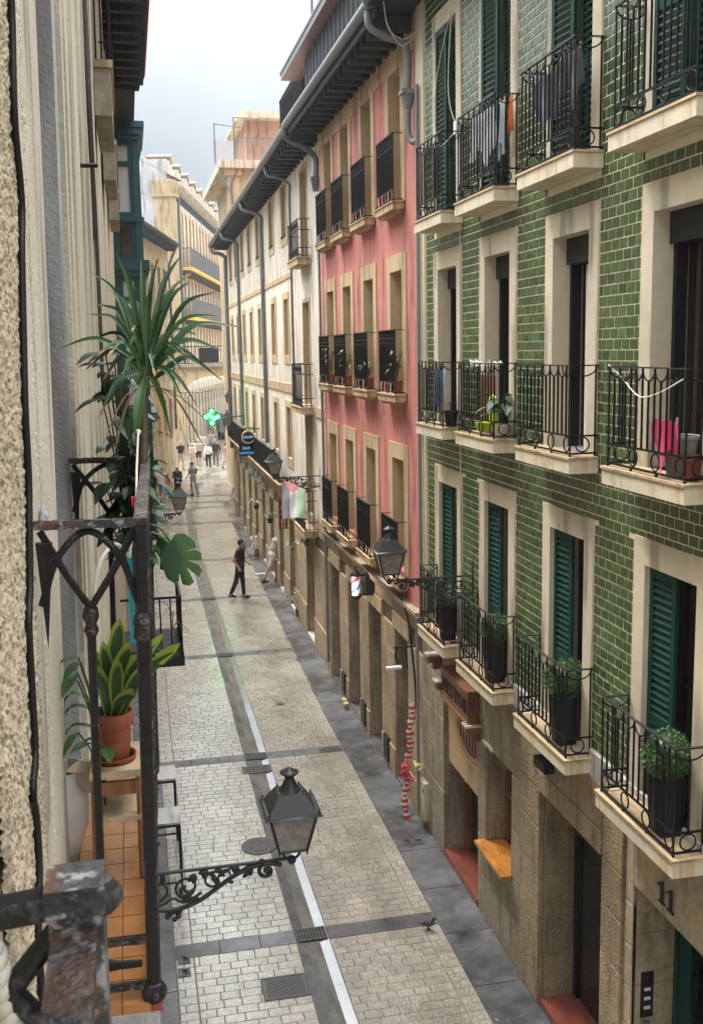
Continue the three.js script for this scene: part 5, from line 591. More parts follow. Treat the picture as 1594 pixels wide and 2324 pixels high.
// ---------- people: one continuous skin per figure from a smooth distance field ----------
function surfaceNet(sdf, lo, hi, cell, pos, nor, meta) {
  const n = [0, 1, 2].map(i => Math.ceil((hi[i] - lo[i]) / cell) + 1), N = n[0] * n[1] * n[2], f = new Float32Array(N), id = (i, j, k) => i + n[0] * (j + n[1] * k);
  for (let k = 0; k < n[2]; k++) for (let j = 0; j < n[1]; j++) for (let i = 0; i < n[0]; i++) f[id(i, j, k)] = sdf(lo[0] + i * cell, lo[1] + j * cell, lo[2] + k * cell);
  const vi = new Int32Array(N).fill(-1), vs = [];
  const cor = [[0, 0, 0], [1, 0, 0], [0, 1, 0], [1, 1, 0], [0, 0, 1], [1, 0, 1], [0, 1, 1], [1, 1, 1]], ed = [[0, 1], [2, 3], [4, 5], [6, 7], [0, 2], [1, 3], [4, 6], [5, 7], [0, 4], [1, 5], [2, 6], [3, 7]];
  for (let k = 0; k < n[2] - 1; k++) for (let j = 0; j < n[1] - 1; j++) for (let i = 0; i < n[0] - 1; i++) {
    let m = 0; const v = []; for (let c = 0; c < 8; c++) { const q = f[id(i + cor[c][0], j + cor[c][1], k + cor[c][2])]; v.push(q); if (q < 0) m |= 1 << c; } if (m === 0 || m === 255) continue;
    let x = 0, y = 0, z = 0, w = 0; for (const [a, b] of ed) { if ((v[a] < 0) === (v[b] < 0)) continue; const t = v[a] / (v[a] - v[b]); x += cor[a][0] + t * (cor[b][0] - cor[a][0]); y += cor[a][1] + t * (cor[b][1] - cor[a][1]); z += cor[a][2] + t * (cor[b][2] - cor[a][2]); w++; }
    vi[id(i, j, k)] = vs.length; vs.push([lo[0] + (i + x / w) * cell, lo[1] + (j + y / w) * cell, lo[2] + (k + z / w) * cell]);
  }
  const e = cell * 0.5, ns = vs.map(([x, y, z]) => { const g = V3(sdf(x + e, y, z) - sdf(x - e, y, z), sdf(x, y + e, z) - sdf(x, y - e, z), sdf(x, y, z + e) - sdf(x, y, z - e)); g.normalize(); return [g.x, g.y, g.z]; });
  const face = (a, b, c, d, flip) => { if (a < 0 || b < 0 || c < 0 || d < 0) return; const o = flip ? [a, c, b, a, d, c] : [a, b, c, a, c, d]; for (const q of o) { pos.push(...vs[q]); nor.push(...ns[q]); } };
  for (let k = 1; k < n[2] - 1; k++) for (let j = 1; j < n[1] - 1; j++) for (let i = 1; i < n[0] - 1; i++) { const a = f[id(i, j, k)] < 0; let b = f[id(i + 1, j, k)] < 0; if (a !== b) face(vi[id(i, j - 1, k - 1)], vi[id(i, j, k - 1)], vi[id(i, j, k)], vi[id(i, j - 1, k)], !a); b = f[id(i, j + 1, k)] < 0; if (a !== b) face(vi[id(i - 1, j, k - 1)], vi[id(i - 1, j, k)], vi[id(i, j, k)], vi[id(i, j, k - 1)], !a); b = f[id(i, j, k + 1)] < 0; if (a !== b) face(vi[id(i - 1, j - 1, k)], vi[id(i, j - 1, k)], vi[id(i, j, k)], vi[id(i - 1, j, k)], !a); }
}
const SKIN = [0.48, 0.27, 0.18];
function person(label, x, z, yaw, o) {
  const H = o.h || 1.7, S = H / 1.75, rad = v => v * Math.PI / 180;
  const A = Object.assign({ lean: 3, lLeg: 10, rLeg: -12, lKnee: 8, rKnee: 14, lArm: -12, rArm: 14, lElb: 20, rElb: 25, head: 0, spread: 9, nod: 0 }, o.pose || {});
  const hipY = 0.93, lean = rad(A.lean); const J = {};
  const up = (y, dz = 0) => [0, hipY + (y - hipY) * Math.cos(lean), (y - hipY) * Math.sin(lean) + dz];
  J.pel = [0, hipY, 0]; J.belly = up(1.1); J.chest = up(1.3); J.neck = up(1.47); J.head = up(1.62, 0.02 + 0.12 * Math.sin(rad(A.nod)));
  const limb = (base, a, b, l1, l2, side) => { const k = [base[0] + side * 0.012, base[1] - l1 * Math.cos(a), base[2] + l1 * Math.sin(a)], an = a - b; return [k, [k[0], k[1] - l2 * Math.cos(an), k[2] + l2 * Math.sin(an)]]; };
  for (const [s, n] of [[1, 'l'], [-1, 'r']]) { const hp = [s * 0.095, hipY - 0.02, 0]; const [k, a] = limb(hp, rad(A[n + 'Leg']), rad(A[n + 'Knee']), 0.43, 0.43, s); J[n + 'Hip'] = hp; J[n + 'Kn'] = k; J[n + 'An'] = a; const sh = up(1.41); sh[0] = s * 0.185; const aa = rad(A[n + 'Arm']), sp = rad(A.spread), el = [sh[0] + s * 0.29 * Math.sin(sp), sh[1] - 0.29 * Math.cos(aa) * Math.cos(sp), sh[2] + 0.29 * Math.sin(aa)], bb = aa + rad(A[n + 'Elb']), inn = (A[n + 'In'] || 0); const wr = [el[0] - s * 0.25 * inn, el[1] - 0.25 * Math.cos(bb), el[2] + 0.25 * Math.sin(bb)]; J[n + 'Sh'] = sh; J[n + 'El'] = el; J[n + 'Wr'] = wr; }
  const minY = Math.min(J.lAn[1], J.rAn[1]) - 0.085; for (const k in J) J[k][1] -= minY;
  const caps = [], C = (a, b, r1, r2, col) => caps.push([a, b, r1, r2, col]);
  const shirt = o.shirt || [0.5, 0.5, 0.5], pants = o.pants || [0.05, 0.05, 0.06], shoe = o.shoe || [0.03, 0.03, 0.03], hair = o.hair || [0.03, 0.02, 0.015], skin = o.skin || SKIN;
  for (const n of ['l', 'r']) { C(J[n + 'Hip'], J[n + 'Kn'], 0.094, 0.068, o.shorts ? (t) => t < 0.85 ? pants : skin : () => pants); C(J[n + 'Kn'], J[n + 'An'], o.shorts ? 0.058 : 0.07, o.shorts ? 0.038 : 0.052, t => o.shorts ? (t > 0.82 && o.sock ? o.sock : skin) : t > 0.93 ? skin : pants); const an = J[n + 'An']; C([an[0], an[1] - 0.035, an[2] - 0.03], [an[0] + (n === 'l' ? 0.015 : -0.015), an[1] - 0.05, an[2] + 0.15], 0.045, 0.036, () => shoe); C(J[n + 'Sh'], J[n + 'El'], 0.062, 0.046, t => o.sleeves === 'long' || (o.sleeves !== 'none' && t < 0.62) ? shirt : skin); C(J[n + 'El'], J[n + 'Wr'], 0.044, 0.03, () => o.sleeves === 'long' ? shirt : skin); }
  C(J.neck, J.head, 0.055, 0.05, () => skin);
  const ell = [[J.pel, 0.165, 0.13, 0.125, pants], [J.belly, 0.172, 0.2, 0.128, shirt], [J.chest, 0.2, 0.19, 0.132, shirt], [[0, J.chest[1] + 0.1, J.chest[2]], 0.21, 0.085, 0.1, shirt]];
  if (o.skirt) for (let i = 0; i < 6; i++) ell.push([[0, J.pel[1] - 0.02 - i * 0.085, 0], 0.17 + i * 0.012, 0.09, 0.14 + i * 0.012, pants]);
  const hy = rad(A.head), hx = Math.sin(hy), hz = Math.cos(hy), hd = J.head, hp = (a, b, c) => [hd[0] + a * hz + c * hx, hd[1] + b, hd[2] - a * hx + c * hz];
  const heads = [[hd, 0.078, 0.115, 0.094, skin], [hp(0, -0.012, 0.098), 0.014, 0.024, 0.02, skin], [hp(0.08, -0.005, 0), 0.014, 0.03, 0.02, skin], [hp(-0.08, -0.005, 0), 0.014, 0.03, 0.02, skin], [hp(0, -0.075, 0.05), 0.045, 0.035, 0.04, skin]];
  if (!o.bald) heads.push([hp(0, 0.04, -0.02), 0.088, 0.095, 0.095, hair]); if (o.longHair) heads.push([hp(0, -0.06, -0.06), 0.09, 0.13, 0.06, hair]); if (o.cap) { heads.push([hp(0, 0.07, 0.0), 0.092, 0.06, 0.1, o.cap], [hp(0, 0.05, 0.11), 0.06, 0.012, 0.06, o.cap]); }
  const hands = []; for (const [n, s] of [['l', 1], ['r', -1]]) { const w = J[n + 'Wr'], e = J[n + 'El'], d = V3(w[0] - e[0], w[1] - e[1], w[2] - e[2]).normalize(), f = V3(1, 0, 0).cross(d).normalize(), sd = f, q = (a, b, c) => [w[0] + d.x * a + sd.x * b + c * -s, w[1] + d.y * a + sd.y * b, w[2] + d.z * a + sd.z * b]; const g = [[q(0.0, 0, 0), q(0.03, 0, 0), 0.026, 0.03], [q(0.045, -0.018, 0), q(0.075, -0.018, 0.004), 0.022, 0.02], [q(0.045, 0.018, 0), q(0.075, 0.018, 0.004), 0.022, 0.02]]; for (let i = 0; i < 4; i++) { const b = (i - 1.5) * 0.02, l = [0.058, 0.07, 0.065, 0.048][i]; g.push([q(0.075, b, 0.004), q(0.075 + l * 0.55, b * 1.08, 0.014), 0.0095, 0.009], [q(0.075 + l * 0.55, b * 1.08, 0.014), q(0.075 + l * 0.92, b * 1.08, 0.036), 0.009, 0.008]); } g.push([q(0.025, 0.03, 0.004), q(0.055, 0.052, 0.016), 0.012, 0.0105], [q(0.055, 0.052, 0.016), q(0.085, 0.05, 0.03), 0.0105, 0.009]); hands.push([n, w, g, d]); }
  const sm = (a, b, k) => { const h = Math.max(k - Math.abs(a - b), 0) / k; return Math.min(a, b) - h * h * k * 0.25; };
  const dc = (p, [a, b, r1, r2]) => { const ax = b[0] - a[0], ay = b[1] - a[1], az = b[2] - a[2], t = Math.max(0, Math.min(1, ((p[0] - a[0]) * ax + (p[1] - a[1]) * ay + (p[2] - a[2]) * az) / (ax * ax + ay * ay + az * az + 1e-9))); return [Math.hypot(p[0] - a[0] - ax * t, p[1] - a[1] - ay * t, p[2] - a[2] - az * t) - r1 - (r2 - r1) * t, t]; };
  const de = (p, [c, a, b, d]) => { const q = Math.hypot((p[0] - c[0]) / a, (p[1] - c[1]) / b, (p[2] - c[2]) / d); return (q - 1) * Math.min(a, b, d); };
  const body = (X, Y, Z) => { const p = [X, Y, Z]; let r = 1; for (const c of caps) r = sm(r, dc(p, c)[0], 0.035); for (const e of ell) r = sm(r, de(p, e), 0.06); for (let i = 0; i < heads.length; i++) r = sm(r, de(p, heads[i]), 0.012); return r; };
  const colour = (p) => { let best = 9, col = skin; for (const c of caps) { const [d, t] = dc(p, c); if (d < best) { best = d; col = c[4](t); } } for (const e of ell) { const d = de(p, e); if (d < best) { best = d; col = e[4]; } } for (const e of heads) { const d = de(p, e); if (d < best) { best = d; col = e[4]; } }
    const lx = (p[0] - hd[0]) * hz - (p[2] - hd[2]) * hx, lz = (p[0] - hd[0]) * hx + (p[2] - hd[2]) * hz, ly = p[1] - hd[1]; if (best > -0.02 && lz > 0.06 && Math.abs(ly - 0.01) < 0.012 && Math.abs(Math.abs(lx) - 0.03) < 0.013) col = [0.03, 0.02, 0.02]; if (lz > 0.06 && Math.abs(ly + 0.06) < 0.008 && Math.abs(lx) < 0.022) col = [0.35, 0.12, 0.1]; return col; };
  const pos = [], nor = [], ext = 1.0; const bb = [[-0.55, -0.01, -0.62], [0.55, 1.85, 0.62]];
  surfaceNet(body, bb[0], bb[1], o.cell || 0.03, pos, nor);
  const nBody = pos.length / 3; const cols = []; for (let i = 0; i < nBody; i++) cols.push(...colour([pos[3 * i], pos[3 * i + 1], pos[3 * i + 2]]));
  if (o.fine) for (const [n, w, g] of hands) { const hs = (X, Y, Z) => { let r = 1; for (const c of g) r = sm(r, dc([X, Y, Z], c)[0], 0.008); return r; }; surfaceNet(hs, w.map(v => v - 0.17), w.map(v => v + 0.17), 0.006, pos, nor); } else for (const [n, w, g] of hands) { const hs = (X, Y, Z) => { let r = 1; for (const c of g) r = sm(r, dc([X, Y, Z], c)[0], 0.008); return r; }; surfaceNet(hs, w.map(v => v - 0.17), w.map(v => v + 0.17), 0.009, pos, nor); }
  while (cols.length < pos.length) cols.push(...skin);
  const g = new THREE.BufferGeometry(); g.setAttribute('position', new THREE.Float32BufferAttribute(pos, 3)); g.setAttribute('normal', new THREE.Float32BufferAttribute(nor, 3)); g.setAttribute('color', new THREE.Float32BufferAttribute(cols, 3)); boxUV(g); g.scale(S, S, S);
  const t = new THREE.Group(); t.name = numbered('person'); t.userData = { label, category: 'person', _o: [0, 0, 0] }; t.position.set(x, o.y || 0, z); t.rotation.y = yaw; scene.add(t);
  const m = new THREE.Mesh(g, mt([1, 1, 1], { vertexColors: true, roughness: 0.8 })); m.name = 'body'; put(m, t);
  const sc = p => p.map(v => v * S);
  if (o.pack) mesh('backpack', [(() => { const q = new THREE.SphereGeometry(0.15, 10, 8); q.scale(0.9, 1.35, 0.6); q.translate(0, (J.chest[1] - 0.05), J.chest[2] - 0.17); q.scale(S, S, S); return q; })(), ...[1, -1].map(s => tube([[s * 0.1, J.chest[1] + 0.15, -0.1], [s * 0.12, J.chest[1] + 0.16, 0.06], [s * 0.11, J.chest[1] - 0.05, 0.13], [s * 0.12, J.chest[1] - 0.2, 0.02]].map(sc), 0.018))], mt(o.pack), t);
  if (o.bag) mesh('shoulder_bag', [(() => { const q = new THREE.SphereGeometry(0.1, 8, 6); q.scale(0.6, 1, 1.1); q.translate(0.21, J.pel[1] + 0.02, 0.02); q.scale(S, S, S); return q; })(), tube([[0.2, J.pel[1] + 0.1, 0], [0, J.chest[1], 0.14], [-0.14, J.chest[1] + 0.16, 0]].map(sc), 0.01)], mt(o.bag), t);
  return t;
}
const navy = [0.008, 0.01, 0.02];
person('man in navy shirt and trousers walking across the wet street', 2.95, -30.35, 1.15, { h: 1.78, cell: 0.02, fine: true, shirt: navy, pants: [0.009, 0.011, 0.02], hair: [0.02, 0.015, 0.012], pose: { lean: 4, lLeg: 5, lKnee: 2, rLeg: -13, rKnee: 12, lArm: -8, lElb: 75, rArm: -28, rElb: 60, head: 25, spread: 10, lIn: 0.5 } });
person('man in grey shirt and beige shorts leaning into a doorway', 4.16, -32.1, 1.9, { h: 1.75, cell: 0.022, fine: true, shorts: true, sock: [0.03, 0.03, 0.035], shirt: [0.34, 0.33, 0.32], pants: [0.55, 0.48, 0.38], pose: { lean: 24, lLeg: 22, lKnee: 20, rLeg: -26, rKnee: 2, lArm: 45, lElb: 30, rArm: 30, rElb: 20, head: 0 } });
person('white-haired woman in a black jacket facing up the street', 2.15, -53.0, 0.05, { h: 1.62, sleeves: 'long', shirt: [0.02, 0.022, 0.028], pants: [0.03, 0.03, 0.04], hair: [0.75, 0.72, 0.66], longHair: true, bag: [0.05, 0.05, 0.06], pose: { lArm: 10, lElb: 70, rArm: 8, rElb: 80, lIn: 0.6, rIn: 0.6 } });
person('man with cap, grey top, shorts and black backpack', 2.98, -53.8, -1.0, { h: 1.72, sleeves: 'long', shorts: true, shirt: [0.42, 0.4, 0.36], pants: [0.50, 0.50, 0.52], cap: [0.08, 0.07, 0.06], pack: [0.02, 0.02, 0.022], pose: { lLeg: -10, rLeg: 8, lArm: 5, lElb: 60 } });
person('youth in a pale pink T-shirt and denim shorts seen from behind', 1.32, -51.6, 2.9, { h: 1.7, shorts: true, shirt: [0.72, 0.55, 0.62], pants: [0.14, 0.24, 0.38], hair: [0.06, 0.035, 0.02], pose: { lLeg: 10, rLeg: -14 } });
person('child in blue trousers striding beside the youth in pink', 1.6, -52.2, 2.5, { h: 1.4, shirt: [0.55, 0.1, 0.08], pants: [0.05, 0.14, 0.3], shoe: [0.6, 0.6, 0.6], pose: { lLeg: 30, rLeg: -32, lKnee: 10, rKnee: 30 } });
person('person in a dark green jacket and pale trousers', 1.85, -60.3, 2.6, { h: 1.78, sleeves: 'long', shirt: [0.012, 0.035, 0.02], pants: [0.55, 0.56, 0.56], shoe: [0.6, 0.6, 0.6], pose: { lLeg: -14, rLeg: 12 } });
person('bald man in a black T-shirt and grey shorts', 2.95, -66.3, 0.3, { h: 1.78, bald: true, shorts: true, shirt: [0.018, 0.018, 0.02], pants: [0.3, 0.31, 0.33], pose: { spread: 16 } });
person('woman in a pale pink top and beige trousers', 3.72, -66.4, -0.1, { h: 1.62, sleeves: 'long', shirt: [0.72, 0.55, 0.48], pants: [0.55, 0.45, 0.35], hair: [0.6, 0.55, 0.5], pose: { lArm: 10, lElb: 80, rArm: 10, rElb: 80, lIn: 0.5, rIn: 0.5 } });
person('man in a beige shirt and black shorts behind the woman in pink', 4.15, -67.6, -0.2, { h: 1.76, shorts: true, shirt: [0.5, 0.42, 0.33], pants: [0.02, 0.02, 0.02], hair: [0.4, 0.36, 0.3] });
person('woman in a white jacket and black trousers walking towards us', 4.66, -65.9, -0.1, { h: 1.64, sleeves: 'long', shirt: [0.78, 0.76, 0.72], pants: [0.015, 0.015, 0.017], shoe: [0.7, 0.7, 0.68], hair: [0.12, 0.06, 0.035], bag: [0.02, 0.02, 0.02], pose: { lArm: 12, lElb: 90, lIn: 0.5 } });
person('stocky man in a dark open jacket and grey trousers beside the woman in white', 5.16, -66.2, -0.15, { h: 1.84, sleeves: 'long', shirt: [0.025, 0.045, 0.04], pants: [0.16, 0.155, 0.15], shoe: [0.75, 0.75, 0.73], hair: [0.2, 0.12, 0.08], pose: { spread: 16 } });
person('woman with dark hair and bare shoulders in a pale skirt', 5.75, -65.5, 0.6, { h: 1.66, sleeves: 'none', skirt: true, shirt: [0.55, 0.28, 0.2], pants: [0.55, 0.5, 0.42], hair: [0.03, 0.015, 0.01], longHair: true });
person('woman in a long white dress at the house corner', 6.02, -65.1, 2.8, { h: 1.62, sleeves: 'none', skirt: true, shirt: [0.74, 0.72, 0.72], pants: [0.74, 0.72, 0.72], hair: [0.02, 0.012, 0.01], longHair: true });
person('tall person in a grey patterned shirt farther back under the archway', 4.75, -72, 0.1, { h: 1.85, shirt: [0.45, 0.43, 0.43], pants: [0.4, 0.4, 0.42], hair: [0.1, 0.07, 0.05] });
person('man in a dull grey top at the back of the crowd', 5.4, -73, 0.1, { h: 1.9, shirt: [0.25, 0.24, 0.24], pants: [0.1, 0.1, 0.1] });

// ---------- plants ----------
function blade(q, pts, w, fold = 0.35, prof = t => Math.sin(Math.PI * Math.min(1, 0.12 + t * 0.88)) ** 0.7, col, upv = [0, 1, 0]) { // long leaf along a curve
  const c = new THREE.CatmullRomCurve3(pts.map(p => V3(...p))), n = 12, rows = []; for (let i = 0; i <= n; i++) { const t = i / n, p = c.getPoint(t), d = c.getTangent(t); let s = d.clone().cross(V3(...upv)); if (s.length() < 0.05) s.set(1, 0, 0); s.normalize(); const u = s.clone().cross(d).normalize(), h = w * 0.5 * (i === n ? 0.02 : prof(t)); rows.push([p.clone().addScaledVector(s, -h).addScaledVector(u, h * fold), p, p.clone().addScaledVector(s, h).addScaledVector(u, h * fold)].map(v => [v.x, v.y, v.z])); }
  for (let i = 0; i < n; i++) { const a = rows[i], b = rows[i + 1]; q.quad(a[0], a[1], b[1], b[0], col); q.quad(a[1], a[2], b[2], b[1], col); } return q;
}
{
  const t = thing('yucca', 'tall spiky yucca rising above the rusty balcony railing', 'plant', [0.05, 5.82, -3.45]); const hx = 0.055, hy = 7.31, hz = -3.48;
  mesh('stem', [tube([[0.0, 5.95, -3.5], [0.01, 6.5, -3.5], [0.035, 7.0, -3.49], [hx, hy - 0.02, hz]], 0.0145, 16, 8)], M.bark, t);
  const tips = [[-0.02, 7.62, -3.45], [0.19, 7.62, -3.5], [0.22, 7.565, -3.6], [0.3, 7.5, -3.5], [0.3, 7.42, -3.45], [0.36, 7.385, -3.5], [-0.1, 7.57, -3.6], [0.3, 7.21, -3.5], [0.06, 7.62, -3.62], [0.11, 7.6, -3.42], [-0.12, 7.43, -3.5], [-0.11, 7.35, -3.6], [-0.09, 7.3, -3.38], [0.22, 7.12, -3.45], [-0.08, 7.22, -3.5], [0.2, 7.28, -3.3], [0.17, 7.14, -3.3], [-0.05, 7.5, -3.35], [0.24, 7.36, -3.62], [0.0, 7.48, -3.75], [0.13, 7.02, -3.5], [-0.1, 7.1, -3.42], [0.14, 7.44, -3.38]];
  const R = rnd(20), mats = [M.leafMid, M.leafGrey, M.leafMid, M.leafDark]; for (let i = 0; i < 22; i++) { const a = R() * 6.283, e = -0.7 + R() * 1.75, l = 0.2 + 0.11 * R(); tips.push([hx + Math.cos(a) * Math.cos(e) * l, hy + Math.sin(e) * l, hz + Math.sin(a) * Math.cos(e) * l]); }
  tips.forEach((p, i) => { const dn2 = p[1] < 7.3, b = [hx + (p[0] - hx) * 0.12, hy - 0.05 * R() + (dn2 ? -0.04 : 0), hz + (p[2] - hz) * 0.12], m = [hx + (p[0] - hx) * 0.55, hy + (p[1] - hy) * 0.6 + 0.035, hz + (p[2] - hz) * 0.55]; if (R() < 0.5) { const e = [m[0] + (p[0] - m[0]) * 0.72, m[1] + (p[1] - m[1]) * 0.72 + 0.004, m[2] + (p[2] - m[2]) * 0.72]; mesh('dry_tip', blade(new GB(), [e, [(e[0] + p[0]) / 2, (e[1] + p[1]) / 2, (e[2] + p[2]) / 2], [p[0] + (p[0] - e[0]) * 0.15, p[1] - 0.004, p[2] + (p[2] - e[2]) * 0.15]], 0.009, 0.4, undefined, null, [0, 0.45, 0.8]).geo(), M.leafDry, t); } mesh('leaf', blade(new GB(), [b, m, p], 0.016 + 0.008 * R(), 0.4, v => Math.sin(Math.PI * Math.pow(0.06 + v * 0.94, 0.6)) ** 0.9, null, [0.3 * (R() - 0.5), 0.45, 0.5 + 0.6 * R()]).geo(), mats[i % 4], t); });
  mesh('leaf', blade(new GB(), [[0.05, 7.22, -3.42], [0.03, 7.16, -3.36], [0.02, 7.1, -3.34], [0.012, 7.03, -3.34]], 0.034, 0.2, undefined, null, [0, 0.2, 1]).geo(), M.leafMid, t);
  for (const p of [[-0.1, 7.0, -3.4], [-0.06, 6.98, -3.4], [0.38, 7.19, -3.5], [0.27, 7.05, -3.5], [0.2, 6.92, -3.45], [0.12, 6.85, -3.4], [0.24, 6.98, -3.55], [0.01, 6.95, -3.36]]) mesh('dry_leaf', blade(new GB(), [[hx, 7.2, hz], [hx + (p[0] - hx) * 0.4, 7.17, hz + 0.02], p], 0.012 + 0.006 * R()).geo(), M.leafDry, t);
}
function broadLeaf(q, base, dir, up, L, W) { // oval leaf
  const d = V3(...dir).normalize(), s = d.clone().cross(V3(...up)).normalize(), u = s.clone().cross(d), n = 6, P = (t, e) => { const w = W * 0.5 * Math.sin(Math.PI * Math.pow(t, 0.8)), b = V3(...base).addScaledVector(d, L * t).addScaledVector(u, -0.25 * L * t * t + Math.abs(e) * w * 0.3).addScaledVector(s, e * w); return [b.x, b.y, b.z]; };
  for (let i = 0; i < n; i++) { const a = i / n, b = (i + 1) / n; q.quad(P(a, -1), P(a, 0), P(b, 0), P(b, -1)); q.quad(P(a, 0), P(a, 1), P(b, 1), P(b, 0)); } return q;
}
function leafyPlant(name, label, cat, o, n, h, spread, L, mats, seed, pot, dry = 0) { const t = thing(name, label, cat, o), R = rnd(seed), st = []; if (pot) { mesh('pot', lathe([[0, 0], [pot[0] * 0.78, 0], [pot[0], pot[1]], [pot[0] * 1.08, pot[1]], [pot[0] * 1.08, pot[1] * 0.85]], 14).translate(...o), pot[2], t); mesh('soil', new THREE.CylinderGeometry(pot[0] * 0.97, pot[0] * 0.97, 0.01, 12).translate(o[0], o[1] + pot[1] * 0.92, o[2]), M.soil, t); } const y0 = o[1] + (pot ? pot[1] : 0); for (let i = 0; i < n; i++) { const a = R() * 6.283, f = Math.sqrt(R()), e = [o[0] + Math.cos(a) * f * spread, y0 + h * (0.35 + 0.65 * R()), o[2] + Math.sin(a) * f * spread]; st.push(tube([[o[0], y0, o[2]], [o[0] + (e[0] - o[0]) * 0.4, y0 + (e[1] - y0) * 0.7, o[2] + (e[2] - o[2]) * 0.4], e], 0.0025, 5, 4)); mesh('leaf', broadLeaf(new GB(), e, [Math.cos(a) + (R() - 0.5), 0.2 - R() * 0.8, Math.sin(a) + (R() - 0.5)], [0, 1, 0.01], L * (0.7 + 0.6 * R()), L * 0.55).geo(), mats[Math.floor(R() * mats.length)], t); } mesh('stem', st, M.leafDark, t); return t; }
leafyPlant('rubber_plant', 'dark broad-leaved houseplant crowded behind the yucca against the wall', 'plant', [-0.03, 6.3, -3.75], 60, 1.02, 0.075, 0.11, [M.leafDark, M.leafDark, M.leafMid], 31, null);
leafyPlant('foliage_plant', 'bushy dark green potted plant hanging over the far end of the rusty balcony', 'plant', [0.01, 6.3, -3.65], 70, 0.75, 0.075, 0.07, [M.leafDark, M.leafMid], 32, null);
leafyPlant('ivy_plant', 'small glossy-leaved plant behind the dark balcony bar', 'plant', [-0.13, 6.0, -2.95], 12, 0.5, 0.07, 0.075, [M.leafDark, M.leafMid], 33, null);
{ // monstera leaf on its stalk
  const t = thing('monstera', 'large split monstera leaf dangling outside the rusty balcony', 'plant', [0.08, 6.6, -3.6]); const z = -3.6; const s = new THREE.Shape(); s.moveTo(0, 0.0); const pts = [[-0.035, 0.022], [-0.055, 0.0], [-0.06, -0.05], [-0.022, -0.05], [-0.07, -0.068], [-0.078, -0.088], [-0.055, -0.1], [-0.022, -0.085], [-0.052, -0.12], [-0.048, -0.14], [-0.03, -0.15], [-0.012, -0.11], [-0.022, -0.165], [0.0, -0.178], [0.02, -0.17], [0.016, -0.11], [0.042, -0.16], [0.06, -0.14], [0.055, -0.115], [0.026, -0.085], [0.07, -0.105], [0.078, -0.08], [0.065, -0.06], [0.028, -0.052], [0.07, -0.055], [0.072, -0.03], [0.05, 0.008], [0.02, 0.018]]; for (const p of pts) s.lineTo(...p); s.closePath(); const g = new THREE.ShapeGeometry(s, 6), P = g.attributes.position; for (let i = 0; i < P.count; i++) { const x = P.getX(i), y = P.getY(i); P.setZ(i, -Math.abs(x) * 0.35 - y * y * 1.2); } g.computeVertexNormals(); g.rotateZ(0.3); g.rotateY(-0.15); g.translate(0.115, 6.655, z); mesh('leaf', g, M.leafMid, t);
  const s2 = new THREE.Shape(); s2.moveTo(0, 0.02); for (const p of [[-0.03, 0.0], [-0.036, -0.05], [-0.022, -0.11], [0, -0.13], [0.025, -0.1], [0.036, -0.05], [0.026, 0.0]]) s2.lineTo(...p); const g2 = new THREE.ShapeGeometry(s2), P2 = g2.attributes.position; for (let i = 0; i < P2.count; i++) P2.setZ(i, -Math.abs(P2.getX(i)) * 0.4); g2.computeVertexNormals(); g2.rotateZ(0.1); g2.translate(0.105, 6.64, z + 0.03); mesh('leaf', g2, M.leafDark, t);
  mesh('stalk', tube([[0.04, 6.72, z], [0.075, 6.705, z], [0.11, 6.66, z]], 0.004, 12, 6), M.leafPale, t); mesh('stalk', [tube([[0.04, 6.7, z + 0.03], [0.08, 6.68, z + 0.03], [0.105, 6.655, z + 0.03]], 0.004, 12, 6)], M.leafPale, t);
}
{ // snake plant in terracotta pot on a stool
  const o = [-0.095, 6.145, -2.95], t = thing('snake_plant', 'variegated snake plant with yellow-edged leaves in a terracotta pot', 'plant', o);
  mesh('pot', lathe([[0, 0], [0.044, 0], [0.05, 0.1], [0.058, 0.1], [0.059, 0.14], [0.052, 0.14], [0.05, 0.12]], 20).translate(...o), M.terracotta, t); mesh('saucer', lathe([[0, -0.008], [0.058, -0.008], [0.062, 0.01], [0.058, 0.01], [0.055, 0]], 20).translate(...o), M.terracotta, t); mesh('soil', new THREE.CylinderGeometry(0.05, 0.05, 0.01, 14).translate(o[0], o[1] + 0.125, o[2]), M.soil, t);
  const Lf = [[-0.06, 6.56, -2.94, 0.052], [-0.035, 6.5, -2.9, 0.045], [-0.11, 6.5, -2.93, 0.04], [-0.13, 6.44, -2.9, 0.036], [-0.02, 6.44, -2.98, 0.042], [0.105, 6.49, -2.88, 0.042], [0.06, 6.5, -2.96, 0.034], [-0.15, 6.47, -3.0, 0.035], [-0.07, 6.46, -2.88, 0.04], [-0.03, 6.37, -2.87, 0.035]];
  const prof = v => v < 0.55 ? 0.5 + 0.5 * Math.min(1, v / 0.4) : Math.sqrt(Math.max(0, 1 - ((v - 0.55) / 0.45) ** 2)) ;
  const R = rnd(6); for (const [x, y, z, w] of Lf) { const b = [o[0] + (x - o[0]) * 0.12 + (R() - 0.5) * 0.02, o[1] + 0.12, o[2] + (z - o[2]) * 0.2], m = [b[0] + (x - b[0]) * 0.35, b[1] + (y - b[1]) * 0.55, b[2] + (z - b[2]) * 0.4]; mesh('leaf', blade(new GB(), [b, m, [x, y, z]], w, 0.3, prof, null, [0, 0.35, 1]).geo(), mt([0.24, 0.30, 0.04], { roughness: 0.35, side: D }), t); mesh('leaf_centre', blade(new GB(), [b, m, [x, y - 0.02, z]].map(p => [p[0], p[1], p[2] + 0.0035]), w * 0.66, 0.3, prof, null, [0, 0.35, 1]).geo(), M.leafDark, t); }
}
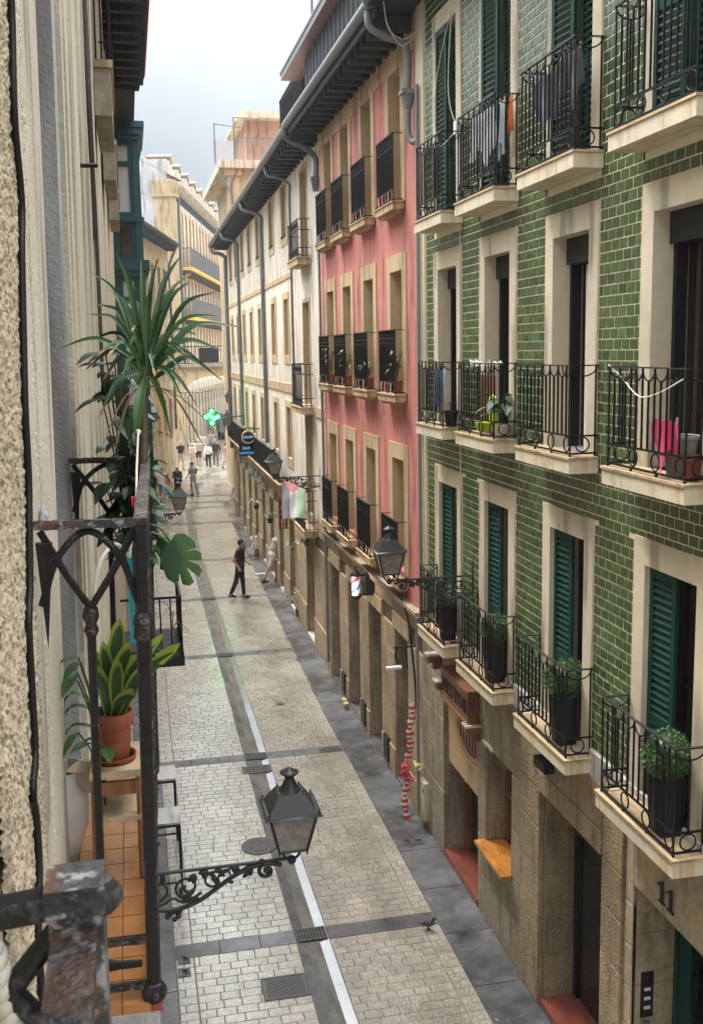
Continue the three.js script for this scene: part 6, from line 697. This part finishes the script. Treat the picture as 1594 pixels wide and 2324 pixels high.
{ const t = thing('stool', 'small wooden stool holding the terracotta pot on the balcony', 'stool', [-0.095, 5.8, -2.97]); mesh('seat', box(-0.165, -0.02, 6.115, 6.137, -2.86, -3.08), M.sand, t); for (const [x, z] of [[-0.155, -2.88], [-0.03, -2.88], [-0.155, -3.06], [-0.03, -3.06]]) mesh('leg', bar([x, 6.115, z], [x * 1.04 - 0.003, 5.8, z], 0.009, 6), M.brown, t); mesh('rail', box(-0.155, -0.03, 6.06, 6.1, -2.872, -2.884), M.brown, t); mesh('shelf', box(-0.16, -0.026, 5.98, 5.995, -2.87, -3.07), M.sand, t); }
{ const t = thing('white_pot', 'white ceramic pot with a dry folded leaf inside the doorway', 'pot', [-0.27, 5.8, -3.1]); mesh('pot', lathe([[0, 0], [0.05, 0], [0.085, 0.09], [0.09, 0.2], [0.08, 0.27], [0.074, 0.27], [0.08, 0.2]], 18).translate(-0.27, 5.8, -3.1), M.whitePaint, t); mesh('soil', new THREE.CylinderGeometry(0.075, 0.075, 0.01, 12).translate(-0.27, 6.02, -3.1), M.soil, t); mesh('dry_leaf', broadLeaf(broadLeaf(new GB(), [-0.25, 6.06, -3.08], [1, 0.25, 0.3], [0, 1, 0], 0.12, 0.1), [-0.2, 6.1, -3.06], [0.6, -0.9, 0.4], [0, 0.4, 1], 0.14, 0.08).geo(), mt([0.52, 0.42, 0.30], { side: D }), t); for (const [y, l] of [[6.26, 0.12], [6.3, 0.09], [6.2, 0.14]]) mesh('leaf', blade(new GB(), [[-0.26, 6.05, -3.1], [-0.22, y, -3.08], [-0.22 + l, y - 0.03, -3.05]], 0.03).geo(), M.leafMid, t); }
// ---------- neighbour's rusty balcony ----------
{
  const t = thing('rusty_balcony', 'narrow wall balcony with pitted rusty iron railing and terracotta floor tiles', 'balcony', [LX, 5.8, -2.3]); const xn = 0.016, xf = 0.052, zn = -2.3, zf = -3.7, yt = 6.945, yf = 5.8, W = LX; const xa = z => xn + (xf - xn) * (zn - z) / (zn - zf);
  mesh('slab', [(() => { const q = new THREE.BufferGeometry(); return box(W + 0.023, 0.028, yf - 0.14, yf - 0.026, zn + 0.02, zf - 0.04); })()], M.greyPlaster, t);
  const R = rnd(44); for (let i = 0; i < 15; i++) { const z = zn + 0.02 - i * 0.1; for (const [a, b] of [[W + 0.024, -0.06], [-0.058, 0.008]]) mesh('tile', box(a, b, yf - 0.025, yf, z - 0.002, z - 0.098), M.clayTile, t); mesh('edge_tile', box(0.01, 0.034 , yf - 0.03, yf + 0.003, z - 0.0015, z - 0.0985), i % 4 ? M.clayTile : M.terracotta, t); }
  // front railing
  const flat = (a, b, w, h) => { const d = V3(b[0] - a[0], b[1] - a[1], b[2] - a[2]), g = new THREE.BoxGeometry(w, h, d.length(), 1, 1, 14); const P = g.attributes.position; for (let i = 0; i < P.count; i++) { const k = hash(i, 7, 2) - 0.5; P.setX(i, P.getX(i) + k * 0.003); P.setY(i, P.getY(i) + (hash(i, 9, 4) - 0.5) * 0.003); } g.lookAt(d); g.translate((a[0] + b[0]) / 2, (a[1] + b[1]) / 2, (a[2] + b[2]) / 2); g.computeVertexNormals(); return g; };
  mesh('front_rail', [flat([xn, yt - 0.004, zn], [xf, yt - 0.004, zf], 0.03, 0.014)], M.ironRust, t); mesh('near_rail', [flat([W, yt - 0.006, zn], [xn, yt - 0.006, zn], 0.02, 0.018)], M.ironRust, t); mesh('far_rail', [flat([W, yt - 0.006, zf], [xf, yt - 0.006, zf], 0.02, 0.018)], M.ironOld, t);
  mesh('bottom_rail', [flat([W, yf + 0.15, zn], [xn, yf + 0.15, zn], 0.014, 0.016), flat([W, yf + 0.035, zn], [xn, yf + 0.035, zn], 0.014, 0.016), flat([xn, yf + 0.05, zn], [xf, yf + 0.05, zf], 0.014, 0.02), flat([xn, yf + 0.15, zn], [xf, yf + 0.15, zf], 0.012, 0.016)], M.ironOld, t);
  const post = (x, z, r) => [bar([x, yf - 0.02, z], [x, yt - 0.01, z], r, 8), lathe([[r, -0.03], [r * 1.45, -0.02], [r * 1.25, 0], [r * 1.5, 0.012], [r * 1.2, 0.03], [r, 0.036]], 10).translate(x, 6.7, z)];
  mesh('corner_post', [...post(xn, zn, 0.0165), ball(xn, yf + 0.015, zn, 0.03, 10, 8)], M.ironOld, t); mesh('corner_post', post(xf, zf, 0.015), M.ironOld, t);
  for (let i = 1; i < 11; i++) { const z = zn - i * 0.127; mesh('baluster', post(xa(z), z, 0.0095), M.ironOld, t); }
  for (const z of [zn, zf]) { const mx = (W + (z === zn ? xn : xf)) / 2, x1 = z === zn ? xn : xf, c = []; c.push(bar([mx, yf + 0.04, z], [mx, 6.74, z], 0.0098, 8), lathe([[0.01, -0.035], [0.017, -0.02], [0.012, -0.005], [0.019, 0.012], [0.016, 0.03], [0.01, 0.036]], 10).translate(mx, 6.72, z)); c.push(tube([[mx, 6.75, z], [mx - 0.05, 6.83, z], [W + 0.012, yt - 0.02, z]], 0.0085, 14, 7), tube([[mx, 6.75, z], [mx + 0.05, 6.83, z], [x1 - 0.012, yt - 0.02, z]], 0.0085, 14, 7), tube([[W + 0.01, 6.76, z], [W + 0.05, 6.87, z], [mx, yt - 0.022, z], [x1 - 0.05, 6.87, z], [x1 - 0.01, 6.76, z]], 0.0085, 22, 7)); mesh('side_panel', c, M.ironOld, t); mesh('wall_spike', (() => { const g = new THREE.ConeGeometry(0.02, 0.24, 6); g.rotateX(Math.PI); g.translate(W + 0.02, 6.78, z); return g; })(), M.ironOld, t); }
  leans.push(t); mesh('lower_scrolls', [tube([[W + 0.05, yf + 0.14, zn], [W + 0.12, yf + 0.1, zn], [W + 0.2, yf + 0.09, zn]], 0.008), tube([[W + 0.05, yf + 0.05, zn], [W + 0.12, yf + 0.085, zn], [W + 0.2, yf + 0.09, zn]], 0.008)], M.ironOld, t);
  mesh('front_arches', Array.from({ length: 11 }, (_, i) => { const z = zn - i * 0.127; return tube([[xa(z), 6.75, z], [xa(z - 0.06), yt - 0.05, z - 0.063], [xa(z - 0.127), 6.75, z - 0.127]], 0.0085, 10, 6); }), M.ironOld, t);
  mesh('rivet', Array.from({ length: 12 }, (_, i) => ball(xa(zn - 0.1) + 0.017, 6.9 - i * 0.07, zn - 0.05 - (i % 2) * 0.06, 0.006, 6, 5)), M.ironOld, t);
}
{ const t = thing('wall_mortar', 'lump of mortar fixing the railing end into the door jamb', 'mortar', [LX, 6.95, -2.33]); mesh('lump', [(() => { const g = new THREE.IcosahedronGeometry(0.022, 2); const P = g.attributes.position; for (let i = 0; i < P.count; i++) { const k = 1 + 0.3 * (hash(Math.round(P.getX(i) * 900), Math.round(P.getY(i) * 900), 3) - 0.5); P.setXYZ(i, P.getX(i) * k * 0.5, P.getY(i) * k * 1.3, P.getZ(i) * k); } g.computeVertexNormals(); g.translate(LX + 0.012, 6.95, -2.33); return g; })()], M.greyPlaster, t); }
{ const t = thing('clothes_line', 'white clothes line knotted over the rusty railing with a red peg', 'clothes line', [0, 6.9, -3]); mesh('cord', [tube([[0.02, 7.06, -3.3], [0.01, 6.98, -3.1], [0.0, 6.9, -2.75], [-0.02, 6.82, -2.5]], 0.0035, 24, 6), ball(0.02, 7.06, -3.3, 0.009)], M.rope, t); mesh('rope_end', [tube([[-0.02, 6.82, -2.5], [-0.05, 6.86, -2.45], [-0.085, 6.83, -2.4], [-0.105, 6.73, -2.36], [-0.1, 6.68, -2.35]], 0.005, 20, 6)], M.rope, t); mesh('peg', box(-0.01, 0.02, 6.9, 6.925, -2.78, -2.8), mt([0.6, 0.03, 0.05]), t); mesh('blue_cloth', box(-0.03, -0.015, 6.55, 6.8, -2.7, -2.78), mt([0.03, 0.3, 0.4]), t); }
{ // own railing in the foreground
  const t = thing('near_railing', 'blurred rusty corner of the nearest iron railing in the lower corner', 'railing', [-0.04, 5.8, -0.68]); const z = -0.7; mesh('corner_post', [box(-0.072, -0.036, 5.8, 6.925, z + 0.018, z - 0.018)], M.ironRust, t); mesh('corner_cap', [ball(-0.036, 6.925, z, 0.014, 8, 6), box(-0.074, -0.034, 6.922, 6.942, z + 0.02, z - 0.02)], M.ironRust, t); mesh('side_rail', [bar([-0.3, 6.905, z], [-0.06, 6.925, z], 0.0125, 8)], M.ironOld, t); mesh('front_rail', [box(-0.07, -0.04, 6.9, 6.915, z + 0.02, 1)], M.ironOld, t); mesh('brace', [tube([[-0.062, 6.91, z], [-0.092, 6.875, z], [-0.1, 6.862, z], [-0.09, 6.845, z], [-0.06, 6.8, z]], 0.0085, 16, 8)], M.ironOld, t);
  const c = thing('coiled_rope', 'white twisted rope at the lower edge of the picture', 'rope', [-0.13, 6.8, -0.7]); mesh('strand', [tube(Array.from({ length: 30 }, (_, i) => [-0.112 + 0.003 * Math.cos(i * 1.2) + i * 0.0006, 6.9 - i * 0.004, -0.7 + 0.003 * Math.sin(i * 1.2)]), 0.006, 90, 7), tube(Array.from({ length: 30 }, (_, i) => [-0.112 - 0.003 * Math.cos(i * 1.2) + i * 0.0006, 6.9 - i * 0.004, -0.7 - 0.003 * Math.sin(i * 1.2)]), 0.006, 90, 7)], M.rope, c);
}
// ---------- balconies farther down on the left ----------
{ const t = thing('small_balcony', 'low black iron balcony with straggly plants behind the monstera leaf', 'balcony', [0, 4.0, -11.6]); const x = 0.42, z0 = -11, z1 = -12.2; mesh('slab', box(LX - 0.1, x + 0.02, 3.95, 4.06, z0, z1), M.plastic, t); for (let i = 0; i <= 12; i++) stick('baluster', unitBaluster, M.iron, t, x, 4.06, 4.72, z0 + (z1 - z0) * i / 12); for (let i = 1; i < 4; i++) stick('baluster', unitBaluster, M.iron, t, x - i * 0.11, 4.06, 4.72, z0); mesh('front_rail', box(x - 0.012, x + 0.012, 4.7, 4.73, z0, z1), M.iron, t); mesh('side_rail', box(LX, x - 0.013, 4.7, 4.725, z0, z0 - 0.02), M.iron, t); mesh('lower_rail', [box(x - 0.01, x + 0.01, 4.12, 4.14, z0, z1), box(LX, x - 0.01, 4.12, 4.14, z0, z0 - 0.018)], M.iron, t); }
{ const t = thing('straggly_plant', 'thin dry trailing plant on the low black balcony', 'plant', [0.36, 4.06, -11.3]), R = rnd(66); for (let i = 0; i < 26; i++) { const a = R() * 6.28, l = 0.18 + R() * 0.25, b = [0.34, 4.2 + R() * 0.25, -11.1 - R() * 0.4]; mesh('leaf', blade(new GB(), [b, [b[0] + Math.cos(a) * l * 0.6, b[1] + 0.1, b[2] + Math.sin(a) * l * 0.5], [b[0] + Math.cos(a) * l, b[1] - 0.02 + R() * 0.08, b[2] + Math.sin(a) * l]], 0.012).geo(), [M.leafDry, M.leafDark, M.leafMid][i % 3], t); } }
// ---------- tables, pigeon, litter ----------
for (const [z, l] of [[-13.75, 'tall white-topped bar table nearest the large lantern'], [-15.25, 'tall white-topped bar table behind the nearer one by the kerb']]) { const t = thing('bar_table', l, 'table', [0.16, 0, z], 'white bar tables along the kerb'); const x0 = -0.08, x1 = 0.39; mesh('tabletop', box(x0, x1, 0.97, 1.0, z + 0.26, z - 0.26), M.marble, t); mesh('apron', box(x0 + 0.01, x1 - 0.01, 0.93, 0.97, z + 0.25, z - 0.25), M.black, t); for (const [x, zz] of [[x0 + 0.02, z + 0.23], [x1 - 0.02, z + 0.23], [x1 - 0.02, z - 0.23], [x0 + 0.02, z - 0.23]]) mesh('leg', box(x - 0.014, x + 0.014, 0, 0.93, zz + 0.014, zz - 0.014), M.black, t); mesh('foot_rail', box(x0 + 0.03, x1 - 0.03, 0.1, 0.12, z + 0.22, z + 0.24), M.black, t); }
{ const t = thing('pigeon', 'dark pigeon standing on the dark cross band of paving', 'bird', [3.36, 0, -11.75]); const pos = [], nor = [], E = (c, r) => (x, y, z) => (Math.hypot((x - c[0]) / r[0], (y - c[1]) / r[1], (z - c[2]) / r[2]) - 1) * Math.min(...r), fs = [E([0, 0.12, 0], [0.055, 0.055, 0.1]), E([0.0, 0.165, 0.085], [0.03, 0.045, 0.03]), E([0, 0.21, 0.1], [0.026, 0.026, 0.03]), E([0, 0.205, 0.137], [0.007, 0.007, 0.018]), E([0, 0.11, -0.12], [0.03, 0.014, 0.075]), E([0.02, 0.035, 0.0], [0.008, 0.05, 0.008]), E([-0.02, 0.035, 0.0], [0.008, 0.05, 0.008]), E([0.02, 0.006, 0.015], [0.014, 0.008, 0.026]), E([-0.02, 0.006, 0.015], [0.014, 0.008, 0.026])]; const s = (x, y, z) => { let r = 1; for (const f of fs) { const d = f(x, y, z), k = 0.025, h = Math.max(k - Math.abs(d - r), 0) / k; r = Math.min(d, r) - h * h * k * 0.25; } return r; }; surfaceNet(s, [-0.09, -0.01, -0.23], [0.09, 0.26, 0.18], 0.008, pos, nor); const g = new THREE.BufferGeometry(); g.setAttribute('position', new THREE.Float32BufferAttribute(pos, 3)); g.setAttribute('normal', new THREE.Float32BufferAttribute(nor, 3)); g.scale(0.75, 0.75, 0.75); g.rotateY(1.2); g.translate(3.36, 0, -11.75); mesh('body', g, mt([0.05, 0.052, 0.06], { roughness: 0.6 }), t); }
{ const t = thing('leaflets', 'white scraps of paper lying on the dark kerb by the leaning man', 'paper', [3.95, 0, -33.5]), R = rnd(1); for (let i = 0; i < 4; i++) mesh('scrap', (() => { const g = new THREE.BoxGeometry(0.14, 0.004, 0.1); g.rotateY(R() * 3); g.translate(3.85 + R() * 0.3, 0.008 + i * 0.004, -33.4 - R() * 0.4); return g; })(), M.whitePaint, t); }
{ const t = thing('stone_rubble', 'two loose sandstone blocks lying at the foot of the pink house', 'stone', [4.05, 0, -20.3]); mesh('stone', block(3.98, -1, 0.004, 0.12, -20.0, -20.18, 0.1, 0.02), M.stoneC, t); mesh('stone', block(4.0, -1, 0.004, 0.1, -20.3, -20.5, 0.1, 0.02), M.stoneA, t); }
// plants at the doors of the white house
leafyPlant('hanging_plant', 'trailing green plant in a hanging basket beside the leaning man', 'plant', [4.18, 1.75, -27.9], 26, 0.45, 0.12, 0.1, [M.leafMid, M.leafPale], 51, null);
leafyPlant('hanging_basket', 'small hanging pot of ferny leaves above the leaning man', 'plant', [4.0, 2.1, -31.2], 22, 0.25, 0.22, 0.12, [M.leafPale, M.leafMid], 52, [0.09, 0.14, M.black]);
leafyPlant('doorstep_plant', 'dark potted shrub on the white step of the house doorway', 'plant', [4.3, 0.05, -27.6], 30, 0.6, 0.24, 0.14, [M.leafDark, M.leafGrey], 53, [0.13, 0.2, M.plastic]);
leafyPlant('basket_plant', 'feathery pale basket plant hanging beyond the leaning man', 'plant', [3.95, 2.1, -34.2], 18, 0.25, 0.22, 0.12, [M.leafPale, M.leafMid], 54, [0.09, 0.14, M.black]);
leafyPlant('door_garland', 'dark trailing plant drooping under the balcony beside the flag', 'plant', [4.1, 2.45, -25.2], 30, 0.35, 0.22, 0.12, [M.leafDark, M.leafMid], 55, null);
{ const t = thing('street_mannequin', 'small cream and red figure standing at the foot of the wall down the street', 'statue', [4.15, 0, -36.3]); mesh('figure', [lathe([[0.07, 0], [0.08, 0.1], [0.05, 0.2], [0.07, 0.45], [0.1, 0.55], [0.04, 0.64], [0.07, 0.72], [0.055, 0.8], [0, 0.83]], 12).translate(4.15, 0, -36.3), bar([4.05, 0.6, -36.25], [3.95, 0.4, -36.2], 0.03)], mt([0.7, 0.6, 0.4]), t); mesh('skirt', lathe([[0.1, 0.05], [0.1, 0.2], [0.075, 0.36]], 10).translate(4.15, 0, -36.3), mt([0.25, 0.07, 0.06], { side: D }), t); }
// box balls and pots on the lower green balconies
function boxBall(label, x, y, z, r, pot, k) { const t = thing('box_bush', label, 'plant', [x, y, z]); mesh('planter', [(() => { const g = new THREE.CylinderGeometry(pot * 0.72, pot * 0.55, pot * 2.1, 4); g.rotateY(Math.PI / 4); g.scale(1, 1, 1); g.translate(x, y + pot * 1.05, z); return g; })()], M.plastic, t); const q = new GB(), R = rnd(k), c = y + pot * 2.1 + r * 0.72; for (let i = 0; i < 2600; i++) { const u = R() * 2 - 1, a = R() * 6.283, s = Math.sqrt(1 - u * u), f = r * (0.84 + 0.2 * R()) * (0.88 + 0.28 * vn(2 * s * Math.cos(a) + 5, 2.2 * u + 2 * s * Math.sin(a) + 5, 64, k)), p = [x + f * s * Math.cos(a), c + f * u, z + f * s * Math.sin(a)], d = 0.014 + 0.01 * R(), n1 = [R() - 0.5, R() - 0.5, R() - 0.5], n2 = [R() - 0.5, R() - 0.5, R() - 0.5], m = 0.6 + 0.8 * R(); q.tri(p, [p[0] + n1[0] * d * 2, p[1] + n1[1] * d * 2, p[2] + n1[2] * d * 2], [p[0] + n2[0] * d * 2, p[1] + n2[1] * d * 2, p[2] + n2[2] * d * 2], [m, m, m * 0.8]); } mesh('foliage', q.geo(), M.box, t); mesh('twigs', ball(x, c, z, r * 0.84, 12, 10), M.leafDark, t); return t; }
boxBall('clipped box ball in a black planter on the lower balcony nearest number 11', RX - 0.12, 3.425, -7.15, 0.2, 0.24, 91);
boxBall('clipped box ball behind the bars of the lower balcony above the shop door', RX - 0.12, 3.425, -9.15, 0.2, 0.24, 92);
boxBall('greyish clipped box ball on the lower balcony above the bar window', RX - 0.12, 3.425, -11.15, 0.17, 0.24, 93);
boxBall('small clipped box ball on the lower balcony behind the lantern bracket', RX - 0.12, 3.425, -13.0, 0.15, 0.22, 94);
// laundry and things on the balconies
function cloth(name, label, mat, z0, z1, y1, y0, x, folds = 9, group) { const t = thing(name, label, 'laundry', [x, y0, (z0 + z1) / 2], group), q = new GB(), n = 18, m = 8, R = rnd(Math.round(-z0 * 77)); const ph = R() * 6, P = (i, j) => { const u = i / n, v = j / m, low = y0 + (0.1 * Math.sin(u * folds * 0.8 + ph) + 0.05 * Math.sin(u * folds * 2.3)) * v; return [x + 0.025 * Math.sin(u * folds + ph) * (0.3 + v), y1 + (low - y1) * v, z0 + (z1 - z0) * (u + 0.04 * Math.sin(v * 4 + ph))]; }; for (let i = 0; i < n; i++) for (let j = 0; j < m; j++) q.quad(P(i, j), P(i + 1, j), P(i + 1, j + 1), P(i, j + 1)); mesh('fabric', q.geo(), mat, t); mesh('peg', [box(x - 0.008, x + 0.008, y1 - 0.02, y1 + 0.03, z0 - 0.01, z0 - 0.03), box(x - 0.008, x + 0.008, y1 - 0.02, y1 + 0.03, z1 + 0.03, z1 + 0.01)], M.sand, t); return t; }
const fab = c => mt(c, { side: D, roughness: 1, transmission: 0.35 });
cloth('laundry_sheet', 'white laundry hanging on the top balcony beside the orange towel', fab([0.72, 0.72, 0.76]), -11.0, -11.75, 9.86, 9.35, RX - 0.2);
cloth('laundry_shirt', 'pale grey-blue shirt drying at the end of the top balcony line', fab([0.50, 0.54, 0.60]), -10.82, -11.0, 9.88, 9.4, RX - 0.14);
cloth('orange_towel', 'bright orange towel on the top balcony with white laundry', fab([0.85, 0.16, 0.03]), -10.72, -10.8, 9.88, 9.55, RX - 0.1);
cloth('dark_jeans', 'dark blue jeans hanging on the top balcony of the third window', fab([0.035, 0.05, 0.08]), -9.3, -9.85, 9.8, 9.35, RX - 0.2);
cloth('dark_shirt', 'charcoal shirt hanging in folds on the top balcony of the third window', fab([0.045, 0.047, 0.055]), -8.8, -9.25, 9.86, 9.45, RX - 0.2);
cloth('blue_towel', 'sky blue towel on the middle balcony next to the pink house', fab([0.17, 0.33, 0.62]), -12.85, -13.4, 7.04, 6.5, RX - 0.18);
cloth('pink_shirt', 'bright pink garment on the middle balcony with the grey bucket', fab([0.80, 0.03, 0.16]), -6.9, -7.3, 6.74, 6.44, RX - 0.25);
{ const t = thing('bucket', 'grey plastic bucket behind the pink garment on the middle balcony', 'bucket', [RX - 0.09, 6.31, -7.15]); mesh('shell', lathe([[0, 0], [0.1, 0], [0.13, 0.3], [0.14, 0.3], [0.14, 0.28]], 16).translate(RX - 0.09, 6.31, -7.15), M.pvc, t); mesh('rim', ring(RX - 0.09, 6.61, -7.15, 0.135, 0.008, 'y'), M.pvc, t); }
{ const t = thing('terracotta_pots', 'stack of small terracotta pots at the picture edge on the middle balcony', 'pot', [RX - 0.15, 6.31, -6.86]); mesh('pot', lathe([[0, 0], [0.06, 0], [0.075, 0.14], [0.085, 0.14], [0.085, 0.18]], 14).translate(RX - 0.15, 6.31, -6.88), M.terracotta, t); }
{ const t = thing('lime_chair', 'lime green garden chair with a basket on the second middle balcony', 'chair', [RX - 0.15, 6.31, -11.3]); mesh('backrest', (() => { const g = new THREE.SphereGeometry(0.17, 12, 8); g.scale(0.25, 1, 1); g.translate(RX - 0.1, 6.6, -11.3); return g; })(), mt([0.55, 0.85, 0.03], { roughness: 0.4 }), t); mesh('seat', (() => { const g = new THREE.CylinderGeometry(0.15, 0.12, 0.1, 14); g.translate(RX - 0.14, 6.4, -11.35); return g; })(), mt([0.40, 0.55, 0.03], { roughness: 0.4 }), t); }
{ const t = thing('wooden_screen', 'brown wooden board leaning on the second middle balcony', 'board', [RX - 0.05, 6.31, -11.6]); mesh('board', box(RX - 0.08, RX - 0.05, 6.31, 6.98, -11.35, -11.8), M.brown, t); }
leafyPlant('balcony_yucca', 'spiky dark plant in a white pot on the second middle balcony', 'plant', [RX - 0.13, 6.31, -10.95], 16, 0.35, 0.12, 0.2, [M.leafDark, M.leafGrey], 61, [0.08, 0.14, M.whitePaint]);
leafyPlant('black_pot_plant', 'small plant in a black pot on the middle balcony next to the pink house', 'plant', [RX - 0.14, 6.31, -12.75], 8, 0.12, 0.05, 0.06, [M.leafDark, M.leafDry], 62, [0.09, 0.2, M.black]);
[[-15.8, 'yellow-flowered potted plant on the pink house middle balcony nearest the green tiles', M.leafPale, 0.5], [-17.75, 'low potted plant with a pink flamingo beside it on the pink house middle balcony', M.leafMid, 0.3], [-19.55, 'bushy pale-leaved potted plant on the third pink house middle balcony', M.leafPale, 0.55], [-21.25, 'bushy potted plant on the farthest pink house middle balcony', M.leafGrey, 0.55]].forEach(([z, l, m, h], i) => leafyPlant('balcony_plant', l, 'plant', [RX - 0.06, 6.615, z], 24, h, 0.13, 0.1, [m, M.leafMid], 70 + i, [0.085, 0.2, M.terracotta]));
{ const t = thing('garden_flamingo', 'pink flamingo ornament on the pink house middle balcony', 'ornament', [RX - 0.08, 6.6, -17.95]); mesh('figure', [tube([[RX - 0.08, 6.62, -17.95], [RX - 0.08, 6.8, -17.95], [RX - 0.08, 6.88, -17.98], [RX - 0.08, 6.98, -17.93], [RX - 0.08, 7.02, -18.0], [RX - 0.08, 6.96, -18.05]], 0.014, 24, 6), ball(RX - 0.08, 6.82, -17.92, 0.05)], mt([0.75, 0.33, 0.27]), t); }
{ const t = thing('rope_garland', 'white rope strung along the middle balcony above the pink garment', 'rope', [RX - 0.28, 7.0, -7.4]); mesh('cord', tube([[RX - 0.28, 7.14, -8.0], [RX - 0.27, 7.05, -7.8], [RX - 0.28, 6.9, -7.45], [RX - 0.27, 6.93, -7.2], [RX - 0.28, 7.05, -6.8]], 0.006, 40, 6), M.rope, t); }
{ const t = thing('peg_line', 'white clothes pegs and line heaped along the second middle balcony rail', 'clothes line', [RX - 0.2, 7.1, -11.4]), R = rnd(3); mesh('line', [tube([[RX - 0.2, 7.12, -10.85], [RX - 0.2, 7.09, -11.4], [RX - 0.2, 7.12, -11.95]], 0.005, 16, 5)], M.rope, t); for (let i = 0; i < 22; i++) { const g = new THREE.BoxGeometry(0.012, 0.05, 0.02); g.rotateX(R() * 3); g.translate(RX - 0.2 + R() * 0.05, 7.11 + R() * 0.03, -10.85 - R() * 1.05); mesh('peg', g, M.whitePaint, t); } }
for (const t of leans) { const k = 0.02; t.position.x += (t.position.y - 7.3) * k; t.rotation.z = -k; }
scene.traverse(o => { delete o.userData._o; });
renderer.render(scene, camera);
